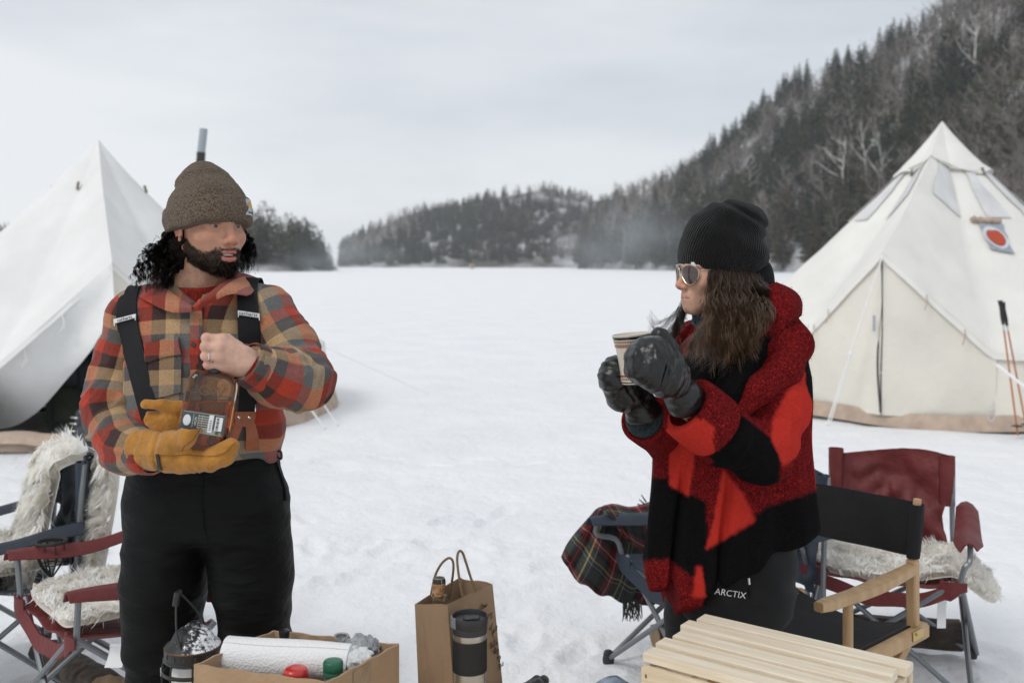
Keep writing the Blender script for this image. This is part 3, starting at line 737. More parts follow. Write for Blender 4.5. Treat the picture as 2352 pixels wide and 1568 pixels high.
mb = MB(); pa = [rpt(a_ + (b_ - a_) * u, s_ + (t_ - s_) * u) + np.array([0, 0, .03]) + out * .03 for u in np.linspace(0, 1, 12)]; mb.tube(pa, [.035 + .01 * math.sin(i * 2.3) for i in range(12)], 8); mb.build('rolled_flap', M['sod'], tr)
# guy ropes of the right tent
def rope(label, pts, r=.007, knot=None):
    t = thing('guy_rope', label, 'rope', tuple(pts[-1]))
    P = spline(pts, 14) if len(pts) > 2 else np.linspace(pts[0], pts[1], 6); mb = MB(); mb.tube(P - np.asarray(pts[-1]), r, 5); mb.build('cord', M['rope'], t)
    e = np.asarray(pts[0]) - np.asarray(pts[-1]); mb = MB(); mb.ball((0, 0, 0), r * 2.2, 8, 6); mb.build('knot', M['rope'], t)
    if knot is not None: mb = MB(); mb.ball(e * knot, (.02, .02, .03), 8, 6); mb.build('slider', M['rope'], t)
    return t
Aw = A + C_R
rope('white guy rope running from the right tent door peak down to the snow', [Aw + [0, -.04, -.03], G(1900, 974)], .008, .42)
rope('second white guy rope strand beside the door rope of the right tent', [Aw * .58 + G(1900, 974) * .42 + [.0, -.02, 0], G(1908, 970)], .006)
rope('thick white guy rope from the right corner of the right tent door', [W(2290, 838, 9.0), W(2400, 925, 8.2)], .014)
# stake ring
mb = MB(); mb.tube([W(2277, 955 + 12 * math.sin(a), 9.0) + [.03 * math.cos(a), 0, 0] for a in np.linspace(0, 6.28, 16)], .006, 5); mb.build('stake_ring', M['ring_steel'], tr).matrix_parent_inverse = Matrix.Translation((-5.24, -12.13, 0))

# left tent, door pulled open
C_L = np.array([-4.57, 11.0, 0])
tl, doorL, AL, ringsL, angL, rptL, thL = bell_tent('white bell tent with its door pulled open behind the man', (C_L[0], C_L[1]), 2.98, 2.5, .66, (.423, -.906), math.radians(23), 2.62, 1.615, M['canvas_white'], .44, 2.56, False)
outL = np.array([math.cos(thL), math.sin(thL), 0])
edge = [(251, 615), (258, 700), (216, 792), (150, 873), (93, 938), (45, 972), (0, 984), (-70, 985)]
yd = lambda px: 8.63 + (251 - px) * .0022
free = np.array([W(x, y, yd(x) - .02) - C_L for x, y in edge]); free = spline(free, 18); top = np.array(fine(np.array(doorL)[:13][::-1], 18))
g_ = [[top[i] * (1 - u) + free[i] * u + outL * (.05 * u + .04 * math.sin(u * PI * 2 + i * .4) * u + .02 * vnoise(np.array([[i * .3, u * 3, 0]]), 1.)[0]) for i in range(18)] for u in np.linspace(0, 1, 12)]
mb = MB(); mb.grid(g_, .008); mb.build('door_flap', M['canvas_white'], tl, angle=80)
door_panel(tl, fine(np.array(doorL)[12:] + outL * .0, 16), thL, 'door_flap', .0, .0)
for k, u in ((4, .1), (9, .1)):
    p = g_[1][k * 1 + 3] + outL * .03; mb = MB(); mb.tube([p, p + [.02, 0, -.08], p + [-.02, 0, -.16], p + [.03, 0, -.1]], .007, 5); mb.build('door_tie', M['canvas_white'], tl)
mb = MB(); fx = [W(x, y, 8.5) - C_L + [0, 0, 0] for x, y in ((-60, 1012), (0, 1002), (60, 1000), (110, 1006), (156, 1004))]; fx = spline(fx, 14)
mb.grid([fx + [0, 0, .035], fx + [0, -.06, .02], fx + [0, -.12, -.05]], .01); mb.build('door_sill', M['sod'], tl)
# guy line of that tent down to the snow on its right
AwL = AL + C_L
rope('white guy rope from the open door peak of the left tent', [AwL + [0, -.03, 0], W(268, 760, 8.2), G(300, 1010)], .008)
rope('pale guy rope beyond the man on the right side of the left tent', [C_L + [2.42, .1, .7], G(985, 905)], .0035)
rope('lower pale guy rope in front of the left tent wall', [C_L + [2.2, -1.1, .66], G(745, 982)], .009)
rope('upper pale guy rope in front of the left tent wall', [C_L + [2.3, -.8, .66], G(775, 975)], .007)
# stove pipe standing out of the left tent roof
sp = thing('stove_pipe', 'grey stove pipe with mesh spark arrestor above the beanie', 'stove pipe', tuple(W(452, 470, 11.6)))
o = W(452, 470, 11.6); mb = MB(); mb.tube([W(450, 560, 11.6) - o, W(461, 368, 11.6) - o], .052, 14); mb.build('pipe', mat('sooty_pipe', (.05, .045, .04), .5, metal=.4, var=.4), sp)
mb = MB(); mb.tube([W(461, 370, 11.6) - o, W(462, 350, 11.6) - o], .05, 14); mb.build('collar', M['black_gap'], sp)
mb = MB(); mb.tube([W(462, 352, 11.6) - o, W(468, 296, 11.6) - o], .046, 14); mb.build('spark_arrestor', mat('arrestor_grey', (.36, .40, .43), .5, metal=.5, bump=.6, bscale=180), sp)
# gear seen inside the open tent, plus an added dark sheet
M['gear_dark'] = mat('gear_dark', (.028, .032, .036), .8, bump=.6, bscale=14, var=.4); M['gear_green'] = mat('gear_green', (.055, .062, .042), .85, bump=.5, bscale=18, var=.3); M['gear_grey'] = mat('gear_grey', (.085, .10, .105), .8, var=.4, vscale=6)
bp = thing('backpack', 'grey green backpack lying in the open door of the left tent', 'backpack', tuple(W(176, 1000, 9.5) * [1, 1, 0]))
def sdf_blob(name, f, lo, hi, h, m_, par): return skin(name, f, lo, hi, h, m_, par)[0]
sdf_blob('main_bag', lambda p: sd_box(p, (0, 0, .36), (.24, .16, .34), r=.11) + .012 * vnoise(p, 9), (-.35, -.3, -.05), (.35, .3, .8), .02, M['gear_grey'], bp)
sdf_blob('front_pocket', lambda p: sd_box(p, (-.04, -.17, .28), (.17, .06, .18), r=.05) + .008 * vnoise(p, 12), (-.3, -.3, .0), (.3, 0, .6), .015, M['gear_green'], bp)
for s_ in (-1, 1):
    mb = MB(); mb.grid([[(s_ * .12 + d, -.235 - .0 * u, .05 + .6 * u) for d in (-.016, .016)] for u in np.linspace(0, 1, 6)], .008); mb.build('strap', M['gear_dark'], bp)
mb = MB(); mb.box((-.2, -.2, .33), (.06, .02, .13), bev=.008); mb.build('white_tag', M['rope'], bp)
blk = thing('dark_backdrop', 'dark cloth sheet added to darken the inside of the open left tent', 'blanket', tuple(C_L + [.15, -.9, 0]))  # added dark sheet, stands in for the darkness inside the tent
mb = MB(); mb.grid([[(-1.5 + 2.2 * u, .35 * math.sin(u * 3) + .05 * math.sin(u * 40 + v), 1.15 - 1.1 * v) for u in np.linspace(0, 1, 40)] for v in np.linspace(0, 1, 10)], .02); mb.build('cloth', M['gear_dark'], blk)
bt = thing('ski_boot', 'black ski boot with shiny buckles on the snow by the left tent', 'boot', tuple(G(178, 1036)), -.5)
sdf_blob('shell', lambda p: smin(sd_cap(p, (0, 0, .08), (.0, -.16, .06), .062, .05), sd_cap(p, (0, .02, .1), (.02, .05, .30), .066, .075), .04), (-.15, -.3, 0.0), (.18, .2, .4), .012, mat('boot_black', (.02, .022, .026), .25, spec=.6), bt)
for z, y in ((.12, -.055), (.18, -.045), (.24, -.03), (.29, -.02)):
    mb = MB(); mb.box((.0, y - .01, z), (.09, .014, .014), bev=.004); mb.build('buckle', M['ring_steel'], bt)
mb = MB(); mb.tube([(.02, .05, .30), (.02, .05, .335)], .06, 14); mb.build('liner', M['rope'], bt)
duf = thing('duffel_bag', 'navy duffel bag on the snow behind the ski boot', 'bag', tuple(G(240, 1034)))
sdf_blob('bag_body', lambda p: sd_cap(p, (-.15, 0, .13), (.3, 0, .13), .13) + .012 * vnoise(p, 10), (-.35, -.2, -.05), (.5, .2, .32), .02, mat('navy_nylon', (.02, .028, .042), .6, bump=.4, bscale=20), duf)
mb = MB(); mb.tube([(-.05, -.11, .2), (.0, -.1, .3), (.12, -.1, .3), (.18, -.11, .2)], .012, 6); mb.build('handle', M['gear_dark'], duf)
# trekking poles by the right tent
M['pole_orange'] = mat('pole_orange', (.42, .13, .035), .4); M['grip_black'] = mat('grip_black', (.02, .02, .02), .7)
def pole(label, top, bot, grip=True):
    t = thing('trekking_pole', label, 'pole', tuple(bot)); e = top - bot
    mb = MB(); mb.tube([(0, 0, 0), e * .78], .008, 7); mb.build('shaft', M['pole_orange'], t)
    mb = MB(); mb.tube([e * .78, e * .82], .010, 8); mb.build('lock', M['ring_steel'], t)
    mb = MB(); mb.tube([e * .82, e * .87, e * .95, e], [.012, .018, .016, .024], 8); mb.build('grip', M['grip_black'], t)
    mb = MB(); mb.lathe([(.006, .03), (.05, .035), (.05, .04), (.006, .05)], 14, tuple(e * .04)); mb.build('basket', M['grip_black'], t)
    return t
yb = 9.15
pole('orange trekking pole with black grip leaning on the right tent, left one', W(2297, 690, yb + .1), W(2338, 1000, 9.2))
pole('orange trekking pole with black grip leaning on the right tent, right one', W(2303, 694, yb + .12), W(2360, 996, 9.25))
# ---- thin winter haze over the lake: one closed box round everything
mb = MB(); mb.box((0, 0, 58), (1800, 1800, 124)); hz = tag(mb.build('haze', None, smooth=False), kind='stuff')
hm_z = bpy.data.materials.new('haze_air'); hm_z.use_nodes = True; t = hm_z.node_tree; t.nodes.clear(); ov = t.nodes.new('ShaderNodeOutputMaterial'); pv = t.nodes.new('ShaderNodeVolumePrincipled')
pv.inputs['Color'].default_value = (.965, .98, 1.0, 1); pv.inputs['Density'].default_value = .0003; pv.inputs['Anisotropy'].default_value = .2; t.links.new(pv.outputs[0], ov.inputs['Volume']); hz.data.materials.append(hm_z)
# ---- thin blue smoke of camp fires drifting along the far shore
m_ = bpy.data.materials.new('smoke_air'); m_.use_nodes = True; t = m_.node_tree; t.nodes.clear(); ov = t.nodes.new('ShaderNodeOutputMaterial'); pv = t.nodes.new('ShaderNodeVolumePrincipled'); pv.inputs['Color'].default_value = (.86, .93, 1.0, 1)
co = t.nodes.new('ShaderNodeTexCoord'); ln_n = t.nodes.new('ShaderNodeVectorMath'); ln_n.operation = 'LENGTH'; t.links.new(co.outputs['Object'], ln_n.inputs[0]); nz = t.nodes.new('ShaderNodeTexNoise'); nz.inputs['Scale'].default_value = 1.7; nz.inputs['Detail'].default_value = 3; t.links.new(co.outputs['Object'], nz.inputs['Vector'])
f1 = t.nodes.new('ShaderNodeMapRange'); f1.inputs['From Min'].default_value = 1; f1.inputs['From Max'].default_value = .1; t.links.new(ln_n.outputs['Value'], f1.inputs['Value']); f2 = t.nodes.new('ShaderNodeMapRange'); f2.inputs['From Min'].default_value = .38; f2.inputs['From Max'].default_value = .75; f2.inputs['To Max'].default_value = .075; t.links.new(nz.outputs['Fac'], f2.inputs['Value'])
mu = t.nodes.new('ShaderNodeMath'); mu.operation = 'MULTIPLY'; t.links.new(f1.outputs[0], mu.inputs[0]); t.links.new(f2.outputs[0], mu.inputs[1]); t.links.new(mu.outputs[0], pv.inputs['Density']); t.links.new(pv.outputs[0], ov.inputs['Volume'])
for px, py, D, r in ((1435, 560, 212, (20, 8, 13)), (775, 592, 182, (14, 6, 6))):
    mb = MB(); mb.ball((0, 0, 0), 1.0, 20, 14); sm = tag(mb.build('smoke', m_), kind='stuff'); sm.location = W(px, py, D); sm.scale = r
# ================================================================ camp chairs and what lies on them
M['tube_grey'] = mat('tube_grey', (.20, .215, .23), .38, metal=.55, var=.1); M['foot_black'] = mat('foot_black', (.02, .02, .022), .6)
M['chair_red'] = mat('chair_red', (.135, .016, .016), .62, bump=.9, bscale=7, var=.18, vscale=5); M['chair_navy'] = mat('chair_navy', (.022, .032, .05), .65, bump=.6, bscale=9, var=.2)
M['fleece'] = mat('fleece', (.70, .665, .58), .95, attr='Col', spec=.1, sss=.0)
def see_glow(m, f):          # wool lets some light through
    t = m.node_tree; b = t.nodes['Principled BSDF']; o = t.nodes['Material Output']; tr = t.nodes.new('ShaderNodeBsdfTranslucent'); x = t.nodes.new('ShaderNodeMixShader'); x.inputs[0].default_value = f
    src = b.inputs['Base Color'].links[0].from_socket; t.links.new(src, tr.inputs['Color']); t.links.new(b.outputs[0], x.inputs[1]); t.links.new(tr.outputs[0], x.inputs[2]); t.links.new(x.outputs[0], o.inputs['Surface'])
see_glow(M['fleece'], .30); M['net_black'] = mat('net_black', (.02, .02, .018), .8)
M['wood_log'] = mat('wood_log', (.10, .075, .055), .95, bump=1.2, bscale=30, col2=(.035, .03, .026), vscale=14, stretch=(1, 1, 1)); M['wood_split'] = mat('wood_split', (.36, .25, .15), .9, var=.4, vscale=20, stretch=(1, 1, .2))
def camp_chair(label, loc, rz, fabric, cup=None, back=True, arms=(1, 1), seat=True, group='folding camp chairs around the camp', hb=.88, wb=1.0, af=0.0, straight=False):
    t = thing('camp_chair', label, 'chair', (loc[0], loc[1], 0), rz, group); k = M['tube_grey']
    def tube(pts, r=.0105, name='frame_tube'):
        mb = MB(); mb.tube(spline(pts, 12) if len(pts) > 2 else pts, r, 8); return mb.build(name, k, t)
    F_ = {(sx, sy): np.array([sx * .31, sy * .27, .02]) for sx in (-1, 1) for sy in (-1, 1)}
    S_ = {(sx, sy): np.array([sx * .25, sy * .23, .44 if sy < 0 else .38]) for sx in (-1, 1) for sy in (-1, 1)}
    for sy in (-1, 1):
        for sx in (-1, 1): tube([F_[sx, sy], S_[-sx, sy] * [1, 1, 1] + [0, .008 * sx, 0]], name='cross_tube')
    for sx in (-1, 1):
        tube([F_[sx, -1], S_[sx, 1] + [.01 * sx, 0, 0]], name='cross_tube'); tube([F_[sx, 1] + [.02 * sx, 0, 0], S_[sx, -1] + [.02 * sx, 0, 0]], name='cross_tube')
        tube([F_[sx, 1] + [.01 * sx, .02, 0], (sx * (.02 + .27 * wb), .29, .4), (sx * .285 * wb, .32, hb)], name='back_post')
        if arms[0 if sx < 0 else 1]:
            tube([S_[sx, -1] + [sx * .01, 0, -.04], (sx * .30, -.235 - af, .595)] if straight else [S_[sx, -1] + [sx * .01, 0, -.04], S_[sx, -1] + [sx * .03, -.02, .06], (sx * .30, -.235 - af, .53), (sx * .30, -.215 - af, .595)], name='arm_post')
        for sy in (-1, 1):
            mb = MB(); mb.lathe([(.022, -.02), (.024, .0), (.018, .03), (.011, .035)], 12, tuple(F_[sx, sy])); mb.build('rubber_foot', M['foot_black'], t)
    def sheet(P, th, name): mb = MB(); mb.grid(P, th); return mb.build(name, fabric, t, angle=80)
    U = np.linspace(-1, 1, 33)
    if seat:
        sheet([[(u * (.26 + .0 * v), .23 - .46 * v, (.38 + .06 * v) - .085 * (1 - u * u) * (1 - .55 * v) + .006 * math.sin(9 * u + 5 * v)) for u in U] for v in np.linspace(0, 1, 10)], .006, 'seat')
        sheet([[(u * .265, -.238 - .012 * v, .452 - .075 * (1 - u * u) - .05 * v + .004 * math.sin(u * 9)) for u in U] for v in (0, .5, 1)], .006, 'seat_front')
        for sx in (-1, 1): sheet([[(sx * (.20 + .09 * u), -.24 - .012 * math.sin(u * 3), .448 - .05 * v * (1 + .4 * math.sin(u * 5))) for u in np.linspace(0, 1, 6)] for v in (0, .5, 1)], .008, 'seat_corner')
    if back:
        def wd(v): return .285 * wb * (1 - .16 * math.exp(-((v - .42) / .22) ** 2) - .10 * (v < .12))
        sheet([[(u * wd(v), .27 + .05 * v + .05 * (1 - u * u) + .016 * fbm(np.array([[u * 2.2, v * 2.6, rz]]), 1.9)[0] + .020 * (1 - 2 * abs(vnoise(np.array([[u * 2.2 + v * 1.3, v * 2.4 - u * .8, rz]]), 2.1)[0])) * min(1, (1 - v) * 4) + .008 * abs(vnoise(np.array([[u * 4, v * 4, rz]]), 2.6)[0]), .36 + (hb - .36) * v + .018 * math.sin(u * 2.4 + .6) * v + .008 * (1 - u * u) * 0) for u in U] for v in np.linspace(0, 1, 26)], .006, 'backrest')
        for sx in (-1, 1): sheet([[(sx * (.262 * wb + .03 * math.cos(a)), .315 + .022 * math.sin(a), z) for a in np.linspace(0, 2 * PI, 9)] for z in np.linspace(hb - .2, hb + .005, 5)], .003, 'post_sleeve')
    for i, sx in enumerate((-1, 1)):
        if not arms[i]: continue
        w = .105; P = []
        for v in np.linspace(0, 1, 14):
            y = -.27 - af + (.58 + af) * v; z = .60 - .022 * math.sin(PI * v) + .02 * v; ww = w * (.55 + .45 * min(1, v * 5)) * (1 - .25 * v) 
            P.append([(sx * .295 + u * ww / 2, y, z - .030 * u * u + .006 * math.sin(v * 9 + u)) for u in np.linspace(-1, 1, 5)])
        sheet(P, .007, 'armrest')
        if cup == sx:
            c = np.array([sx * .295, -.12, .598]); a = np.linspace(0, 2 * PI, 25)
            mb = MB(); mb.tube([c + [.046 * math.cos(q), .050 * math.sin(q), .008] for q in a], .006, 6, False); mb.build('cup_ring', M['net_black'], t)
            for q in a[:-1:3]:
                mb = MB(); mb.tube(spline([c + [.044 * math.cos(q), .048 * math.sin(q), 0], c + [.04 * math.cos(q), .042 * math.sin(q), -.06], c + [.006 * math.cos(q), .006 * math.sin(q), -.115]], 6), .003, 4); mb.build('net_cord', M['net_black'], t)
            for z, r in ((-.03, .043), (-.07, .033)):
                mb = MB(); mb.tube([c + [r * math.cos(q), r * math.sin(q), z] for q in a], .002, 4, False); mb.build('net_cord', M['net_black'], t)
    return t
def fleece(label, P, n, ln, seed, flow=(0, 0, -1), group='white sheepskins on the camp chairs', tone=(.97, .96, .93), name='sheepskin'):
    n = int(n * 1.0); P = np.asarray(P, float); o = P.reshape(-1, 3).mean(0); o[2] = P[..., 2].min()
    t = thing(name, label, 'sheepskin', tuple(o), 0, group)
    P = np.array([spline(r, 56) for r in P]); P = np.array([spline(P[:, k], 56) for k in range(56)]).transpose(1, 0, 2)
    Nb = np.cross(np.gradient(P, axis=0), np.gradient(P, axis=1)); Nb /= np.maximum(np.linalg.norm(Nb, axis=2, keepdims=True), 1e-9); Nb = Nb * np.sign(Nb @ np.array([-.1, -.6, .8]) + 1e-9)[..., None]; hid = P - Nb * .006
    q_ = (P.reshape(-1, 3) + .02 * np.stack([vnoise(P.reshape(-1, 3), 12, 4 * k) for k in range(3)], 1)); tuft = (1 - np.abs(vnoise(q_ * np.array([1, 1, .55]), 34, seed)) * 1.5 + .3 * vnoise(q_, 80, seed)).reshape(56, 56, 1)
    P = P + Nb * ln * (.30 + .38 * tuft)
    g = np.random.default_rng(seed); a, b = P.shape[:2]; u = g.random(n) * (a - 1.001); v = g.random(n) * (b - 1.001); i = u.astype(int); j = v.astype(int); fu = (u - i)[:, None]; fv = (v - j)[:, None]
    Q = (P[i, j] * (1 - fu) + P[i + 1, j] * fu) * (1 - fv) + (P[i, j + 1] * (1 - fu) + P[i + 1, j + 1] * fu) * fv
    N = np.cross(np.gradient(P, axis=0), np.gradient(P, axis=1)); N /= np.maximum(np.linalg.norm(N, axis=2, keepdims=True), 1e-9); N = N[i, j]; N = N * np.sign(N @ np.array([-.1, -.6, .8]) + 1e-9)[:, None]
    two = g.random(n) < .12; N = np.where(two[:, None], -N, N)
    edge = (np.minimum(np.minimum(u, a - 1 - u), np.minimum(v, b - 1 - v)) < .6)[:, None]
    Lk = ln * (.35 + .65 * g.random((n, 1))); cl = np.stack([vnoise(Q, 22, k * 9.) for k in (0, 1, 2)], 1)
    D0 = N * .85 + cl * .7 + np.asarray(flow) * .2 + g.normal(size=(n, 3)) * .10; D1 = N * .25 + np.asarray(flow) * .6 * (1.15 - np.abs(N[:, 2:3])) + cl * 1.2 + g.normal(size=(n, 3)) * .09
    D0 /= np.linalg.norm(D0, axis=1, keepdims=True); D1 /= np.linalg.norm(D1, axis=1, keepdims=True)
    S = np.stack([Q, Q + D0 * Lk * .5, Q + D0 * Lk * .55 + D1 * Lk * .4, Q + D0 * Lk * .5 + D1 * Lk * .95], 1)
    V, F = strands(S - o, np.array([.0019, .0019, .0014, .0004]), 2)
    m = np_mesh('wool', V, F); c = np.array(tone) * (.90 + .16 * g.random((n, 1))) * np.array([1, 1, 1]) ; c = c * np.where(g.random((n, 1)) < .12, np.array([[.96, .88, .74]]), 1)
    c4 = np.repeat(np.concatenate([c, np.ones((n, 1))], 1), 8, 0); set_attr(m, 'Col', np.clip(c4, 0, .97))
    link('wool', m, M['fleece'], t)
    mb = MB(); mb.grid(P - o); mb.grid(hid - o); sk = mb.build('hide', M['fleece'], t, angle=180); set_attr(sk.data, 'Col', np.tile(np.array([[*tone, 1.]]) * [.98, .97, .95, 1], (len(sk.data.vertices), 1)))
    return t
def place(P, loc, rz):
    c, s = math.cos(rz), math.sin(rz); R = np.array([[c, -s, 0], [s, c, 0], [0, 0, 1]]); return np.asarray(P, float) @ R.T + np.array([loc[0], loc[1], 0])
def wavy(w, d, f, nu=14, nv=14, seed=0):
    g = np.random.default_rng(seed); ph = g.random(6) * 6; out = []
    for v in np.linspace(-1, 1, nv):
        row = []
        for u in np.linspace(-1, 1, nu):
            k = 1 - .10 * math.sin(2.7 * u + ph[0]) * math.cos(2 * v + ph[1]) - .16 * (u * u * v * v); row.append(f(u * w * k, v * d * k, u, v))
        out.append(row)
    return out
# right red chair
RC = (1.475, 3.93); RA = math.radians(-24)
camp_chair('dark red camp chair with wrinkled empty backrest, at the right', RC, RA, M['chair_red'], group='red folding camp chairs', hb=.80, wb=.84)
fleece('white sheepskin on the seat of the red chair at the right, its corner hanging off', place(wavy(.34, .21, lambda x, y, u, v: (x + .06, y + .03, .455 - .05 * (1 - min(1, abs(x + .1) / .3) ** 2) - max(0, x + .06 - .24) * .75), 18, 12, 3), RC, RA), 9000, .034, 1)
# left red chair and the navy one behind it
LC = (-1.36, 3.43); LA = math.radians(-47)
camp_chair('dark red camp chair with mesh cup holder, beside the man at the left', LC, LA, M['chair_red'], cup=-1, group='red folding camp chairs', straight=True)
fleece('white sheepskin spread on the seat of the red chair at the left', place(wavy(.27, .30, lambda x, y, u, v: (x * .9, y + .065, .475 - .07 * (1 - u * u) * (1 - .4 * (v < 0)) - .0 + .05 * max(0, v)), 14, 14, 5), LC, LA), 9000, .036, 2)
NC = (-2.05, 3.85); NA = math.radians(-57)
camp_chair('navy camp chair draped in sheepskins, behind the red chair at the left', NC, NA, M['chair_navy'], cup=None, group='navy folding camp chairs', hb=.84)
fleece('long white sheepskin hung over the backrest of the navy chair at the left', place(wavy(.24, .30, lambda x, y, u, v: (x - .02, .20 + .10 * (v > .93) + .06 * v, .60 + .25 * v), 14, 16, 7), NC, NA), 12000, .05, 3)
fleece('white sheepskin on the seat and front of the navy chair at the left', place(wavy(.27, .34, lambda x, y, u, v: (x, y - .06, .47 - .05 * (1 - u * u) - .9 * max(0, -y - .17)), 14, 16, 8), NC, NA), 10000, .045, 4)
fleece('white sheepskin hanging down the outer back of the navy chair, next to the man', place(wavy(.14, .26, lambda x, y, u, v: (x + .25, .40 + .03 * v, .64 + .22 * v), 10, 14, 9), NC, NA), 7000, .05, 5)
# navy chair with the tartan blanket behind the woman
BC = (.77, 3.84); BA = math.radians(-62)
camp_chair('navy camp chair under a tartan blanket, behind the woman', BC, BA, M['chair_navy'], back=True, group='navy folding camp chairs', hb=.80, af=.10)
def tartan_mat():
    m = bpy.data.materials.new('tartan'); m.use_nodes = True; t = m.node_tree; b = t.nodes['Principled BSDF']; b.inputs['Roughness'].default_value = .95; b.inputs['Specular IOR Level'].default_value = .1
    a = t.nodes.new('ShaderNodeAttribute'); a.attribute_name = 'weave'; sp = t.nodes.new('ShaderNodeSeparateXYZ'); t.links.new(a.outputs['Vector'], sp.inputs[0])
    cols = []
    for ax in (0, 1):
        fr = t.nodes.new('ShaderNodeMath'); fr.operation = 'FRACT'; t.links.new(sp.outputs[ax], fr.inputs[0])
        r = t.nodes.new('ShaderNodeValToRGB'); r.color_ramp.interpolation = 'CONSTANT'; el = r.color_ramp.elements
        st = [(0, (.05, .055, .052)), (.30, (.02, .022, .022)), (.40, (.17, .016, .02)), (.50, (.34, .26, .25)), (.525, (.17, .016, .02)), (.62, (.02, .022, .022)), (.70, (.05, .055, .052)), (.82, (.42, .33, .14)), (.845, (.05, .055, .052)), (.93, (.36, .36, .34)), (.945, (.045, .055, .065))]
        el[0].position = 0; el[0].color = st[0][1] + (1,); el[1].position = st[1][0]; el[1].color = st[1][1] + (1,)
        for p, c in st[2:]: e = el.new(p); e.color = c + (1,)
        t.links.new(fr.outputs[0], r.inputs['Fac']); cols.append(r.outputs['Color'])
    mx = t.nodes.new('ShaderNodeMix'); mx.data_type = 'RGBA'; mx.inputs['Factor'].default_value = .5; t.links.new(cols[0], mx.inputs['A']); t.links.new(cols[1], mx.inputs['B'])
    n = t.nodes.new('ShaderNodeTexNoise'); n.inputs['Scale'].default_value = 160; co = t.nodes.new('ShaderNodeTexCoord'); t.links.new(co.outputs['Object'], n.inputs['Vector'])
    m2 = t.nodes.new('ShaderNodeMix'); m2.data_type = 'RGBA'; m2.blend_type = 'OVERLAY'; m2.inputs['Factor'].default_value = .6; t.links.new(mx.outputs['Result'], m2.inputs['A']); t.links.new(n.outputs['Fac'], m2.inputs['B'])
    t.links.new(m2.outputs['Result'], b.inputs['Base Color']); return m
M['tartan'] = tartan_mat()
tb = thing('tartan_blanket', 'dark grey and red tartan blanket with fringe draped over the navy chair behind the woman', 'blanket', (BC[0] - .25, BC[1], .3))
# the sheet hangs from the chair: top edge along arm and back, belly swinging out to the left
ctrl = [  # rows from the left free corner to the right, each row from top to hem: (px, py, Y)
    [(1362, 1180, 3.80), (1332, 1215, 3.74), (1305, 1250, 3.72), (1289, 1277, 3.72)],
    [(1378, 1164, 3.80), (1352, 1215, 3.72), (1330, 1270, 3.69), (1312, 1316, 3.70)],
    [(1398, 1162, 3.82), (1385, 1235, 3.73), (1365, 1300, 3.71), (1345, 1346, 3.72)],
    [(1425, 1170, 3.90), (1415, 1250, 3.86), (1402, 1320, 3.83), (1385, 1366, 3.82)],
    [(1460, 1166, 4.02), (1452, 1250, 3.97), (1442, 1330, 3.93), (1428, 1380, 3.92)],
    [(1500, 1150, 4.10), (1495, 1240, 4.06), (1485, 1330, 4.02), (1470, 1386, 4.0)],
    [(1560, 1145, 4.16), (1555, 1240, 4.12), (1545, 1330, 4.1), (1540, 1380, 4.1)]]
Pc = np.array([[W(q[0], q[1], q[2] + .27) for q in r] for r in ctrl]); Pm = np.array([spline(r, 16) for r in Pc]); Pm = np.array([spline(Pm[:, k], 34) for k in range(16)]).transpose(1, 0, 2)
fold = np.array([[.022 * math.sin(i * .9 + j * .25) * (.3 + j / 16) for j in range(16)] for i in range(34)]); Pm[..., 1] += fold
o = np.array(tb.location); mb = MB(); mb.grid(Pm - o, .008); cl = mb.build('cloth', M['tartan'], tb, angle=180)
uv = np.array([[(i * .085 + j * .012, j * .115 - i * .02, 0) for j in range(16)] for i in range(34)]).reshape(-1, 3); set_attr(cl.data, 'weave', np.vstack([uv, uv]))
# second fold lying over the chair back, seen between the arm and the woman
ct2 = [[(1385, 1162, 3.72), (1400, 1180, 3.70), (1428, 1225, 3.72)], [(1410, 1158, 3.80), (1430, 1190, 3.76), (1455, 1250, 3.78)], [(1450, 1165, 3.95), (1470, 1195, 3.90), (1485, 1270, 3.9)], [(1500, 1150, 4.05), (1520, 1190, 4.0), (1530, 1280, 4.0)]]
P2 = np.array([spline(np.array([W(q[0], q[1], q[2] + .24) for q in r]), 10) for r in ct2]); P2 = np.array([spline(P2[:, k], 16) for k in range(10)]).transpose(1, 0, 2)
mb = MB(); mb.grid(P2 - o, .01); cl = mb.build('folded_edge', M['tartan'], tb, angle=180); uv = np.array([[(i * .11 + .3, j * .13 + .45, 0) for j in range(10)] for i in range(16)]).reshape(-1, 3); set_attr(cl.data, 'weave', np.vstack([uv, uv]))
for k in range(18):
    q = W(1432 + k * 2.3, 1378 + 4 * math.sin(k), 4.19) - o; mb = MB(); mb.tube(spline([q, q + [.006 * math.sin(k * 3), 0, -.04], q + [.016 * math.sin(k * 2), .01, -.085]], 5), [.0035, .0035, .003, .0028, .0015], 5); mb.build('fringe', M['tartan'], tb)
for k in range(4):
    q = W(1484 - k * 5, 1152 + 4 * k, 4.3) - o; mb = MB(); mb.tube([q, q + [-.02, 0, .03 - .012 * k]], [.004, .002], 5); mb.build('fringe', M['tartan'], tb)
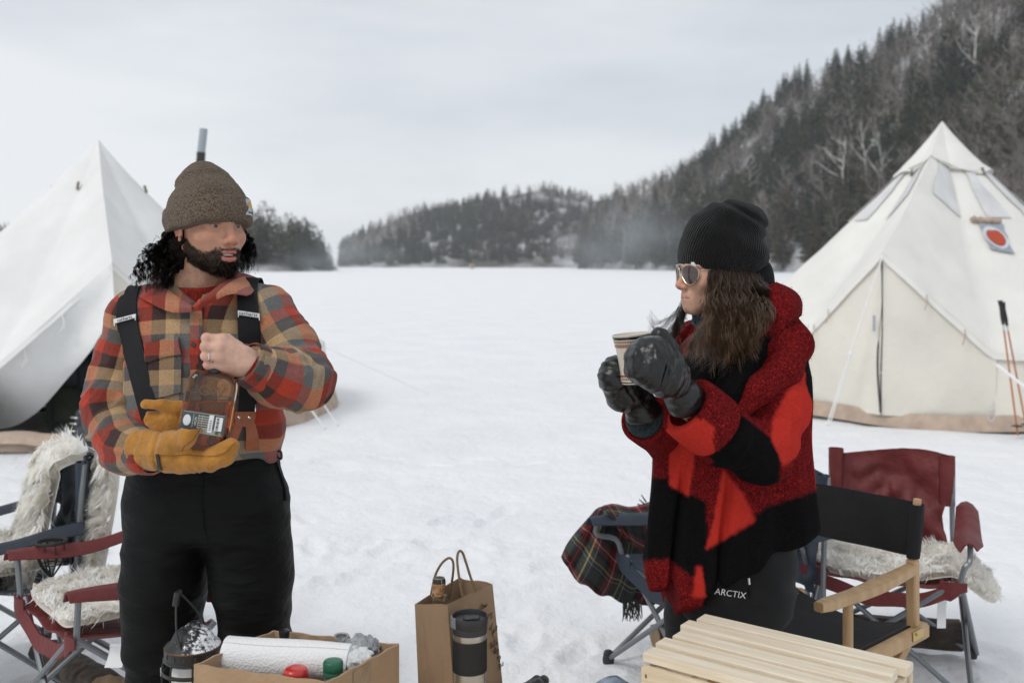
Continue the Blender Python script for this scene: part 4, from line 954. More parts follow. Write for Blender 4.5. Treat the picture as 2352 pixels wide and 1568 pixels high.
# split logs lying in the snow
def log(label, a, b, r, flat=.6):
    t = thing('firewood_log', label, 'firewood', tuple((a + b) / 2), 0, None); d = b - a; L = np.linalg.norm(d); s, u, d = frame(d); a2 = np.linspace(0, 2 * PI, 19)[:-1]; R = []
    for k in np.linspace(-.5, .5, 9):
        R.append([d * L * k + (s * math.cos(q) + u * (math.sin(q) * (flat if math.sin(q) < 0 else 1.0))) * r * (1 + .12 * math.sin(q * 3 + 1) + .06 * math.sin(q * 7 + k * 9)) for q in a2])
    mb = MB(); mb.rings(R, True, False); mb.build('bark', M['wood_log'], t)
    for k, e in ((-.5, -1), (.5, 1)):
        c = d * L * k; ring = np.array(R[0 if k < 0 else -1]); mb = MB(); mb.rings([ring * .985 + c * .015, ring * .98 + c * .02 + d * .004 * e]); mb.build('cut_end', M['wood_split'], t)
    return t
log('weathered split log lying behind the legs of the red chair at the right', W(1925, 1446, 4.25), W(2205, 1462, 4.12), .075)
log('dark split log under the red chair at the left', G(105, 1505, .06), G(245, 1590, .06), .07)
log('short split log on the snow under the tartan chair', G(1505, 1468, .07), G(1590, 1462, .07), .065)
# care tags hanging under the two red chairs
def care_tag(label, a, b, w, par=None):
    t = thing('care_tag', label, 'tag', tuple(a)); mb = MB(); mb.grid([[np.array([s * w, 0, 0]) + (b - a) * u + [0, .01 * math.sin(u * 4), 0] for s in (-1, 1)] for u in np.linspace(0, 1, 6)], .002); mb.build('tag_sheet', M['rope'], t)
care_tag('white care tag hanging under the seat of the red chair at the right', W(2172, 1335, 3.66), W(2160, 1440, 3.66), .016)
care_tag('crumpled white care tag under the seat of the red chair at the left', W(272, 1480, 2.98), W(262, 1530, 2.98), .026)

# ================================================================ wooden folding chair with black canvas
def wood_mat(name, c, c2, scale=3.0, st=(1, 14, 14), rough=.55):
    m = mat(name, c, rough, bump=.25, bscale=30, col2=c2, vscale=scale, stretch=st, detail=6); return m
M['beech'] = wood_mat('beech', (.50, .33, .17), (.42, .26, .13), 5, (6, 6, 1.2)); M['black_canvas'] = mat('black_canvas', (.011, .011, .012), .8, bump=.5, bscale=9, var=.2, spec=.3)
DP = np.array([1.28, 3.18, 0]); DA = math.radians(-48)
dc = thing('director_chair', 'wooden folding chair with black canvas back and wooden armrests', 'chair', tuple(DP), DA)
# local: x along the back (0 = right post, negative to the left), y negative to the front
BW = .45
for x in (0, -BW):
    mb = MB(); mb.beam((x, 0, .44), (x, .0, .66), .034, .034, bev=.006); mb.rings([[(x + r * math.cos(a), .0 + r * .8 * math.sin(a) + yy, z) for a in np.linspace(0, 2 * PI, 15)[:-1]] for z, r, yy in ((.655, .017, 0), (.83, .0135, .03), (.845, .0125, .032))]); mb.build('back_post', M['beech'], dc)
    mb = MB(); mb.beam((x, .07, .42), (x, -.52, .42), .05, .05, bev=.008); mb.build('side_rail', M['beech'], dc)
    mb = MB(); mb.tube([(x, -.40, .44), (x, -.40, .615)], .015, 12); mb.build('front_post', M['beech'], dc)
    g_ = []
    for v in np.linspace(0, 1, 12):
        y = .0 - .56 * v; w = .019 + .008 * math.sin(PI * min(1, v * 1.25)) ** 2; z = .628 - .010 * math.sin(v * 3.1) + .006 * v; e = 1 if v < .98 else .8
        g_.append([(x + w * cx * e, y, z + hz * .017 * e) for cx, hz in ((-1, -.7), (-.7, -1), (.7, -1), (1, -.7), (1, .7), (.7, 1), (-.7, 1), (-1, .7))])
    mb = MB(); mb.rings(g_); mb.build('armrest', M['beech'], dc)
    for y0, y1 in ((.05, -.45), (-.45, .05)):
        mb = MB(); mb.beam((x - (.03 if y0 > 0 else .0), y0, .40), (x - (.03 if y0 > 0 else 0), y1, .03), .022, .04, bev=.004); mb.build('leg', M['beech'], dc)
    mb = MB(); mb.beam((x, .08, .02), (x, -.50, .02), .04, .035, bev=.006); mb.build('foot_rail', M['beech'], dc)
    mb = MB(); mb.box((x + .028, -.02, .43), (.004, .07, .03), bev=.001); mb.ball((x + .031, -.035, .435), .005, 8, 6); mb.build('brass_plate', M['brass'], dc)
mb = MB(); mb.grid([[(-BW - .018 + (BW + .036) * u, .012 + .028 * v + .022 * math.sin(PI * u) + .004 * math.sin(u * 12 + v * 4), .665 + .165 * v - .01 * math.sin(PI * u) * (1 - v)) for u in np.linspace(0, 1, 26)] for v in np.linspace(0, 1, 8)], .006); mb.build('canvas_back', M['black_canvas'], dc, angle=80)
for x in (0, -BW):
    mb = MB(); mb.rings([[(x + .0205 * math.cos(a), yy + .0205 * math.sin(a), z) for a in np.linspace(0, 2 * PI, 17)[:-1]] for z, yy in ((.662, .002), (.74, .015), (.829, .030))], True, False); mb.build('canvas_sleeve', M['black_canvas'], dc)
mb = MB(); mb.grid([[(-BW * u, .04 - .5 * v, .447 - .045 * math.sin(PI * u)) for u in np.linspace(0, 1, 14)] for v in np.linspace(0, 1, 8)], .006); mb.build('canvas_seat', M['black_canvas'], dc, angle=80)

# ================================================================ pine crate table
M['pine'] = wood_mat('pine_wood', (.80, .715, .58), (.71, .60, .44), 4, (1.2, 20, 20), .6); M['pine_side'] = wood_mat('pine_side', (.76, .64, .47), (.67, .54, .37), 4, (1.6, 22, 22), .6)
ZC = .73; cBL, cBR, cFL = G(1628, 1405, ZC), G(2108, 1492, ZC), G(1468, 1487, ZC)
ux = unit(cBR - cBL); rot_ = math.radians(-7); ux = np.array([ux[0] * math.cos(rot_) - ux[1] * math.sin(rot_), ux[0] * math.sin(rot_) + ux[1] * math.cos(rot_), 0]); uy = unit((cFL - cBL) - ux * ((cFL - cBL) @ ux)); LX = np.linalg.norm(cBR - cBL); LY = np.linalg.norm(cFL - cBL)
ct = thing('crate_table', 'pale pine slatted crate table in front of the woman', 'table', tuple(cBL * [1, 1, 0])); ct.rotation_euler.z = math.atan2(ux[1], ux[0])
LY += .025; ns = 5; sw = LY / ns
for k in range(ns):
    off = (.0, -.012, .004, -.006, .0)[k]
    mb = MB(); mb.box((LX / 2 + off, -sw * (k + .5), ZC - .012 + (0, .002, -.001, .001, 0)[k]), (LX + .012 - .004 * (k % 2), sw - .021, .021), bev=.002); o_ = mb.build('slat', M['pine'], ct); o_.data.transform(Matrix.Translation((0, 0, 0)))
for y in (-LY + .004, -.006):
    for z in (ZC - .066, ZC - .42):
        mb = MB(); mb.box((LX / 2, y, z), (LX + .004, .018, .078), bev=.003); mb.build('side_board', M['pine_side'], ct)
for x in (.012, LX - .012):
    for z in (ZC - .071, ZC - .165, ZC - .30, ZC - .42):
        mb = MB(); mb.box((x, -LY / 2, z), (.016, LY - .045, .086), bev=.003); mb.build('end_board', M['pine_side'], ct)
for x in (.035, LX - .035):
    for y in (-.03, -LY + .03):
        mb = MB(); mb.box((x, y, (ZC - .028) / 2), (.03, .026, ZC - .028), bev=.003); mb.build('corner_post', mat('post_wood', (.55, .33, .15), .7, var=.3, vscale=30) if 'post' not in M else M['post'], ct); 
        M['post'] = ct.children[-1].data.materials[0]
M['nail'] = mat('nail_rust', (.10, .06, .04), .6, metal=.5)
for z in (ZC - .045, ZC - .078):
    mb = MB(); mb.box((.012, -LY - .0055, z), (.003, .002, .008)); mb.build('nail', M['nail'], ct)

# ================================================================ low table with the food things (its top lies just under the picture's lower edge)
ZT = .58
tt = thing('camp_table', 'low wooden camp table just below the picture, under the box and lantern', 'table', (-.33, 1.93, 0))
for k in range(7):
    mb = MB(); mb.box((0, -.42 + .14 * k, ZT - .011), (1.18, .134, .022), bev=.003); mb.build('plank', M['pine_side'], tt)
for sx in (-1, 1):
    for sy in (-1, 1):
        mb = MB(); mb.beam((sx * .52, sy * .40, ZT - .023), (sx * .54, sy * .42, 0), .04, .04, bev=.004); mb.build('leg', M['pine_side'], tt)
# cardboard box
M['cardboard'] = mat('cardboard', (.40, .27, .165), .85, bump=.3, bscale=80, var=.16, vscale=9); M['cardboard_in'] = mat('cardboard_in', (.34, .22, .13), .9, var=.2, vscale=12); M['tape'] = mat('tape', (.36, .26, .17), .18, var=.2, bump=.6, bscale=30)
ZB = .75; bFL, bBL, bBR, bFR = G(444.5, 1525.7, ZB), G(628.5, 1446, ZB), G(917.5, 1478, ZB), G(752, 1566.7, ZB)
cb = thing('cardboard_box', 'open brown cardboard box full of kitchen things, bottom left', 'box', tuple((bFL + bBR) / 2 * [1, 1, 0] + [0, 0, ZT])); ob = np.array(cb.location)
cor = [bFL, bFR, bBR, bBL]; cen = sum(cor) / 4
for i in range(4):
    a, b = cor[i], cor[(i + 1) % 4]; ins = unit(np.cross([0, 0, 1], b - a)) * .005
    if (cen - a) @ ins < 0: ins = -ins
    n_ = 14; top = [a + (b - a) * u + np.array([0, 0, .0018 * math.sin(u * 23 + i)]) for u in np.linspace(0.004, .996, n_)]
    mb = MB(); R = [[t_ - ob, t_ + ins - ob, np.array([t_[0] + ins[0], t_[1] + ins[1], ZT + .002]) - ob, np.array([t_[0], t_[1], ZT + .002]) - ob] for t_ in top]
    mb.rings(R); mb.build('side_panel', M['cardboard'], cb, angle=30)
mb = MB(); mb.grid([[bFL * [1, 1, 0] - ob + [0, 0, ZT + .004], bFR * [1, 1, 0] - ob + [0, 0, ZT + .004]], [bBL * [1, 1, 0] - ob + [0, 0, ZT + .004], bBR * [1, 1, 0] - ob + [0, 0, ZT + .004]]], .004); mb.build('bottom_panel', M['cardboard_in'], cb)
nr_ = unit(np.cross(bBR - bFR, [0, 0, 1])); mid = bFR * .55 + bBR * .45
mb = MB(); mb.grid([[mid + (bBR - bFR) * u + nr_ * .0015 + [0, 0, -.004 - .10 * v] - ob for u in (-.12, 0, .12)] for v in (0, .5, 1)], .001); mb.build('packing_tape', M['tape'], cb)
# paper towel roll
def towel_mat():
    m = mat('paper_towel', (.80, .80, .80), .95, spec=.1); t = m.node_tree; b = t.nodes['Principled BSDF']
    co = t.nodes.new('ShaderNodeTexCoord'); v = t.nodes.new('ShaderNodeTexVoronoi'); v.inputs['Scale'].default_value = 190; t.links.new(co.outputs['Object'], v.inputs['Vector'])
    bp = t.nodes.new('ShaderNodeBump'); bp.inputs['Strength'].default_value = .5; bp.inputs['Distance'].default_value = .003; t.links.new(v.outputs['Distance'], bp.inputs['Height']); t.links.new(bp.outputs[0], b.inputs['Normal']); return m
M['towel'] = towel_mat()
pA, pB = W(521, 1505, 2.215), W(806, 1524, 2.175); tr_ = thing('paper_towel_roll', 'white paper towel roll lying across the cardboard box', 'paper towel', tuple((pA + pB) / 2)); d = unit(pB - pA); s, u, d = frame(d); L = np.linalg.norm(pB - pA); R = []
for k in np.linspace(-.5, .5, 12):
    R.append([d * L * k + (s * math.cos(q) + u * math.sin(q)) * (.043 - .004 * (k + .5) + .0012 * math.sin(q * 2 + k * 6)) + u * .003 * math.sin(k * 5) for q in np.linspace(0, 2 * PI, 41)[:-1]])
mb = MB(); mb.rings(R, True, False); mb.build('paper', M['towel'], tr_)
for R0, e in ((R[0], -1), (R[-1], 1)):
    R0 = np.array(R0); c0 = R0.mean(0); mb = MB(); mb.rings([R0, c0 + (R0 - c0) * .5, c0 + (R0 - c0) * .48 - d * e * .02], True, False); mb.build('roll_end', M['towel'], tr_)
mb = MB(); sheet_ = [[np.array(R[i][j]) * 1.0 + (np.array(R[i][j]) - d * L * (i / 11 - .5)) * .03 for j in range(2, 14)] for i in range(12)]; mb.grid(sheet_, .001); mb.build('loose_sheet', M['towel'], tr_)
# moka pot
M['alu'] = mat('aluminium', (.50, .52, .54), .35, metal=.85)
mk = W(653, 1478, 2.27); mt = thing('moka_pot', 'steel moka pot with black lid knob in the back of the box', 'coffee pot', (mk[0], mk[1], ZT + .004)); z0 = mk[2] - ZT - .004
mb = MB(); mb.lathe([(.045, 0), (.047, .01), (.038, .07), (.034, .08), (.048, z0 - .022), (.05, z0 - .014)], 8); mb.build('pot', M['alu'], mt, angle=20)
mb = MB(); mb.lathe([(.051, z0 - .014), (.050, z0 - .008), (.022, z0 + .0), (.008, z0 + .003)], 8); mb.build('lid', M['alu'], mt, angle=20)
mb = MB(); mb.lathe([(.007, z0), (.0095, z0 + .006), (.0125, z0 + .026), (.0128, z0 + .031), (.009, z0 + .0335)], 14); mb.build('knob', M['black_plastic'], mt)
mb = MB(); mb.tube([(.045, 0, z0 - .01), (.075, -.01, z0 - .008), (.085, -.012, z0 - .03), (.082, -.01, z0 - .08)], [.007, .009, .010, .008], 8); mb.build('handle', M['black_plastic'], mt)
# red capped bottle, green capped bottle
M['red_cap'] = mat('red_cap', (.52, .025, .018), .3, coat=.3); M['green_cap'] = mat('green_cap', (.012, .115, .06), .4); M['clear_plastic'] = mat('clear_plastic', (.86, .88, .88), .12, trans=.85); M['label_white'] = mat('label_white', (.75, .75, .74), .6)
q = W(679.5, 1531, 2.105); rb = thing('sauce_bottle', 'bottle with round red cap in the front of the box', 'bottle', (q[0], q[1], ZT + .004)); zt = q[2] - ZT - .004
mb = MB(); mb.lathe([(.027, 0), (.029, .006), (.029, zt - .05), (.022, zt - .032)], 22); mb.build('body', M['label_white'], rb)
mb = MB(); mb.lathe([(.0265, zt - .034), (.0268, zt - .012), (.0245, zt - .004), (.02, zt - .0008), (.012, zt), (.0115, zt - .0008), (.003, zt - .0008)], 30); mb.build('cap', M['red_cap'], rb)
q = W(765, 1515, 2.10); gb = thing('juice_bottle', 'clear bottle with ribbed green screw cap in the front of the box', 'bottle', (q[0], q[1], ZT + .004)); zt = q[2] - ZT - .004
mb = MB(); mb.lathe([(.028, 0), (.03, .008), (.03, zt - .075), (.02, zt - .045), (.0185, zt - .02), (.0185, zt - .004)], 22); mb.build('body', M['clear_plastic'], gb)
mb = MB(); a = np.linspace(0, 2 * PI, 97)[:-1]; rg = lambda r, z, w: np.stack([(r + w * np.cos(a * 48)) * np.cos(a), (r + w * np.cos(a * 48)) * np.sin(a), np.full(96, z)], 1)
mb.rings([rg(.0205, zt - .021, .0005), rg(.0205, zt - .004, .0005), rg(.019, zt - .001, 0), rg(.015, zt, 0), rg(.001, zt, 0)]); mb.build('cap', M['green_cap'], gb, angle=60)
mb = MB(); mb.lathe([(.0212, zt - .032), (.0214, zt - .025), (.0205, zt - .0235)], 30); mb.build('cap_ring', M['green_cap'], gb)
# crumpled cloths
M['sock_grey'] = mat('sock_grey', (.30, .31, .32), .95, bump=.9, bscale=160, col2=(.42, .43, .44), vscale=60); M['cloth_white'] = mat('cloth_white', (.66, .68, .68), .95, bump=.7, bscale=90)
def crumple(name, label, cat, ctr, rx, ry, rz, seed, mtl, amp, sc):
    t = thing(name, label, cat, tuple(ctr)); f = lambda p: sd_ell(p, (0, 0, 0), (rx, ry, rz)) - amp * (1 - np.abs(vnoise(p, sc, seed)) * 2) - amp * .5 * vnoise(p, sc * 2.2, seed + 4)
    skin('cloth', f, (-rx * 1.6, -ry * 1.6, -rz * 1.7), (rx * 1.6, ry * 1.6, rz * 1.9), .0035, mtl, t); return t
sk = crumple('grey_sock', 'crumpled heather grey sock in the right corner of the box', 'sock', W(824, 1492, 2.235), .04, .035, .026, 3, M['sock_grey'], .010, 45)
mb = MB(); mb.rings([[W(785 + r * math.cos(q) + dx, 1466 + dy, 2.235) - np.array(sk.location) + [0, r * .0011 * math.sin(q), 0] for q in np.linspace(0, 2 * PI, 15)[:-1]] for r, dx, dy in ((12, 18, 24), (13, 10, 8), (17, 2, -2), (17, -1, -8), (13, -1, -6))], True, False); mb.build('sock_cuff', M['sock_grey'], sk)
crumple('white_cloth', 'crumpled white dish cloth with green stripe in the box by the towel roll', 'cloth', W(820, 1516, 2.17), .030, .03, .022, 8, M['cloth_white'], .009, 50)
# lantern
M['lantern_black'] = mat('lantern_black', (.012, .013, .013), .35, spec=.5); M['copper_rim'] = mat('copper_rim', (.10, .05, .03), .5, metal=.6); M['lamp_glass'] = mat('lamp_glass', (.88, .90, .91), .15, trans=.22, bump=.25, bscale=9)
def snowy(name, base):
    m = mat(name, base, .5, spec=.4); t = m.node_tree; b = t.nodes['Principled BSDF']; co = t.nodes.new('ShaderNodeTexCoord'); n = t.nodes.new('ShaderNodeTexNoise'); n.inputs['Scale'].default_value = 75; n.inputs['Detail'].default_value = 9; n.inputs['Roughness'].default_value = .75
    t.links.new(co.outputs['Object'], n.inputs['Vector']); g = t.nodes.new('ShaderNodeNewGeometry'); sx = t.nodes.new('ShaderNodeSeparateXYZ'); t.links.new(co.outputs['Object'], sx.inputs[0])
    ad = t.nodes.new('ShaderNodeMath'); ad.operation = 'MULTIPLY_ADD'; ad.inputs[1].default_value = 2.6; t.links.new(sx.outputs['X'], ad.inputs[0]); t.links.new(n.outputs['Fac'], ad.inputs[2])
    r = t.nodes.new('ShaderNodeValToRGB'); r.color_ramp.elements[0].position = .53; r.color_ramp.elements[0].color = tuple(base) + (1,); r.color_ramp.elements[1].position = .60; r.color_ramp.elements[1].color = (.82, .84, .87, 1)
    t.links.new(ad.outputs[0], r.inputs['Fac']); t.links.new(r.outputs['Color'], b.inputs['Base Color']); return m
M['lantern_snow'] = snowy('lantern_snow', (.013, .014, .014))
yl = 2.27; lc = W(443, 1500, yl); ln = thing('camp_lantern', 'black metal camp lantern dusted with snow, left of the box', 'lantern', (lc[0], lc[1], ZT)); Z = lambda py: EYE - (py - HY) / FPX * yl - ZT
mb = MB(); mb.lathe([(.055, 0), (.058, .008), (.058, .03), (.045, .04)], 28); mb.build('base', M['lantern_black'], ln)
mb = MB(); mb.lathe([(.042, .04), (.047, .055), (.046, Z(1518)), (.042, Z(1506))], 28, caps=False); mb.build('glass_globe', M['lamp_glass'], ln)
mb = MB(); mb.lathe([(.012, .04), (.02, .05), (.012, .06), (.012, Z(1525))], 12); mb.build('burner', M['label_white'], ln)
mb = MB(); mb.lathe([(.060, Z(1512)), (.0655, Z(1507)), (.0655, Z(1504)), (.0625, Z(1502)), (.0625, Z(1482))], 40, caps=False); mb.build('vent_band', M['lantern_black'], ln)
for k in range(16):
    a = k * PI / 8; mb = MB(); mb.box((.0628 * math.cos(a), .0628 * math.sin(a), Z(1492)), (.002, .005, .010), np.array([[math.cos(a), -math.sin(a), 0], [math.sin(a), math.cos(a), 0], [0, 0, 1]])); mb.build('vent_slot', M['black_gap'], ln)
mb = MB(); mb.lathe([(.0632, Z(1483)), (.0636, Z(1481)), (.062, Z(1479))], 40, caps=False); mb.build('copper_rim', M['copper_rim'], ln)
mb = MB(); mb.lathe([(.062, Z(1480)), (.0595, Z(1476)), (.050, Z(1471)), (.0455, Z(1461)), (.040, Z(1450)), (.029, Z(1442)), (.018, Z(1439)), (.0155, Z(1432)), (.009, Z(1430)), (.002, Z(1430))], 40); mb.build('hood', M['lantern_snow'], ln)
mb = MB(); mb.tube([(.006 + .012 * math.cos(a), .012 * math.sin(a), Z(1429)) for a in np.linspace(0, 2 * PI, 20)], .002, 6, False); mb.build('hang_loop', M['lantern_black'], ln)
for k in range(8):
    a = k * PI / 4 + .3; mb = MB(); mb.tube(spline([(.058 * math.cos(a), .058 * math.sin(a), Z(1507)), (.066 * math.cos(a), .066 * math.sin(a), Z(1520)), (.066 * math.cos(a), .066 * math.sin(a), .05), (.056 * math.cos(a), .056 * math.sin(a), .02)], 10), .0022, 6); mb.build('guard_wire', M['lantern_black'], ln)
mb = MB(); mb.tube([(.066 * math.cos(a), .066 * math.sin(a), Z(1533)) for a in np.linspace(0, 2 * PI, 40)], .003, 6, False, flat=1.6); mb.build('guard_ring', M['lantern_black'], ln)
hA, hB, hT = np.array([-.006, -.05, Z(1484)]), np.array([.022, .048, Z(1472)]), np.array([-.033, -.002, Z(1360)])
mb = MB(); mb.tube(spline([hA, hA + [-.016, .006, .05], hT + [0, -.012, -.012], hT + [.002, 0, -.004], hT + [.006, .012, -.01], hB + [-.02, -.01, .05], hB], 30), .0022, 6); mb.build('bail_wire', M['lantern_black'], ln)
mb = MB(); mb.tube([hT + [-.002, -.013, -.026], hT + [.0, -.006, .0], hT + [.003, .004, .002]], [.0068, .0072, .006], 10); mb.build('bail_grip', M['black_plastic'], ln)
mb = MB(); mb.box((-.0665, -.012, Z(1535)), (.002, .014, .02), bev=.0008); mb.build('badge', M['label_white'], ln)
# kraft bag with handwriting
M['kraft'] = mat('kraft', (.285, .19, .115), .85, bump=.45, bscale=13, var=.14, vscale=7, detail=6); M['ink'] = mat('ink', (.012, .011, .010), .6); M['cord_paper'] = mat('cord_paper', (.20, .125, .07), .9, bump=.6, bscale=220)
kN, kR, kL = W(1028, 1388, 2.255), W(1131, 1341, 2.355), W(953, 1387, 2.325); kB = kR + (kL - kN) * 1.0; kB[2] = kR[2] - .006
bN, bR, bL = W(1047, 1590, 2.235), W(1157, 1585, 2.34), W(963, 1585, 2.31)
for q in (bN, bR, bL): q[2] = ZT + .001
bB = bR + (bL - bN)
kb = thing('paper_bag', 'brown kraft paper gift bag with handwriting and twisted handles', 'bag', tuple(bN)); ok = np.array(kb.location)
def face(a, b, c, d, name, seed, amp=.004, jag=True, n=22):      # a,b top left/right, c,d bottom left/right
    nn = unit(np.cross(b - a, c - a)); g_ = []
    for v in np.linspace(0, 1, n):
        row = []
        for u in np.linspace(0, 1, 49):
            p = (a * (1 - u) + b * u) * (1 - v) + (c * (1 - u) + d * u) * v; e = math.sin(PI * u)
            p = p + nn * amp * (e * (math.sin(3 * u + seed) * .6 + vnoise(np.array([[u * 3, v * 4, seed]]), 1.5)[0]))
            if v == 0 and jag: p = p + np.array([0, 0, .0012 * (1 if int(round(u * 48)) % 2 else -1)])
            row.append(p - ok)
        g_.append(row)
    mb = MB(); mb.grid(g_, .0012); return mb.build(name, M['kraft'], kb, angle=80), nn
fc, nF = face(kN, kR, bN, bR, 'front_panel', 1, .003); face(kR, kB, bR, bB, 'side_panel', 5, .010); face(kB, kL, bB, bL, 'back_panel', 3, .006)
# gusset folds inwards at its middle
gm_t = (kL + kN) / 2 + unit(np.array([.6, .8, 0])) * .004; gm_b = (bL + bN) / 2 + np.array([.02, .02, 0]) * .3
face(kL, gm_t, bL, gm_b, 'side_panel', 2, .003); face(gm_t, kN, gm_b, bN, 'side_panel', 7, .003)
mb = MB(); mb.grid([[bL - ok + [0, 0, .001], bN - ok + [0, 0, .001]], [bB - ok + [0, 0, .001], bR - ok + [0, 0, .001]]]); mb.build('bottom', M['kraft'], kb)
def handle(pts, name='twisted_handle'):
    P = spline([np.asarray(W(*p)) for p in pts], 40) - ok; mb = MB(); mb.tube(P, .0030, 7); mb.build(name, M['cord_paper'], kb)
handle([(986, 1392, 2.40), (997, 1330, 2.39), (1012, 1297, 2.385), (1030, 1281, 2.38), (1040, 1288, 2.38), (1041, 1310, 2.385), (1036, 1345, 2.395), (1029, 1378, 2.40)])
handle([(1063, 1372, 2.285), (1055, 1330, 2.28), (1050, 1285, 2.285), (1054, 1266, 2.29), (1062, 1268, 2.295), (1070, 1290, 2.30), (1081, 1325, 2.305), (1093, 1358, 2.31)])
fu = unit(kR - kN); fd = unit(bN - kN); fd = unit(fd - fu * (fd @ fu)); nF = np.cross(fu, -fd); nF = nF if nF[1] < 0 else -nF
def on_face(px, py):          # where the sight line meets the bag's front
    d_ = np.array([(px - CX) / FPX, 1, -(py - HY) / FPX]); o_ = np.array([0, 0, EYE]); s_ = ((kN - o_) @ nF) / (d_ @ nF); return o_ + d_ * s_ + nF * .0046
def ink(strokes):
    for s_ in strokes:
        P = np.array([on_face(*q) for q in s_]) - ok; mb = MB(); mb.tube(spline(P, max(6, len(s_) * 4)) if len(P) > 2 else P, .0011, 5, flat=.5); mb.build('handwriting', M['ink'], kb)
z4 = lambda pts: [(918.7 + x * .2128, 1234.5 + y * .2128) for x, y in pts]
ink([z4(p) for p in (
    # Jena + Ben
    [(758, 805), (775, 785), (790, 775)], [(775, 785), (780, 800), (770, 812)], [(795, 800), (805, 792), (798, 785), (793, 798), (803, 806), (812, 800)], [(815, 806), (818, 785), (826, 800), (830, 782)], [(838, 782), (832, 790), (836, 800), (845, 780), (848, 798)],
    [(850, 745), (848, 800)], [(838, 775), (860, 768)], [(865, 715), (870, 765)], [(865, 718), (885, 712), (878, 735), (892, 738), (888, 755), (868, 762)], [(893, 745), (905, 735), (898, 728), (893, 742), (902, 752)], [(908, 748), (908, 722), (916, 735), (922, 712), (926, 728)],
    # ..py
    [(935, 830), (945, 822), (950, 835), (940, 845)], [(960, 808), (966, 832), (980, 798)], [(966, 832), (980, 840), (972, 868), (962, 862)],
    # for
    [(950, 985), (962, 962), (970, 972), (962, 990), (952, 984)], [(975, 990), (974, 938)], [(974, 950), (982, 925), (988, 918)],
    # you
    [(975, 1010), (985, 1035), (1000, 1000)], [(985, 1035), (1000, 1075)], [(1000, 985), (992, 1000), (1000, 1015), (1010, 1000), (1002, 985)], [(1015, 960), (1018, 990), (1030, 985), (1032, 940)], [(1030, 985), (1036, 990)],
    # Both
    [(962, 1130), (968, 1195)], [(962, 1132), (980, 1130), (970, 1155), (985, 1165), (968, 1195)], [(990, 1150), (985, 1165), (993, 1175), (1000, 1158), (990, 1150)], [(1005, 1085), (1010, 1165)], [(998, 1120), (1018, 1108)], [(1022, 1070), (1026, 1160)], [(1026, 1135), (1036, 1120), (1040, 1155)],
    # flourish, heart, R + H
    [(985, 1225), (1025, 1175), (1000, 1250), (1048, 1190), (1030, 1255)], [(1055, 1330), (1038, 1300), (1040, 1278), (1052, 1290), (1060, 1268), (1070, 1285), (1055, 1330)],
    [(1055, 1355), (1060, 1420)], [(1055, 1358), (1072, 1355), (1064, 1380), (1078, 1415)], [(1078, 1355), (1080, 1395)], [(1072, 1378), (1088, 1370)], [(1090, 1335), (1092, 1380)], [(1099, 1330), (1100, 1378)], [(1090, 1360), (1100, 1354)])])
# sparkling wine bottle in the bag
M['cork'] = mat('cork', (.50, .27, .12), .8, bump=.6, bscale=120, col2=(.36, .18, .08), vscale=90); M['wire_gold'] = mat('wire_gold', (.55, .45, .25), .3, metal=1); M['clear_glass'] = mat('clear_glass', (.90, .95, .93), .02, trans=1.0)
yw = 2.34; wb = W(1008, 1500, yw); wt = thing('wine_bottle', 'clear sparkling wine bottle with wired cork standing in the paper bag', 'bottle', (wb[0], wb[1], ZT + .003)); Zw = lambda py: EYE - (py - HY) / FPX * yw - ZT - .003
mb = MB(); mb.lathe([(.034, 0), (.036, .01), (.036, .10), (.026, .15), (.0145, Zw(1420)), (.0135, Zw(1378)), (.0155, Zw(1372)), (.0155, Zw(1366))], 26); mb.build('glass', M['clear_glass'], wt)
mb = MB(); mb.lathe([(.0125, Zw(1371)), (.0135, Zw(1357)), (.0125, Zw(1349)), (.0150, Zw(1344)), (.0155, Zw(1335)), (.0145, Zw(1331))], 22); mb.build('cork', M['cork'], wt)
mb = MB(); mb.lathe([(.0158, Zw(1337)), (.0152, Zw(1330.5)), (.0135, Zw(1327)), (.004, Zw(1326))], 22); mb.build('cap_plate', M['black_plastic'], wt)
mb = MB(); mb.tube([((.0125 + .0008 * math.cos(a * 12)) * math.cos(a), (.0125 + .0008 * math.cos(a * 12)) * math.sin(a), Zw(1326.3)) for a in np.linspace(0, 2 * PI, 60)], .0006, 4, False); mb.build('cap_wire', M['wire_gold'], wt)
for k in range(4):
    a = k * PI / 2 + .5; c_, s_ = math.cos(a), math.sin(a); mb = MB(); mb.tube([(.014 * c_, .014 * s_, Zw(1327)), (.017 * c_, .017 * s_, Zw(1335)), (.0168 * c_, .0168 * s_, Zw(1350)), (.0178 * c_, .0178 * s_, Zw(1366))], .0008, 5); mb.build('cap_wire', M['wire_gold'], wt)
mb = MB(); mb.tube([(.0176 * math.cos(a), .0176 * math.sin(a), Zw(1367)) for a in np.linspace(0, 2 * PI, 30)], .0008, 5, False); mb.build('cap_wire', M['wire_gold'], wt)
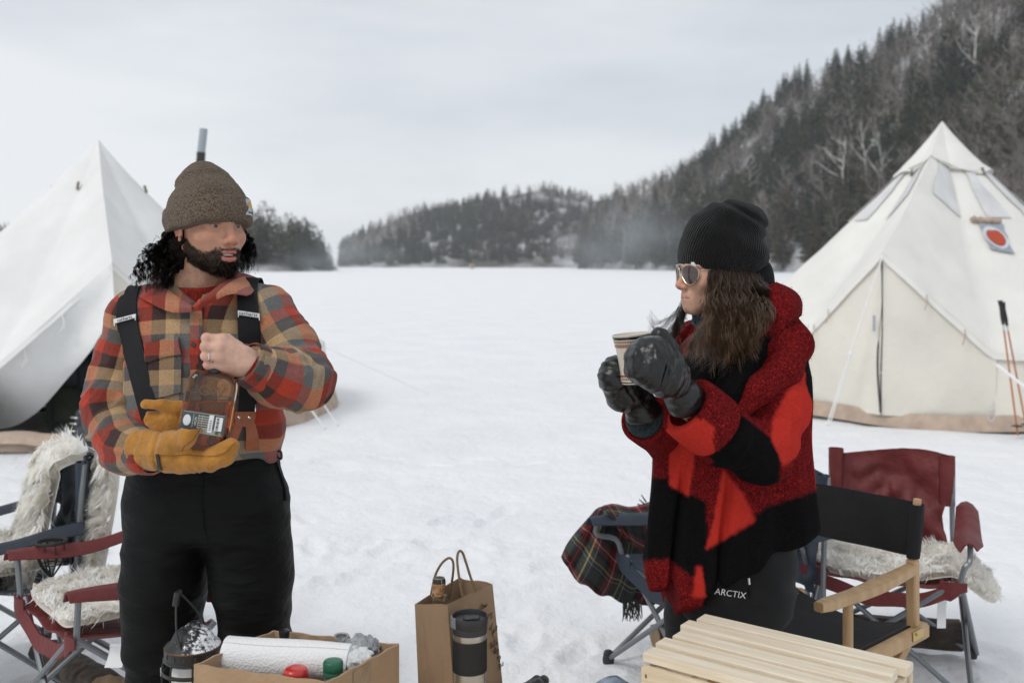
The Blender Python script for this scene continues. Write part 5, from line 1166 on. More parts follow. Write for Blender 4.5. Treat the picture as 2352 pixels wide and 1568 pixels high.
# travel mug
M['steel'] = mat('brushed_steel', (.50, .51, .52), .28, metal=1.0, var=.12, vscale=30, stretch=(1, 1, 14)); M['lid_black'] = mat('lid_black', (.020, .020, .022), .45); M['grip_rubber'] = mat('grip_rubber', (.010, .010, .011), .6)
yt = 2.21; tq = W(1079, 1500, yt); tm = thing('travel_mug', 'steel and black rubber travel mug standing before the paper bag', 'travel mug', (tq[0], tq[1], ZT)); Zt = lambda py: EYE - (py - HY) / FPX * yt - ZT
mb = MB(); mb.lathe([(.0335, 0), (.035, .006), (.0365, Zt(1537)), (.0365, Zt(1533))], 44); mb.build('body', M['steel'], tm)
a = np.linspace(0, 2 * PI, 241)[:-1]; rg = []
for py in np.linspace(1537, 1464, 30):
    tw = a + (1537 - py) * .012; rg.append(np.stack([(.0378 + .0007 * np.cos(tw * 60)) * np.cos(a), (.0378 + .0007 * np.cos(tw * 60)) * np.sin(a), np.full(240, Zt(py))], 1))
mb = MB(); mb.rings(rg); mb.build('rubber_grip', M['grip_rubber'], tm, angle=80)
mb = MB(); mb.lathe([(.0365, Zt(1466)), (.0375, Zt(1462)), (.0375, Zt(1450))], 44); mb.build('steel_band', M['steel'], tm)
mb = MB(); mb.lathe([(.0385, Zt(1450)), (.0392, Zt(1437)), (.0388, Zt(1436)), (.0402, Zt(1434)), (.0405, Zt(1414)), (.0395, Zt(1411)), (.0375, Zt(1412)), (.036, Zt(1420)), (.002, Zt(1420))], 44); mb.build('lid', M['lid_black'], tm)
mb = MB(); mb.box((.004, 0, Zt(1418)), (.036, .022, .005), bev=.0018); mb.build('flip_cover', M['lid_black'], tm)
aa = math.radians(205); mb = MB(); Rr = np.array([[math.cos(aa), -math.sin(aa), 0], [math.sin(aa), math.cos(aa), 0], [0, 0, 1]])
mb.grid([[np.array([(.0412 + .0015 * (1 - abs(u))) * math.cos(aa + u * .33), (.0412 + .0015 * (1 - abs(u))) * math.sin(aa + u * .33), Zt(1423) + .012 * (1 - v) - .010 * v]) for u in np.linspace(-1, 1, 8)] for v in np.linspace(0, 1, 4)], .003); mb.build('push_button', mat('button_grey', (.16, .17, .18), .5), tm)
# black glove and denim scrap at the table's far edge
M['suede_black'] = mat('suede_black', (.022, .024, .022), .95, bump=.8, bscale=120, var=.3, vscale=40, sheen=.3)
gq = W(1215, 1560, 2.31); gl = thing('black_glove', 'black suede glove lying at the table edge right of the paper bag', 'glove', (gq[0], gq[1], ZT)); 
def f_glove(p):
    d_ = sd_cap(p, (-.05, -.02, .022), (.0, 0, .024), .022, .026)
    for (a, b, r) in (((-.005, .012, .026), (.035, .01, .050), .0135), ((.0, -.004, .028), (.022, -.018, .056), .0135), ((-.01, .02, .024), (.02, .035, .040), .013), ((-.03, -.02, .022), (-.012, -.045, .032), .013)): d_ = smin(d_, sd_chain(p, (a, b), (r, r * .9)), .008)
    return d_ + .001 * vnoise(p, 60)
skin('glove_shell', f_glove, (-.09, -.08, -.01), (.07, .07, .08), .003, M['suede_black'], gl)
M['denim'] = mat('denim', (.03, .05, .085), .9, bump=.8, bscale=40, col2=(.28, .33, .40), vscale=28)
dq = W(1452, 1575, 2.28); dn = thing('denim_bag', 'bleached denim pouch just showing left of the crate table', 'pouch', (min(dq[0], .235), dq[1], ZT))
skin('cloth', lambda p: sd_ell(p, (0, 0, .03), (.055, .05, .045)) + .008 * np.abs(vnoise(p, 30)), (-.1, -.1, -.02), (.1, .1, .11), .004, M['denim'], dn)
# ================================================================ people: shared pieces
def near(p, c, R, fn):                       # evaluate fn only within R of c; elsewhere a safe outside distance
    d = np.linalg.norm(p - np.asarray(c, np.float32), axis=1); m = d < R; out = (d - R * .62).astype(np.float32)
    if m.any(): out[m] = fn(p[m])
    return out
def head_sdf(q, s=1.0, fem=0.0, mouth_open=1.0):          # q: forward, left, up from the point between the ears at eye level; metres
    q = q / s; f, l, u = q[:, 0], q[:, 1], q[:, 2]; a = np.stack([f, np.abs(l), u], 1)
    j = 1 - .12 * fem
    d = smin(sd_ell(a, (-.012, 0, .035), (.097, .077, .092)), sd_ell(a, (.025, 0, -.035), (.066, .062 * j, .085)), .03)
    d = smin(d, sd_cap(a, (-.006, .055 * j, -.050), (.062, .020 * j, -.098), .021, .017 - .002 * fem), .022)
    d = smin(d, sd_cap(a, (.068, 0, -.101), (.066, .011, -.101), .0175), .016)
    d = smin(d, sd_ell(a, (.052, .042, -.028), (.028, .025, .022)), .022)
    d = smin(d, sd_cap(a, (.070, .046, .022), (.086, .010, .019), .011 - .003 * fem), .016)
    d = smax(d, -sd_ell(a, (.100, .033, -.003), (.020, .020, .011)), .012)
    d = smin(d, sd_ell(a, (.070, 0, -.072), (.026, .030, .026)), .02)
    lid = np.linalg.norm(a - np.array([.0705, .0320, 0], np.float32), axis=1) - .0150
    d = smin(d, lid, .005); d = smax(d, -sd_ell(a, (.0870, .0325, -.0010), (.010, .0125, .0033)), .002)
    w = 1 - .16 * fem
    d = smin(d, sd_cap(a, (.085, 0, .012), (.105, 0, -.030), .0085 * w, .0110 * w), .013)
    d = smin(d, np.linalg.norm(a - np.array([.1095, 0, -.0355], np.float32), axis=1) - .0125 * w, .008)
    d = smin(d, sd_ell(a, (.096, .0145 * w, -.0410), (.0135, .0080, .0092)), .006)
    d = smax(d, -sd_ell(a, (.103, .0075, -.0490), (.006, .0036, .0036)), .003)
    up = sd_chain(a, ((.0945, 0, -.0668), (.0905, .013, -.0655), (.0785, .0265, -.0655)), (.0052, .0050, .0028), .004) if fem < .5 else sd_chain(a, ((.0925, 0, -.0668), (.0885, .013, -.0660), (.0745, .0285, -.0625)), (.0042, .0040, .0020), .004)
    lo = sd_chain(a, ((.0930, 0, -.0832), (.0885, .013, -.0812), (.0785, .0265, -.0680)), (.0070, .0060, .0028), .004) if mouth_open > .5 else sd_chain(a, ((.0912, 0, -.0770), (.0868, .013, -.0757), (.0745, .0270, -.0660)), (.0056, .0050, .0022), .004)
    if fem < .5: d = smax(d, -sd_cap(a, (.0955, .022, -.046), (.0815, .037, -.071), .0028), .007)
    d = smin(d, up, .004); d = smin(d, lo, .004)
    if mouth_open > .5: d = smax(d, -sd_ell(a, (.094, 0, -.0742), (.016, .0195, .0046)), .002)
    else: d = smax(d, -sd_chain(a, ((.0965, 0, -.0718), (.0935, .013, -.0708), (.080, .0280, -.0642)), (.0012, .0012, .0010), .001), .0025)
    ear = sd_ell(a, (-.012, .0800, -.012), (.0180, .0070, .0310)); ear = smax(ear, -sd_ell(a, (-.007, .0880, -.010), (.0105, .0050, .0190)), .004)
    d = smin(d, ear, .006) if fem < .5 else d
    return d * s, np.minimum(up, lo) * s
def plaid_material(name, cols, cell, fuzz=.35, bump=.5):
    m = bpy.data.materials.new(name); m.use_nodes = True; t = m.node_tree; b = t.nodes['Principled BSDF']; b.inputs['Roughness'].default_value = .95; b.inputs['Specular IOR Level'].default_value = .12
    b.inputs['Sheen Weight'].default_value = .12; b.inputs['Sheen Roughness'].default_value = .6
    a = t.nodes.new('ShaderNodeAttribute'); a.attribute_name = 'weave'; sp = t.nodes.new('ShaderNodeSeparateXYZ')
    n0 = t.nodes.new('ShaderNodeTexNoise'); n0.inputs['Scale'].default_value = 420; co = t.nodes.new('ShaderNodeTexCoord'); t.links.new(co.outputs['Object'], n0.inputs['Vector'])
    jit = t.nodes.new('ShaderNodeVectorMath'); jit.operation = 'SCALE'; jit.inputs['Scale'].default_value = .0035; t.links.new(n0.outputs['Color'], jit.inputs[0])
    ad = t.nodes.new('ShaderNodeVectorMath'); ad.operation = 'ADD'; t.links.new(a.outputs['Vector'], ad.inputs[0]); t.links.new(jit.outputs[0], ad.inputs[1]); t.links.new(ad.outputs[0], sp.inputs[0])
    out = []
    for ax, c in ((0, cell), (1, cell)):
        mu = t.nodes.new('ShaderNodeMath'); mu.operation = 'MULTIPLY'; mu.inputs[1].default_value = 1 / (c * len(cols)); t.links.new(sp.outputs[ax], mu.inputs[0])
        fr = t.nodes.new('ShaderNodeMath'); fr.operation = 'FRACT'; t.links.new(mu.outputs[0], fr.inputs[0])
        r = t.nodes.new('ShaderNodeValToRGB'); r.color_ramp.interpolation = 'CONSTANT'; el = r.color_ramp.elements
        while len(el) < len(cols): el.new(.5)
        for i, cc in enumerate(cols): el[i].position = i / len(cols); el[i].color = tuple(cc) + (1,)
        t.links.new(fr.outputs[0], r.inputs['Fac']); out.append(r.outputs['Color'])
    mx = t.nodes.new('ShaderNodeMix'); mx.data_type = 'RGBA'; mx.inputs['Factor'].default_value = .5; t.links.new(out[0], mx.inputs['A']); t.links.new(out[1], mx.inputs['B'])
    n = t.nodes.new('ShaderNodeTexNoise'); n.inputs['Scale'].default_value = 330; n.inputs['Detail'].default_value = 3; t.links.new(co.outputs['Object'], n.inputs['Vector'])
    rp = t.nodes.new('ShaderNodeMapRange'); rp.inputs['From Min'].default_value = .3; rp.inputs['From Max'].default_value = .7; rp.inputs['To Min'].default_value = 1 - fuzz; rp.inputs['To Max'].default_value = 1 + fuzz; t.links.new(n.outputs['Fac'], rp.inputs['Value'])
    m2 = t.nodes.new('ShaderNodeMix'); m2.data_type = 'RGBA'; m2.blend_type = 'MULTIPLY'; m2.inputs['Factor'].default_value = 1; t.links.new(mx.outputs['Result'], m2.inputs['A']); t.links.new(rp.outputs[0], m2.inputs['B'])
    t.links.new(m2.outputs['Result'], b.inputs['Base Color'])
    nb = t.nodes.new('ShaderNodeTexNoise'); nb.inputs['Scale'].default_value = 60; nb.inputs['Detail'].default_value = 6; nb.inputs['Roughness'].default_value = .7; t.links.new(co.outputs['Object'], nb.inputs['Vector'])
    bp = t.nodes.new('ShaderNodeBump'); bp.inputs['Strength'].default_value = bump; bp.inputs['Distance'].default_value = .006; t.links.new(nb.outputs['Fac'], bp.inputs['Height']); t.links.new(bp.outputs[0], b.inputs['Normal'])
    return m
def folds(p, axis, o, s_along=38., s_round=7., amp=.006, ridge=True):     # cloth folds lying across an axis
    axis = unit(axis).astype(np.float32); t = p @ axis; q = p * s_round + axis[None] * (t * (s_along - s_round))[:, None]
    n = vnoise(q, 1.0, o) + .5 * vnoise(q, 2.1, o + 5)
    return amp * ((1 - 2 * np.abs(n)) if ridge else n)
def project(px, py, sdf, y0, y1, off=.004):                    # the point of a surface met by the sight line, lifted off it
    d = np.array([(px - CX) / FPX, 1, -(py - HY) / FPX]); o = np.array([0, 0, EYE]); ys = np.linspace(y0, y1, 260); P = (o + d * ys[:, None]).astype(np.float32)
    v = sdf(P); k = np.argmax(v < 0); k = k if (v < 0).any() else int(np.argmin(v)); y = ys[k]
    if k > 0 and v[k] < 0: y = ys[k - 1] + (ys[k] - ys[k - 1]) * v[k - 1] / (v[k - 1] - v[k])
    q = o + d * y; e = 2e-3; g = np.array([sdf((q + e * np.eye(3)[i])[None].astype(np.float32))[0] - sdf((q - e * np.eye(3)[i])[None].astype(np.float32))[0] for i in range(3)]); n = unit(g)
    return q + n * off, n
def ribbon(name, L, R, n, sdf, y0, y1, off, thick, mtl, par, m=5, smooth=2):
    Ls = spline([(*q, 0) for q in L], n)[:, :2]; Rs = spline([(*q, 0) for q in R], n)[:, :2]
    P = np.array([[project(*(a * (1 - u) + b * u), sdf, y0, y1, off)[0] for u in np.linspace(0, 1, m)] for a, b in zip(Ls, Rs)])
    for _ in range(smooth): P[1:-1] = (P[:-2] + 2 * P[1:-1] + P[2:]) / 4
    mb = MB(); mb.grid(P, thick); o = mb.build(name, mtl, par, angle=60); return o, P
def eye(par, name, c, gaze, iris, r=.0122):
    mb = MB(); mb.ball((0, 0, 0), r, 24, 20); m = mb.mesh(name); V = np.array([v.co for v in m.vertices]); ang = np.degrees(np.arccos(np.clip((V / np.linalg.norm(V, axis=1, keepdims=True)) @ unit(gaze), -1, 1)))
    col = np.where((ang < 15)[:, None], (.006, .005, .005), np.where((ang < 34)[:, None], iris, (.40, .37, .35))); set_attr(m, 'Col', np.concatenate([col, np.ones((len(V), 1))], 1))
    o = link(name, m, M['eye'], par); o.location = tuple(c); return o
M['eye'] = mat('eye_wet', (.6, .6, .6), .08, attr='Col', coat=.5)
def skin_mat(name, b_): 
    m = mat(name, b_, .48, attr='Col', var=.22, vscale=42, bump=.18, bscale=260, sss=.12, spec=.35); return m
M['skin'] = skin_mat('skin', (.5, .3, .2))
def knit(name, c, c2, sc=300, st=(1, 1, .55), b=.8, rib=0):
    m = mat(name, c, .95, bump=b, bscale=sc * .8, col2=c2, vscale=sc, stretch=st, sheen=.15, spec=.1, detail=2); return m

# ================================================================ the man
MY = 2.55
def mw(px, py, y=MY): return W(px, py, y)
man = thing('person', 'bearded man with curly hair, plaid shirt, brown beanie and yellow mitten, holding a bottle', 'person', (mw(470, 606)[0], MY, 0))
man_o = np.array(man.location)
def on_man(o): o.matrix_parent_inverse = Matrix.Translation(-Vector(man_o)); return o
yaw = math.radians(47); HF = np.array([math.sin(yaw), -math.cos(yaw), .03]); HF = unit(HF); HL = np.array([math.cos(yaw), math.sin(yaw), 0]); HU = np.cross(HF, HL); HU = HU if HU[2] > 0 else -HU
HC = mw(481, 523); HB = np.stack([HF, HL, HU], 1).astype(np.float32)
def h2w(f, l, u): return HC + HF * f + HL * l + HU * u
# joints
SR, AR, ER, FR_, WR = mw(308, 728, 2.56), mw(276, 850, 2.55), mw(249, 948, 2.50), mw(290, 1030, 2.42), mw(350, 1040, 2.35)
SL_, AL_, EL, FL_, WL = mw(613, 717, 2.56), mw(665, 802, 2.52), mw(706, 882, 2.45), mw(640, 872, 2.385), mw(572, 834, 2.325)
zp = lambda py, y=MY: EYE - (py - HY) / FPX * y
xp = lambda px, y=MY: (px - CX) / FPX * y
TZ = [zp(k) for k in (1052, 1036, 990, 900, 800, 740, 700, 676, 655)]; TX = [xp(k) for k in (466, 466, 466, 464, 464, 464, 462, 460, 455)]
TRX = [.176, .186, .202, .190, .188, .190, .174, .12, .07]; TRY = [.118, .128, .146, .140, .132, .122, .108, .09, .07]; TCY = [2.565, 2.56, 2.555, 2.555, 2.56, 2.565, 2.57, 2.575, 2.58]
def torso_raw(p, grow=0.0):
    d = sd_loft(p, TZ, TX, TCY, np.array(TRX) + grow, np.array(TRY) + grow, 2.25)
    for a, b in (((415, 690), (315, 722)), ((520, 684), (604, 714))): d = smin(d, sd_cap(p, mw(*a, 2.575), mw(*b, 2.56), .052 + grow, .066 + grow), .035)
    return d
def shirt_f(p):
    d = torso_raw(p)
    ax = np.array([.25, 0, 1.]); d = d - folds(p, ax, 3, 16, 5, .0055) - .004 * fbm(p, 7, 2, 2)
    hem = np.clip((zp(960) - p[:, 2]) / .06, 0, 1); d = d - .006 * hem * np.sin(p[:, 0] * 60 + 5 * vnoise(p, 6))
    vcut = (p[:, 2] - zp(706, 2.43)) - .80 * np.abs(p[:, 0] - xp(441, 2.43)); vcut = np.minimum(vcut, 2.56 - p[:, 1]); return smax(d, vcut * .75, .004)
def arm_f(p, pts, rs, seed):
    d = sd_chain(p, pts, rs, .05)
    e = pts[2]; near_e = np.exp(-(np.linalg.norm(p - np.asarray(e, np.float32), axis=1) / .13) ** 2)
    d = d - folds(p, pts[2] - pts[0], seed, 22, 5.5, .008) * (.40 + 1.0 * near_e) - folds(p, pts[-1] - pts[2], seed + 9, 26, 6, .008) * near_e - .003 * fbm(p, 11, seed, 2)
    return d
SRS = (.071, .059, .056, .051, .045); sl_r = [SR, AR, ER, FR_, WR]; sl_l = [SL_, AL_, EL, FL_, WL]
SLS = (.070, .058, .055, .051, .047)
def sleeve_r(p): return smax(arm_f(p, sl_r, SRS, 4), ((p - WR.astype(np.float32)) @ unit(WR - FR_).astype(np.float32)) - .004, .006)
def sleeve_l(p): return smax(arm_f(p, sl_l, SLS, 14), ((p - WL.astype(np.float32)) @ unit(WL - FL_).astype(np.float32)) - .002, .006)
def all_shirt(p): return np.minimum(np.minimum(shirt_f(p), sleeve_r(p)), sleeve_l(p))
PL = [(.045, .023, .020), (.43, .285, .15), (.118, .126, .122), (.37, .042, .020)]
M['plaid'] = plaid_material('plaid_flannel', PL, .0352, .24)
def weave_torso(V): 
    u = V[:, 0] + .018 * (V[:, 0] > xp(452, 2.42)) + .012 * vnoise(V, 3.0, 1) - .25 * (V[:, 1] - 2.42) * np.sign(V[:, 0] - xp(464)) ; v = V[:, 2] + .012 * vnoise(V, 3.5, 8) + .05 * (V[:, 0] - xp(464)) ** 2 * 8
    return np.stack([u - xp(403, 2.42) + .0365 * 1.5, -(v - zp(828, 2.42)) + .0365 * 3.5, 0 * u], 1)
def weave_arm(V, pts, ph):
    P = np.array(pts); W_ = np.zeros(len(V)); S_ = W_.copy(); C1 = W_.copy(); C2 = W_.copy(); acc = 0; u0 = None; dm = np.full(len(V), 9.); it = []
    for i in range(len(P) - 1):
        a, b = P[i], P[i + 1]; d = b - a; L = np.linalg.norm(d); t = ((V - a) @ d) / (L * L); tc = np.clip(t, -.6 if i == 0 else 0, 1.4 if i == len(P) - 2 else 1); q = V - a - tc[:, None] * d; dd = d / L
        u0 = frame(d, (0, -1, .15))[1] if u0 is None else unit(u0 - dd * (u0 @ dd)); it.append((np.linalg.norm(q, axis=1), acc + tc * L, q @ np.cross(u0, dd), q @ u0)); dm = np.minimum(dm, it[-1][0]); acc += L
    for dist, s_, x_, y_ in it: w = np.exp(-(dist - dm) / .010); W_ += w; S_ += w * s_; C1 += w * x_; C2 += w * y_
    return np.stack([np.arctan2(C1, C2) * .058 + ph[0] + .006 * vnoise(V, 9, 3), S_ / W_ + ph[1] + .008 * vnoise(V, 7, 5), 0 * S_], 1)
t0_ = time.time()
shirt, V = skin('shirt', shirt_f, (xp(250), 2.36, zp(1062)), (xp(680), 2.76, zp(640)), .0046, M['plaid'], man); on_man(shirt); set_attr(shirt.data, 'weave', weave_torso(V))
for f_, pts, lo, hi, ph in ((sleeve_r, sl_r, (xp(165), 2.22, zp(1120)), (xp(390), 2.70, zp(630)), (.02, .03)), (sleeve_l, sl_l, (xp(540), 2.22, zp(965)), (xp(800), 2.70, zp(620)), (.055, .07))):
    o, V = skin('sleeve', f_, lo, hi, .0042, M['plaid'], shirt); set_attr(o.data, 'weave', weave_arm(V, pts, ph))
# ---- body: head, neck, trunk, arms, bare left hand and legs in one skin
Wl = mw(556, 822, 2.318)
mcp = [mw(511, 779, 2.300), mw(507, 798, 2.288), mw(508, 818, 2.288), mw(513, 838, 2.298)]; pip = [mw(474, 776, 2.293), mw(471, 796, 2.284), mw(472, 817.5, 2.284), mw(477, 838, 2.291)]
dip = [mw(476, 783, 2.322), mw(474, 801, 2.318), mw(475, 820, 2.318), mw(480, 838, 2.320)]; tip_ = [mw(497, 788, 2.332), mw(496, 804, 2.330), mw(497, 821, 2.330), mw(500, 837, 2.330)]; fr = (.0110, .0112, .0107, .0098)
def hand_f(p):
    d = None
    for i in range(4):
        c = sd_chain(p, (mcp[i], pip[i], dip[i], tip_[i]), (fr[i] * 1.04, fr[i], fr[i] * .94, fr[i] * .85), .003); c = smin(c, np.linalg.norm(p - pip[i].astype(np.float32), axis=1) - fr[i] * 1.05, .004)
        d = c if d is None else smin(d, c, .0028)
    pm = None
    for i in range(4):
        c = sd_cap(p, Wl + (mcp[i] - mcp[1]) * .32, mcp[i], .020, .0135); pm = c if pm is None else smin(pm, c, .02)
    pm = smin(pm, sd_cap(p, mw(545, 846, 2.325), mw(520, 846, 2.318), .020, .016), .016)
    d = smin(d, pm, .008)
    th = sd_chain(p, (mw(545, 800, 2.335), mw(522, 780, 2.345), mw(498, 779, 2.345), mw(482, 786, 2.340)), (.018, .0135, .012, .0095), .006)
    d = smin(d, th, .006)
    for i in range(4): d = smin(d, np.linalg.norm(p - (mcp[i] + np.array([.002, -.004, 0])).astype(np.float32), axis=1) - .0085, .010)
    return d - .0004 * vnoise(p, 160)
nb = mw(446, 668, 2.575)
def body_f(p):
    def hd(q_): 
        q = (q_ - HC.astype(np.float32)) @ HB; return head_sdf(q)[0]
    d = near(p, HC, .24, hd)
    neck = sd_chain(p, (h2w(-.022, 0, -.050), h2w(-.012, 0, -.10), nb, nb - [0, -.01, .05]), (.057, .056, .062, .075), .03)
    # throat and neck muscle
    neck = smin(neck, sd_cap(p, h2w(-.02, -.055, -.045), mw(470, 672, 2.53), .016, .012), .02)
    d = smin(d, neck, .018)
    d = smin(d, torso_raw(p, -.035), .03)
    for pts, rs in ((sl_r, (.045, .040, .036, .034, .027)), (sl_l, (.045, .040, .036, .034, .028))): d = smin(d, sd_chain(p, pts, rs, .02), .03)
    d = smin(d, sd_cap(p, WL, Wl, .030, .026), .015)
    d = smin(d, near(p, mw(515, 812, 2.31), .13, hand_f), .012)
    d = smin(d, sd_cap(p, WR, mw(430, 1050, 2.315), .026, .022), .015)
    d = smin(d, sd_ell(p, (xp(466), 2.565, zp(1090)), (.155, .105, .13)), .03)
    for a, b, c in (((390, 1130), (372, 1560), (380, 1960)), ((548, 1130), (590, 1540), (600, 1960))): d = smin(d, sd_chain(p, (mw(*a, 2.57), mw(*b, 2.56), mw(*c, 2.60)), (.085, .062, .042), .03), .03)
    return d
body, V = skin('body', body_f, (xp(185), 2.2, .03), (xp(785), 2.74, zp(380)), .0031, M['skin'], man, 1.2, (zp(880, 2.3), 3.2)); on_man(body)
q = (V - HC) @ HB; f_, l_, u_ = q.T; fine_n = fbm(V, 90, 4, 3); skin_c = np.tile(np.array([.50, .275, .180]), (len(V), 1))
def paint(w, c): 
    global skin_c
    w = np.clip(w, 0, 1)[:, None]; skin_c = skin_c * (1 - w) + np.array(c) * w
gs = lambda c, r: np.exp(-(np.linalg.norm(q - np.array(c), axis=1) / r) ** 2)
al_ = np.abs(l_); qa = np.stack([f_, al_, u_], 1); ga = lambda c, r: np.exp(-(np.linalg.norm(qa - np.array(c), axis=1) / r) ** 2)
paint(.75 * ga((.108, 0, -.036), .020) + .55 * ga((.06, .048, -.025), .028) + .6 * ga((-.012, .085, -.03), .03), (.52, .195, .13))
hm = np.linalg.norm(V - mw(515, 812, 2.30), axis=1) < .10
paint(hm * 1.0, (.60, .37, .28)); paint(hm * .6 * np.clip(sum(np.exp(-(np.linalg.norm(V - k, axis=1) / .012) ** 2) for k in mcp + pip), 0, 1), (.66, .31, .24))
paint((u_ < -.085) * (f_ < .07) * (np.linalg.norm(q, axis=1) < .22) * (.35 + .5 * (fine_n > .1)), (.33, .20, .135))
up_lo = head_sdf(q.astype(np.float32))[1]
near_h = np.linalg.norm(q, axis=1) < .17
lip_w = near_h * np.clip(1 - (up_lo - .0004) / .0012, 0, 1) * (f_ > .07)
bl = np.interp(f_, [-.01, .012, .03, .05, .068, .078, .13], [-.008, -.026, -.044, -.056, -.0585, -.0520, -.0515]) + .004 * fine_n
beard_w = near_h * np.clip((bl - u_) / .004, 0, 1) * np.clip((f_ - (.000 + .06 * np.clip((-.085 - u_) / .04, 0, 1))) / .006, 0, 1) * (u_ > -.14)
soul = (np.abs(l_) < .012) * 0
beard_w = beard_w * (1 - lip_w)
paint(beard_w * np.clip(.15 + (bl - u_) / .016, 0, 1) * .92, (.040, .026, .018)); paint(lip_w, (.47, .165, .135))
inm = near_h * (f_ > .07) * (f_ < .0925) * (np.abs(u_ + .0742) < .0042) * (al_ < .019); paint(inm * .85, (.10, .025, .022))
brow = near_h * np.exp(-((u_ - (.0205 + .004 * np.sin(np.clip((al_ - .012) / .04, 0, 1) * 3.1))) / .0045) ** 2) * (al_ > .010) * (al_ < .052) * (f_ > .05); paint(brow * .9, (.035, .022, .016))
lash = near_h * ga((.084, .0325, .0045), .006) + near_h * ga((.082, .043, .001), .005); lidl = near_h * np.exp(-((u_ - .0046 - .10 * np.abs(al_ - .0325)) / .0016) ** 2) * (np.abs(al_ - .033) < .016) * (f_ > .066); paint(np.clip(lash, 0, 1) * .5, (.12, .06, .04)); paint(lidl * .9, (.03, .018, .014)); paint(.35 * ga((.084, .033, -.009), .011) + .3 * ga((.086, .02, .006), .010), (.36, .165, .115))
set_attr(body.data, 'Col', np.concatenate([np.clip(skin_c, 0, 1), np.ones((len(V), 1))], 1))
gz = unit(np.array([.88, -.47, -.03]))
for s_ in (-1, 1): on_man(eye(man, 'eye', h2w(.0715, s_ * .032, 0), gz, (.05, .028, .016)))
mb = MB(); mb.tube([h2w(.0845 - .26 * x * x * 40, x, -.0716) for x in np.linspace(-.015, .015, 9)], .0042, 8, flat=1.0); on_man(mb.build('teeth', mat('teeth', (.72, .68, .60), .25), man))
# ---- beard hairs
g = np.random.default_rng(3); cand = np.where((beard_w > .5) & (bl - u_ > .006 * g.random(len(V)) ** .5))[0]; idx = g.choice(cand, 8500); B0 = V[idx]; e = 3e-3
N0 = np.stack([body_f((B0 + e * np.eye(3)[i]).astype(np.float32)) - body_f((B0 - e * np.eye(3)[i]).astype(np.float32)) for i in range(3)], 1); N0 /= np.maximum(np.linalg.norm(N0, axis=1, keepdims=True), 1e-9)
chin = np.clip((f_[idx] - .03) / .05, 0, 1) * np.clip((-.075 - u_[idx]) / .03, 0, 1); Lb = (.0038 + .0085 * chin) * (.6 + .8 * g.random(len(idx)))
mous = (u_[idx] > -.066); sid = np.sign(l_[idx])
dn = -HU * (.75 - .3 * mous[:, None]) + N0 * .32 + HF * .10 + g.normal(size=(len(idx), 3)) * .22 + mous[:, None] * (HL * .5) * sid[:, None]
dn /= np.linalg.norm(dn, axis=1, keepdims=True); kk = g.normal(size=(len(idx), 3)) * .22
P = np.stack([B0 - N0 * .001, B0 + dn * (Lb * .5)[:, None], B0 + unit(np.array([0, 0, -1.])) * (Lb * .35)[:, None] + (dn + kk) * (Lb * .75)[:, None]], 1)
Vs, Fs = strands(P, np.array([.0009, .0008, .0002]), 2); M['beard'] = mat('beard_hair', (.046, .029, .018), .6, var=.5, vscale=120, spec=.35)
on_man(link('beard', np_mesh('beard', Vs, Fs), M['beard'], man))
# eyebrows
idx = np.where(brow > .45)[0]; idx = g.choice(idx, 500); P = np.stack([V[idx], V[idx] + (HF * .3 + HU * .25)[None] * .004 + (HL[None] * np.sign(l_[idx])[:, None]) * .006], 1); Vs, Fs = strands(P, np.array([.0007, .0003]), 3); on_man(link('eyebrow', np_mesh('eyebrow', Vs, Fs), M['beard'], man))
# ---- curls
M['hair_under'] = mat('hair_under', (.008, .006, .005), .95, spec=.05); M['curl'] = mat('curly_hair', (.014, .0095, .007), .45, var=.6, vscale=60, spec=.4)
paths = []; g = np.random.default_rng(8)
def curl(root, mids, rad, turns, n=40, cnt=9, rs=.0042):
    base = spline([root] + mids, n); D = np.gradient(base, axis=0); D /= np.linalg.norm(D, axis=1, keepdims=True)
    ph = g.random() * 6.28; t = np.linspace(0, 1, n); dirn = 1 if g.random() < .5 else -1
    ref = np.cross(D, [.3, .2, 1]); ref /= np.linalg.norm(ref, axis=1, keepdims=True); r2 = np.cross(D, ref)
    for k in range(cnt):
        p2 = ph + g.normal() * .13; rr_ = rad * (1 + .09 * g.normal()) * np.clip(t * 5, .15, 1); a = dirn * (p2 + 2 * PI * turns * t ** .9 * (1 + .03 * g.normal()))
        paths.append(base + rr_[:, None] * (np.cos(a)[:, None] * ref + np.sin(a)[:, None] * r2) + g.normal(size=3) * rs * .28)
for i in range(170):
    th = math.radians(g.uniform(80, 250)); near_side = th > PI              # his right side is the near one (picture left)
    d = math.cos(th) * HF + math.sin(th) * HL; back = max(0, -math.cos(th))
    root = HC + d * g.uniform(.080, .100) + HU * g.uniform(-.030, .012)
    ln_ = g.uniform(.09, .172); ou = g.uniform(.085, .135) + .055 * back * g.random()
    end = HC + d * ou * (1.0 + .12 * g.normal() * .6) + HU * (-ln_)
    mid = HC + d * (ou * .80 + .016) + HU * (-ln_ * .5)
    if not near_side and back < .3: end = HC + d * g.uniform(.09, .13) + HU * (-g.uniform(.07, .125)); mid = HC + d * .115 + HU * -.05
    if near_side and back < .15: end = HC + d * g.uniform(.10, .125) + HF * -.03 + HU * (-g.uniform(.10, .16)); mid = HC + d * .108 - HF * .02 + HU * -.06
    curl(root, [mid, end], g.uniform(.006, .012), g.uniform(2.2, 4.2))
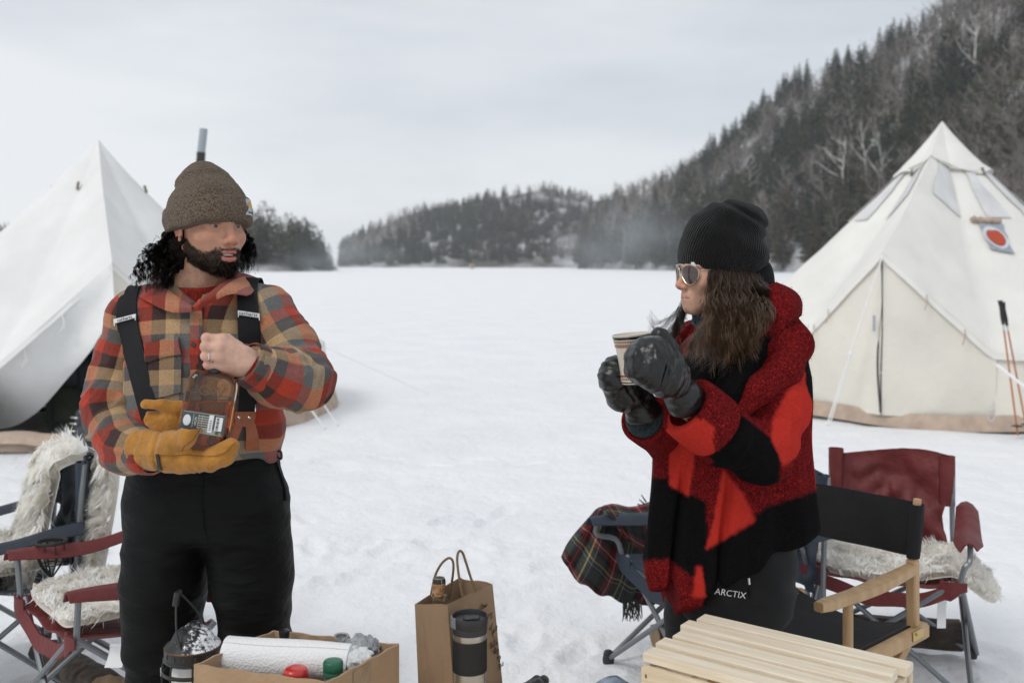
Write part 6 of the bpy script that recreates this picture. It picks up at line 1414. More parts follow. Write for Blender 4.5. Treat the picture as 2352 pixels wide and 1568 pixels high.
for i in range(46):         # the fall right behind the near ear
    th = math.radians(g.uniform(226, 258)); d = math.cos(th) * HF + math.sin(th) * HL; ln_ = g.uniform(.10, .17); curl(HC + d * .092 + HU * g.uniform(-.03, .0), [HC + d * .108 - HF * .015 + HU * (-ln_ * .5), HC + d * g.uniform(.095, .125) - HF * .02 + HU * (-ln_)], g.uniform(.007, .011), g.uniform(2.4, 4))
for i in range(44):         # locks below the near ear
    th = math.radians(g.uniform(246, 266)); d = math.cos(th) * HF + math.sin(th) * HL; ln_ = g.uniform(.09, .15); curl(HC + d * g.uniform(.074, .086) - HF * .022 + HU * g.uniform(-.045, -.012), [HC + d * .086 - HF * .03 + HU * (-.035 - ln_ * .4), HC + d * g.uniform(.085, .112) - HF * .03 + HU * (-.02 - ln_)], g.uniform(.006, .010), g.uniform(2.2, 3.6))
for i in range(20):         # locks lying forward over the right collar and loose frizz
    x = g.uniform(300, 378); y_ = g.uniform(640, 676); curl(mw(x + 40, 560, 2.52), [mw(x + 18, 605, 2.47), mw(x, y_, 2.46)], g.uniform(.007, .012), g.uniform(2.5, 4))
for i in range(46):
    th = math.radians(g.uniform(80, 280)); d = math.cos(th) * HF + math.sin(th) * HL; r_ = HC + d * .1 + HU * g.uniform(-.12, -.01); curl(r_, [r_ + d * .04 + HU * -.02 + g.normal(size=3) * .012, r_ + d * .055 + HU * g.uniform(-.06, .01) + g.normal(size=3) * .02], .008, 1.8, cnt=1, rs=.001)
K_ = paths[0].shape[0]; Vs, Fs = strands(np.array(paths), .00105 * np.clip(np.linspace(1.7, .2, K_), 0, 1), 2); on_man(link('curly_hair', np_mesh('curly_hair', Vs, Fs), M['curl'], man))
# hair mass under the curls so that no light shows through at the nape
def under(p):
    q = (p - HC.astype(np.float32)) @ HB; d = sd_ell(q, (-.045, 0, -.045), (.075, .098, .085)); d = smin(d, sd_ell(q, (-.085, -.015, -.09), (.045, .055, .055)), .03); d = smax(d, -(sd_ell(q, (.055, 0, -.06), (.105, .085, .13))), .01); d = smax(d, q[:, 2] - .01, .01)
    return d - .010 * np.abs(vnoise(q, 55)) - .004 * vnoise(q, 120)
on_man(skin('hair_mass', under, HC - [.22, .22, .24], HC + [.22, .22, .06], .0045, M['hair_under'], man)[0])
# ---- beanie
tl_ = math.radians(9); KU = HU * math.cos(tl_) - HF * math.sin(tl_); KF = HF * math.cos(tl_) + HU * math.sin(tl_); KB = np.stack([KF, HL, KU], 1).astype(np.float32); KC = HC + HU * .002 - HF * .002
hh = [-.010, 0, .05, .075, .095, .118, .138, .155, .168, .178]; hs = [.95, .965, .955, .89, .81, .69, .56, .42, .28, .06]
def beanie_f(p):
    q = (p - KC.astype(np.float32)) @ KB; sl = .010 * np.clip((q[:, 2] - .08) / .08, 0, 1); q = q + np.stack([sl, 0 * sl, 0 * sl], 1)
    d = sd_loft(q, hh, [0] * 10, [0] * 10, .116 * np.array(hs), .101 * np.array(hs), 2.1)
    fold = .007 * np.exp(-((q[:, 2] - .128 - .25 * q[:, 0] + .10 * q[:, 1]) / .007) ** 2) * (q[:, 0] < .05); dent = .006 * vnoise(q, 18, 2) + .010 * np.exp(-((q[:, 2] - .112 - .2 * q[:, 0]) / .014) ** 2) * (q[:, 1] < .02)
    return d - fold * .35 + dent * .7 - .0012 * vnoise(q, 240)
M['knit_brown'] = knit('knit_brown', (.055, .040, .029), (.25, .18, .125), 500, (1, 1, .42), 1.0)
bn, _ = skin('beanie', beanie_f, KC - [.16, .16, .04], KC + [.16, .16, .22], .0032, M['knit_brown'], man); on_man(bn)
def cuff_f(p):
    q = (p - KC.astype(np.float32)) @ KB; h0 = -.006 + .004 * np.sin(q[:, 1] * 20); d = sd_loft(q, [-.1, -.006, .024, .056, .1], [0] * 5, [0] * 5, [.1165, .1165, .1215, .1195, .1195], [.102, .102, .1065, .1045, .1045], 2.1)
    top = .055 + .0035 * vnoise(q, 24, 6) + .012 * np.clip(q[:, 0] / .12, -1, 1) * .4; d = smax(d, q[:, 2] - top, .010); d = smax(d, (-.008 + .003 * vnoise(q, 20)) - q[:, 2], .008); return d - .0010 * vnoise(q, 240) - .0018 * vnoise(q, 40)
skin('brim_cuff', cuff_f, KC - [.16, .16, .05], KC + [.16, .16, .11], .0032, M['knit_brown'], bn)
cs = lambda p: cuff_f(p)
pc_a = math.radians(33); PF = KF * math.cos(pc_a) + HL * math.sin(pc_a); PS = HL * math.cos(pc_a) - KF * math.sin(pc_a); pc = KC + KF * .1205 * math.cos(pc_a) + HL * .1065 * math.sin(pc_a) + KU * .030; M['patch_grey'] = mat('patch_grey', (.42, .46, .50), .7); M['logo_gold'] = mat('logo_gold', (.62, .33, .03), .6)
mb = MB(); mb.grid([[pc + PS * (x * .021) + KU * (y * .021) + PF * (.003 - .006 * x * x) for x in np.linspace(-1, 1, 7)] for y in (-1, 0, 1)], .0016); mb.build('label_patch', M['patch_grey'], bn)
mb = MB(); P = []
for t in np.linspace(-.2, 1.25, 14):
    a = PI * t + .2; P.append([pc + PF * (.0042) + PS * (r * math.cos(a) * (1 + .3 * t)) + KU * (r * math.sin(a) + .003) for r in (.004, .0115 - .004 * abs(t - .5))])
mb.grid(P, .0006); mb.build('logo_mark', M['logo_gold'], bn)
mb = MB(); mb.grid([[pc + PF * .0042 + PS * x + KU * y for x in (-.013, .013)] for y in (-.0155, -.0125)], .0006); mb.build('logo_line', M['black_plastic'], bn)
# ---- sweater at the neck and wrist
M['sweater_red'] = knit('sweater_red', (.36, .035, .018), (.22, .018, .012), 160, (2, 2, .4), .9)
def sweat(p): 
    nk = sd_chain(p, (h2w(-.010, 0, -.115), nb, nb - [0, -.01, .06], nb + [.0, -.035, -.16]), (.058, .068, .085, .088), .03); zt_ = zp(664) + .10 * (p[:, 1] - 2.52) * .3
    return smax(nk - .003 * np.sin(np.arctan2(p[:, 0] - nb[0], p[:, 1] - nb[1]) * 46) * .35, p[:, 2] - (zp(661, 2.5) + .02 * np.clip((p[:, 1] - 2.5) / .1, -1, 1.5)), .006)
on_man(skin('sweater_collar', sweat, (xp(340), 2.42, zp(740)), (xp(560), 2.72, zp(620)), .0034, M['sweater_red'], man)[0])
ax = unit(Wl - WL); mb = MB(); s_, u_v, d_ = frame(ax); R = []
for k, r in ((-.02, .034), (.002, .0325), (.008, .031), (.010, .027)): R.append([WL + ax * k + (s_ * math.cos(a) + u_v * math.sin(a)) * r for a in np.linspace(0, 2 * PI, 97)[:-1]])
mb.rings(R); on_man(mb.build('sweater_cuff', M['sweater_red'], man, angle=80))
# ---- shirt details laid on the cloth
def flap(name, c4, n, m, off, th, par, mtl=None, wv=True):
    (a, b, c, d) = [np.array(k, float) for k in c4]; P = np.array([[project(*((a * (1 - u) + b * u) * (1 - v) + (d * (1 - u) + c * u) * v), shirt_f, 2.2, 2.62, off)[0] for u in np.linspace(0, 1, m)] for v in np.linspace(0, 1, n)])
    mb = MB(); mb.grid(P, th); o = mb.build(name, mtl or M['plaid'], par, angle=60)
    if wv: set_attr(o.data, 'weave', weave_torso(np.array([v.co for v in o.data.vertices])) + np.array([.012, .02, 0]))
    return o
flap('pocket', ((341, 826), (419, 812), (416, 902), (352, 916)), 9, 9, .004, .003, shirt); flap('pocket_flap', ((334, 792), (410, 768), (420, 813), (341, 832)), 7, 10, .009, .004, shirt)
flap('pocket_flap', ((505, 770), (613, 763), (613, 803), (508, 812)), 6, 10, .008, .004, shirt); flap('pocket', ((508, 806), (612, 800), (606, 900), (516, 905)), 8, 9, .004, .003, shirt)
flap('placket', ((438, 700), (466, 700), (470, 1036), (442, 1036)), 30, 5, .006, .004, shirt)
M['button'] = mat('button_dark', (.03, .028, .026), .35)
def button(px, py, sdf, r=.0062, par=None, y0=2.2):
    p, n = project(px, py, sdf, y0, 2.62, .009); s_, u_, d_ = frame(n); Rm = np.stack([s_, u_, d_], 1); mb = MB(); mb.lathe([(r * .95, -.001), (r, .0006), (r * .9, .0016), (r * .65, .0012), (r * .1, .0010)], 18, p, Rm); mb.build('button', M['button'], par)
for b_ in ((441, 712), (447, 791), (452, 872), (353, 812), (556, 800)): button(*b_, shirt_f, par=shirt)
# collar leaves
def collar(upper, lower, offu, offl, name='collar'):
    U_ = spline([mw(*q) for q in upper], 14); L_ = spline([mw(*q) for q in lower], 14); P = [[u * (1 - v) + l * v + np.array([0, -.010, .004]) * math.sin(PI * v) for v in np.linspace(0, 1, 7)] for u, l in zip(U_, L_)]
    mb = MB(); mb.grid(P, .004); o = mb.build(name, M['plaid'], shirt, angle=60); set_attr(o.data, 'weave', weave_torso(np.array([v.co for v in o.data.vertices])) * np.array([1, 0, 0]) + np.array([.0, .0352 * 3.5, 0])); return o
collar([(392, 645, 2.62), (378, 655, 2.56), (388, 668, 2.49), (415, 688, 2.445), (441, 704, 2.425)], [(322, 664, 2.66), (312, 674, 2.56), (338, 692, 2.462), (392, 716, 2.428), (446, 716, 2.416)], 0, 0)
collar([(545, 628, 2.62), (530, 630, 2.55), (512, 648, 2.49), (478, 676, 2.445), (443, 704, 2.424)], [(592, 640, 2.64), (590, 652, 2.56), (573, 678, 2.475), (524, 676, 2.440), (452, 712, 2.414)], 0, 0)
# cuff band of the left sleeve with its button
cu = unit(WL - FL_); s_, u_v, d_ = frame(cu, (0, -1, .2)); R = []
for k, r in ((-.062, .0535), (-.05, .056), (-.01, .0540), (.006, .0515), (.008, .046)): R.append([WL + cu * k + (s_ * math.cos(a) + u_v * math.sin(a)) * r * (1 + .02 * math.sin(3 * a)) for a in np.linspace(0, 2 * PI, 49)[:-1]])
mb = MB(); mb.rings(R, True, False); o = mb.build('sleeve_cuff', M['plaid'], shirt, angle=60); Vc = np.array([v.co for v in o.data.vertices]); set_attr(o.data, 'weave', weave_arm(Vc, sl_l, (.03, .02)))
cuff_s = lambda p: sd_cap(p, WL - cu * .062, WL + cu * .006, .0545, .0535); button(592, 866, cuff_s, .0068, shirt)
cr_ = unit(WR - FR_); s_, u_v, d_ = frame(cr_, (0, -1, .2)); R = []
for k, r in ((-.05, .052), (-.03, .054), (.0, .052), (.004, .046)): R.append([WR + cr_ * k + (s_ * math.cos(a) + u_v * math.sin(a)) * r for a in np.linspace(0, 2 * PI, 41)[:-1]])
mb = MB(); mb.rings(R, True, False); o = mb.build('sleeve_cuff', M['plaid'], shirt, angle=60); set_attr(o.data, 'weave', weave_arm(np.array([v.co for v in o.data.vertices]), sl_r, (.06, .05)))
# ---- braces
M['strap_black'] = mat('strap_black', (.010, .010, .011), .8, bump=.25, bscale=300, spec=.3); M['leather'] = mat('leather_tan', (.30, .088, .035), .5, var=.2, vscale=60, bump=.15, bscale=150); M['clip_white'] = mat('clip_white', (.72, .72, .72), .4); M['chrome'] = mat('chrome', (.75, .75, .76), .15, metal=1)
shirt_s = lambda p: np.minimum(torso_raw(p, .003), 9)
st1, P1 = ribbon('brace_strap', [(288, 680), (275, 694), (274, 745), (296, 830), (316, 912), (330, 965)], [(320, 668), (316, 692), (321, 745), (341, 830), (357, 905), (372, 960)], 30, shirt_s, 2.2, 2.66, .007, .003, M['strap_black'], man); on_man(st1)
st2, P2 = ribbon('brace_strap', [(548, 652), (545, 668), (545, 740), (547, 800), (549, 880), (545, 945)], [(592, 658), (592, 674), (595, 740), (597, 800), (590, 880), (583, 945)], 30, shirt_s, 2.2, 2.66, .007, .003, M['strap_black'], man); on_man(st2)
for st, P in ((st1, P1), (st2, P2)):     # back halves go over the shoulders
    e0 = P[0]; c0 = np.array([0, e0[:, 1].mean() + .03, e0[:, 2].mean() - .03]); mb = MB(); mb.grid([[np.array([q[0], c0[1] + (q[1] - c0[1]) * math.cos(k) + (q[2] - c0[2]) * math.sin(k), c0[2] - (q[1] - c0[1]) * math.sin(k) + (q[2] - c0[2]) * math.cos(k)]) for q in e0] for k in np.linspace(0, 2.2, 10)], .003); mb.build('strap_end', M['strap_black'], st)
def clip(st, c4, cx_, cy_, slope):
    (a, b, c, d) = [np.array(k, float) for k in c4]; P = np.array([[project(*((a * (1 - u) + b * u) * (1 - v) + (d * (1 - u) + c * u) * v), shirt_s, 2.2, 2.62, .0125)[0] for u in np.linspace(0, 1, 6)] for v in (0, .5, 1)])
    mb = MB(); mb.grid(P, .003); mb.build('clip', M['clip_white'], st)
    p, n = project(cx_, cy_, shirt_s, 2.2, 2.62, .0172); x = unit(P[1, -1] - P[1, 0]); n = unit(n - x * (n @ x)); z = np.cross(n, x); z = z if z[2] > 0 else -z
    text('carhartt', 'lettering', .0125, M['black_plastic'], st, basis(p, x * 1.12, z, n), .0003)
    for s_ in (0, -1): mb = MB(); mb.tube([P[0, s_] , P[2, s_] + [0, 0, -.006]], .0016, 6); mb.build('clip_wire', M['chrome'], st)
clip(st1, ((271, 732), (319, 724), (319, 733), (272, 741)), 296, 733, 0); clip(st2, ((546, 717), (594, 721), (594, 731), (546, 727)), 570, 724.5, 0)
# leather ends of the right brace
def leather(pts_l, pts_r, nm='leather_tab'): o, P = ribbon(nm, pts_l, pts_r, 12, shirt_s, 2.2, 2.62, .010, .003, M['leather'], st2, 5, 1); return P
leather([(538, 945), (538, 960), (543, 972), (554, 979)], [(583, 945), (582, 958), (577, 970), (560, 979)]); leather([(541, 965), (533, 985), (524, 1006), (519, 1018)], [(557, 972), (551, 990), (543, 1010), (538, 1020)]); leather([(560, 972), (563, 992), (562, 1015), (562, 1029)], [(579, 966), (586, 988), (591, 1012), (591, 1029)])
for x in (546.5, 568): p, n = project(x, 958, shirt_s, 2.2, 2.62, .013); mb = MB(); mb.ball(p, .0042, 10, 8); mb.build('rivet', M['chrome'], st2)
p0, _ = project(581, 928, shirt_s, 2.2, 2.62, .012); p1, _ = project(581, 945, shirt_s, 2.2, 2.62, .012); mb = MB(); mb.tube([p0, p1], .0022, 6); mb.build('buckle', M['chrome'], st2)
# ---- trousers and boots
M['pants'] = mat('black_twill', (.0042, .0046, .0046), .62, bump=.9, bscale=7, var=.2, vscale=5, spec=.14, stretch=(.7, .7, 2.2))
LZ = [.06, .25, zp(1780), zp(1568), zp(1430), zp(1330), zp(1250), zp(1150), zp(1060)]
def pants_f(p):
    Lg = sd_loft(p, LZ, [xp(k) for k in (384, 384, 382, 380, 370, 374, 384, 396, 410)], [2.60, 2.60, 2.58, 2.565, 2.56, 2.56, 2.56, 2.565, 2.57], [.09, .096, .097, .096, .093, .105, .109, .112, .095], [.10, .11, .115, .118, .12, .128, .132, .128, .11], 2.2)
    Rg = sd_loft(p, LZ, [xp(k) for k in (610, 608, 602, 592, 583, 577, 564, 546, 528)], [2.60, 2.60, 2.58, 2.565, 2.56, 2.56, 2.56, 2.565, 2.57], [.09, .096, .096, .093, .087, .100, .109, .112, .095], [.10, .11, .115, .118, .12, .128, .132, .128, .11], 2.2)
    pel = sd_loft(p, [zp(1225), zp(1200), zp(1150), zp(1100), zp(1060), zp(1034)], [xp(k) for k in (470, 470, 469, 468, 467, 466)], [2.56] * 6, [.178, .194, .197, .194, .188, .180], [.12, .135, .14, .138, .130, .122], 2.5)
    d = smin(smin(Lg, Rg, .012), pel, .03)
    return d - folds(p, np.array([.25, .2, 1.]), 21, 13, 4.5, .0045) - .003 * fbm(p, 8, 5, 2)
pt, V = skin('trousers', pants_f, (xp(240), 2.38, .03), (xp(720), 2.76, zp(1028)), .0074, M['pants'], man); on_man(pt)
mb = MB(); pz = [project(456 + i * .9, 1076 + i * 2.6, pants_f, 2.2, 2.62, .004)[0] for i in range(5)]; mb.tube(pz, .0022, 6); mb.build('zip_slider', M['brass'], pt)
o, _ = ribbon('fly_seam', [(464, 1085), (462, 1140), (464, 1200), (474, 1240)], [(468, 1085), (466, 1140), (468, 1200), (478, 1240)], 14, pants_f, 2.2, 2.62, .0025, .002, M['pants'], pt, 3)
o, _ = ribbon('pocket_hem', [(628, 1048), (640, 1085), (651, 1120), (653, 1150)], [(633, 1046), (645, 1083), (655, 1118), (657, 1150)], 10, pants_f, 2.2, 2.66, .003, .003, M['pants'], pt, 3)
mb = MB(); bkl = mw(640, 1041, 2.55); mb.tube(spline([bkl + [-.008, 0, .004], bkl + [.006, -.004, .006], bkl + [.008, -.004, -.012], bkl + [-.002, 0, -.010], bkl + [-.008, 0, .004]], 16), .003, 6); mb.build('side_buckle', M['black_plastic'], pt)
M['boot'] = mat('boot_dark', (.02, .018, .016), .6)
for cx_, k in ((xp(384), -1), (xp(610), 1)):
    f_b = lambda p: smin(sd_cap(p, (cx_, 2.62, .06), (cx_ + k * .03, 2.44, .045), .055, .048), sd_cap(p, (cx_, 2.62, .07), (cx_, 2.61, .22), .06, .065), .03)
    on_man(skin('boot', lambda p: smax(f_b(p), -p[:, 2] - .005, .008), (cx_ - .13, 2.34, -.03), (cx_ + .13, 2.74, .32), .008, M['boot'], man)[0])
# ---- mitten on the right hand
M['suede'] = mat('suede_ochre', (.42, .19, .035), .9, bump=.5, bscale=90, var=.30, vscale=26, detail=7, sheen=.25, spec=.15)
def mit(p):
    d = sd_chain(p, (mw(360, 1034, 2.335), mw(392, 1036, 2.318), mw(430, 1050, 2.30), mw(480, 1056, 2.285), mw(515, 1042, 2.275), mw(532, 1022, 2.272)), (.041, .042, .030, .021, .020, .0165), .03)
    d = smin(d, sd_cap(p, mw(420, 1045, 2.33), mw(505, 1042, 2.325), .03, .022), .02)
    th = sd_chain(p, (mw(398, 1020, 2.29), mw(428, 1003, 2.262), mw(450, 981, 2.250)), (.030, .0195, .0120), .014)
    d = smin(d, th, .012)
    d = smin(d, sd_chain(p, (mw(352, 1033, 2.345), mw(330, 1031, 2.36)), (.047, .0495), .02), .014); d = smax(d, -((p - mw(324, 1031, 2.365).astype(np.float32)) @ unit(mw(380, 1035, 2.32) - mw(324, 1031, 2.365)).astype(np.float32)), .004)
    seam = np.exp(-((p[:, 0] - xp(363, 2.3)) / .004) ** 2) * .0035 - .0022 * np.exp(-((p[:, 2] - (zp(1046, 2.28) + .05 * (p[:, 0] - xp(430, 2.28)))) / .0022) ** 2) * -1
    return d + seam - .0035 * fbm(p, 22, 3, 3) - folds(p, np.array([1, 0, .2]), 2, 45, 14, .0012)
mt_, _ = skin('mitten', mit, (xp(300), 2.2, zp(1110)), (xp(575, 2.2), 2.44, zp(945)), .0030, M['suede'], man); on_man(mt_)
o, _ = ribbon('pull_tab', [(360, 1042), (362, 1055), (364, 1068), (363, 1076)], [(366, 1042), (369, 1055), (370, 1068), (375, 1076)], 8, mit, 2.1, 2.5, .004, .003, M['black_plastic'], mt_, 3, 0)
def stitch(line, par, sdf, mtl, r=.0008):
    P = [project(*q, sdf, 2.1, 2.5, .0006)[0] for q in spline([(*k, 0) for k in line], 26)[:, :2]]; mb = MB(); mb.tube(P, r, 5); mb.build('seam', mtl, par)
M['suede_dark'] = mat('suede_dark', (.20, .085, .018), .9)
stitch([(366, 1045), (400, 1046), (430, 1044), (480, 1048), (515, 1040), (538, 1018)], mt_, mit, M['suede_dark'], .0011); stitch([(418, 1036), (424, 1024), (440, 1012), (456, 990), (461, 972)], mt_, mit, M['suede_dark'], .0011)
# wedding ring
c = pip[2] * .72 + mcp[2] * .28; d_ = unit(pip[2] - mcp[2]); s_, u_v, d_ = frame(d_); mb = MB(); mb.tube([c + (s_ * math.cos(a) + u_v * math.sin(a)) * .0119 for a in np.linspace(0, 2 * PI, 40)], .0016, 8, False, flat=1.0); on_man(mb.build('ring', M['chrome'], man))

# ---- the second mitten, empty, held between glove and bottle
mit2 = thing('empty_mitten', 'empty yellow suede mitten pinched behind the bottle, upper one of the two', 'mitten', tuple(mw(380, 960, 2.36)))
o2 = np.array(mit2.location)
def mitB(p):
    th = sd_chain(p, (mw(334, 927, 2.335), mw(372, 931, 2.338), mw(425, 938, 2.352)), (.0105, .0135, .018), .01)
    bd = sd_chain(p, (mw(346, 962, 2.352), mw(385, 972, 2.36), mw(445, 985, 2.37)), (.020, .031, .040), .02); bd = np.maximum(bd, np.abs(p[:, 1] - 2.362) * .9 - .030)
    d = smin(th, bd, .008); hol = sd_cap(p, mw(330, 960, 2.345), mw(352, 962, 2.352), .012, .009); d = smax(d, -hol, .006)
    return d - .003 * fbm(p, 24, 9, 3)
m2_, _ = skin('mitten_shell', mitB, (xp(310), 2.28, zp(1040)), (xp(500, 2.3), 2.44, zp(905)), .0030, M['suede'], mit2); m2_.matrix_parent_inverse = Matrix.Translation(-Vector(o2))
# ---- bottle
bq = W(477, 942, 2.295); bt_ = thing('whiskey_bottle', 'amber glass bottle with green label held by the man in his mitten', 'bottle', tuple(bq)); rl = math.radians(9.2)
bx = unit(np.array([math.cos(rl), .10, -math.sin(rl)])); bz = unit(np.array([math.sin(rl), .06, math.cos(rl)])); by = np.cross(bz, bx); Bm = np.stack([bx, by, bz], 1)
def amber(name, c, rough=.02): 
    m = mat(name, c, rough, trans=1.0); m.node_tree.nodes['Principled BSDF'].inputs['IOR'].default_value = 1.38; return m
M['amber_glass'] = amber('amber_glass', (.92, .70, .52)); M['whiskey'] = amber('whiskey', (.86, .42, .13), .0)
def flask(w, d, z0, z1, corner, n=60, foot=.012, top_flat=.5):
    out = []; zs = np.concatenate([np.linspace(z0, z0 + foot, 5), np.linspace(z0 + foot, z1 - corner, 12)[1:], z1 - corner + corner * np.sin(np.linspace(0, PI / 2 * .97, 14))[1:]])
    for z in zs:
        k = 1.0
        if z < z0 + foot: k = 1 - .12 * (1 - math.sqrt(max(0, 1 - ((z0 + foot - z) / foot) ** 2)))
        ww = w * k; dd = d * k
        if z > z1 - corner:
            t = (z - (z1 - corner)) / corner; c_ = math.sqrt(max(0, 1 - t * t)); ww = w - corner * .92 * (1 - c_); dd = d * (.30 + .70 * c_)
        a = np.linspace(0, 2 * PI, n + 1)[:-1]; e = 2 / 3.4; out.append(np.stack([np.sign(np.cos(a)) * np.abs(np.cos(a)) ** e * ww, np.sign(np.sin(a)) * np.abs(np.sin(a)) ** e * dd, np.full(n, z)], 1) @ Bm.T)
    return out
mb = MB(); mb.rings(flask(.0575, .0270, -.088, .090, .036)); mb.build('glass', M['amber_glass'], bt_, angle=80)
inner = flask(.0525, .0215, -.078, .083, .033); lv = []
for r in inner:
    r = r.copy(); r[:, 2] = np.minimum(r[:, 2], .022 + .0 * r[:, 0]); lv.append(r)
keep = [i for i, r in enumerate(inner) if r[:, 2].min() < .022]; lv = lv[:max(keep) + 1]
mb = MB(); mb.rings(lv); mb.build('whiskey', M['whiskey'], bt_, angle=80)
mb = MB(); mb.rings([(np.stack([r * np.cos(a_), r * np.sin(a_), np.full(20, z)], 1) @ Bm.T) for a_ in [np.linspace(0, 2 * PI, 21)[:-1]] for r, z in ((.015, .086), (.014, .100), (.0165, .101), (.0165, .125))]); mb.build('stopper', M['black_plastic'], bt_)
def bf(x, z, o=.0): return Bm @ np.array([x, -(.0270 + o), z])
M['label_green'] = mat('label_green', (.055, .075, .068), .6, var=.1); M['print_cream'] = mat('print_cream', (.55, .53, .45), .7); M['print_white'] = mat('print_white', (.72, .72, .72), .7)
def sheet(name, x0, x1, z0, z1, o, mtl): mb = MB(); mb.grid([[bf(x, z, o) for x in np.linspace(x0, x1, 4)] for z in np.linspace(z0, z1, 3)], .0004); mb.build(name, mtl, bt_)
sheet('label', -.0505, .0485, -.052, -.002, .0008, M['label_green'])
mb = MB(); mb.rings([[bf(-.037 + .0085 * math.cos(a), -.024 + .0125 * math.sin(a), o) for a in np.linspace(0, 2 * PI, 25)[:-1]] for o in (.0010, .0014)]); mb.build('print_oval', M['print_white'], bt_)
for k in range(6): sheet('print_line', -.012, .010, -.012 - .0052 * k, -.0105 - .0052 * k, .0012, M['print_cream'])
for k in range(4): sheet('print_line', -.010, .030, -.0405 - .0026 * k, -.0393 - .0026 * k, .0012, M['print_cream'])
for x in (-.024, -.0125, -.004, .0105): sheet('print_line', x, x + .0008, -.040, -.008, .0012, M['print_cream'])
sheet('print_line', -.047, .045, -.0052, -.0044, .0012, M['print_cream']); sheet('print_line', -.047, .045, -.0500, -.0492, .0012, M['print_cream'])
sheet('sticker', .0115, .0215, -.046, -.006, .0014, M['print_white']); sheet('barcode_field', .0265, .0425, -.040, -.009, .0014, M['print_white'])
for k in range(9): sheet('barcode_bar', .029, .0345, -.0385 + .0031 * k, -.0385 + .0031 * k + (.0010 + .0008 * (k % 3)), .0020, M['black_plastic'])
for k in range(6): sheet('barcode_bar', .0145, .0185, -.040 + .0040 * k, -.0385 + .0040 * k, .0020, M['black_plastic'])
sheet('print_square', .0375, .0425, -.0485, -.0435, .0014, mat('print_gold', (.42, .24, .08), .6))
text('RECIPE', 'lettering', .0062, M['print_white'], bt_, basis(bf(-.0175, -.024, .0012), Bm[:, 2], -Bm[:, 0], -Bm[:, 1]), .0002)
M['amber_dark'] = mat('amber_dark', (.10, .035, .012), .15, coat=.5); text('GW', 'monogram', .034, M['amber_dark'], bt_, basis(bf(.006, .046, -.0002), Bm[:, 0], Bm[:, 2], -Bm[:, 1]), .0005)
print('MAN', round(time.time() - t0_, 1))
# ================================================================ the woman
QY = 2.75
ww = lambda px, py, y=QY: W(px, py, y)
xq = lambda px, y=QY: (px - CX) / FPX * y
zq = lambda py, y=QY: EYE - (py - HY) / FPX * y
wom = thing('person', 'woman in red and black checked wool coat, black beanie and sunglasses, holding a mug', 'person', (xq(1690), QY, 0))
wo = np.array(wom.location)
def on_w(o): o.matrix_parent_inverse = Matrix.Translation(-Vector(wo)); return o
t1_ = time.time()
ya = math.radians(-70); WF = unit(np.array([math.sin(ya), -math.cos(ya), .0])); WLf = np.cross([0, 0, 1], WF); WU = np.array([0, 0, 1.]); WB = np.stack([WF, WLf, WU], 1).astype(np.float32)
HS = .955
WC = ww(1636, 626); w2w = lambda f, l, u: WC + (WF * f + WLf * l + WU * u) * HS
nbw = ww(1712, 770, 2.76)
# arms: her left arm is the near one
NS, NA_, NE, NF, NW = ww(1775, 790, 2.66), ww(1785, 925, 2.60), ww(1750, 1038, 2.545), ww(1662, 998, 2.48), ww(1585, 938, 2.445)
FS, FE, FW = ww(1600, 800, 2.90), ww(1560, 1010, 2.80), ww(1478, 960, 2.60)
lhand, rhand = ww(1500, 840, 2.43), ww(1440, 870, 2.55)
def body_w(p):
    def hd(q_): return head_sdf((q_ - WC.astype(np.float32)) @ WB, HS, 1.0, 0.0)[0]
    d = near(p, WC, .23, hd)
    neck = sd_chain(p, (w2w(-.025, 0, -.05), w2w(-.035, 0, -.10), nbw), (.047, .046, .055), .03); d = smin(d, neck, .018)
    tr = sd_loft(p, [zq(1330), zq(1230), zq(1100), zq(950), zq(840), zq(780), zq(745)], [xq(k) for k in (1690, 1695, 1690, 1690, 1700, 1708, 1712)], [2.76] * 7, [.10, .11, .10, .11, .115, .09, .05], [.135, .145, .13, .145, .17, .14, .05], 2.2); d = smin(d, tr, .03)
    d = smin(d, sd_chain(p, (NS, NA_, NE, NF, NW, lhand), (.042, .038, .034, .032, .026, .03), .02), .03); d = smin(d, sd_chain(p, (FS, FE, FW, rhand), (.042, .035, .022, .024), .02), .03)
    for a, b, c in (((1690, 1260, 2.69), (1690, 1620, 2.70), (1700, 1990, 2.72)), ((1690, 1260, 2.84), (1650, 1620, 2.84), (1650, 1990, 2.86))): d = smin(d, sd_chain(p, (ww(*a), ww(*b), ww(*c)), (.085, .055, .04), .03), .03)
    return d
bw_, V = skin('body', body_w, (xq(1400), 2.36, .03), (xq(1860), 3.02, zq(500)), .0031, M['skin'], wom, 1.2, (zq(760), 3.2)); on_w(bw_)
q = ((V - WC) @ WB / HS); f_, l_, u_ = q.T; al_ = np.abs(l_); qa = np.stack([f_, al_, u_], 1); ga = lambda c, r: np.exp(-(np.linalg.norm(qa - np.array(c), axis=1) / r) ** 2)
skin_c = np.tile(np.array([.60, .35, .245]), (len(V), 1)); near_h = np.linalg.norm(q, axis=1) < .17
paint(.85 * ga((.110, 0, -.036), .018), (.56, .22, .165)); paint(.4 * ga((.058, .046, -.026), .026), (.58, .26, .19)); paint(.3 * ga((.085, .03, -.012), .014), (.42, .22, .16))
ul = head_sdf((q * HS).astype(np.float32), HS, 1.0, 0.0)[1]; lw = near_h * np.clip(1 - (ul - .0005) / .0014, 0, 1) * (f_ > .07); paint(lw, (.40, .165, .15)); paint(near_h * (f_ > .075) * np.exp(-((u_ - (-.0725 + .10 * np.clip(al_ - .008, 0, 1))) / .0012) ** 2) * (al_ < .026), (.16, .05, .045))
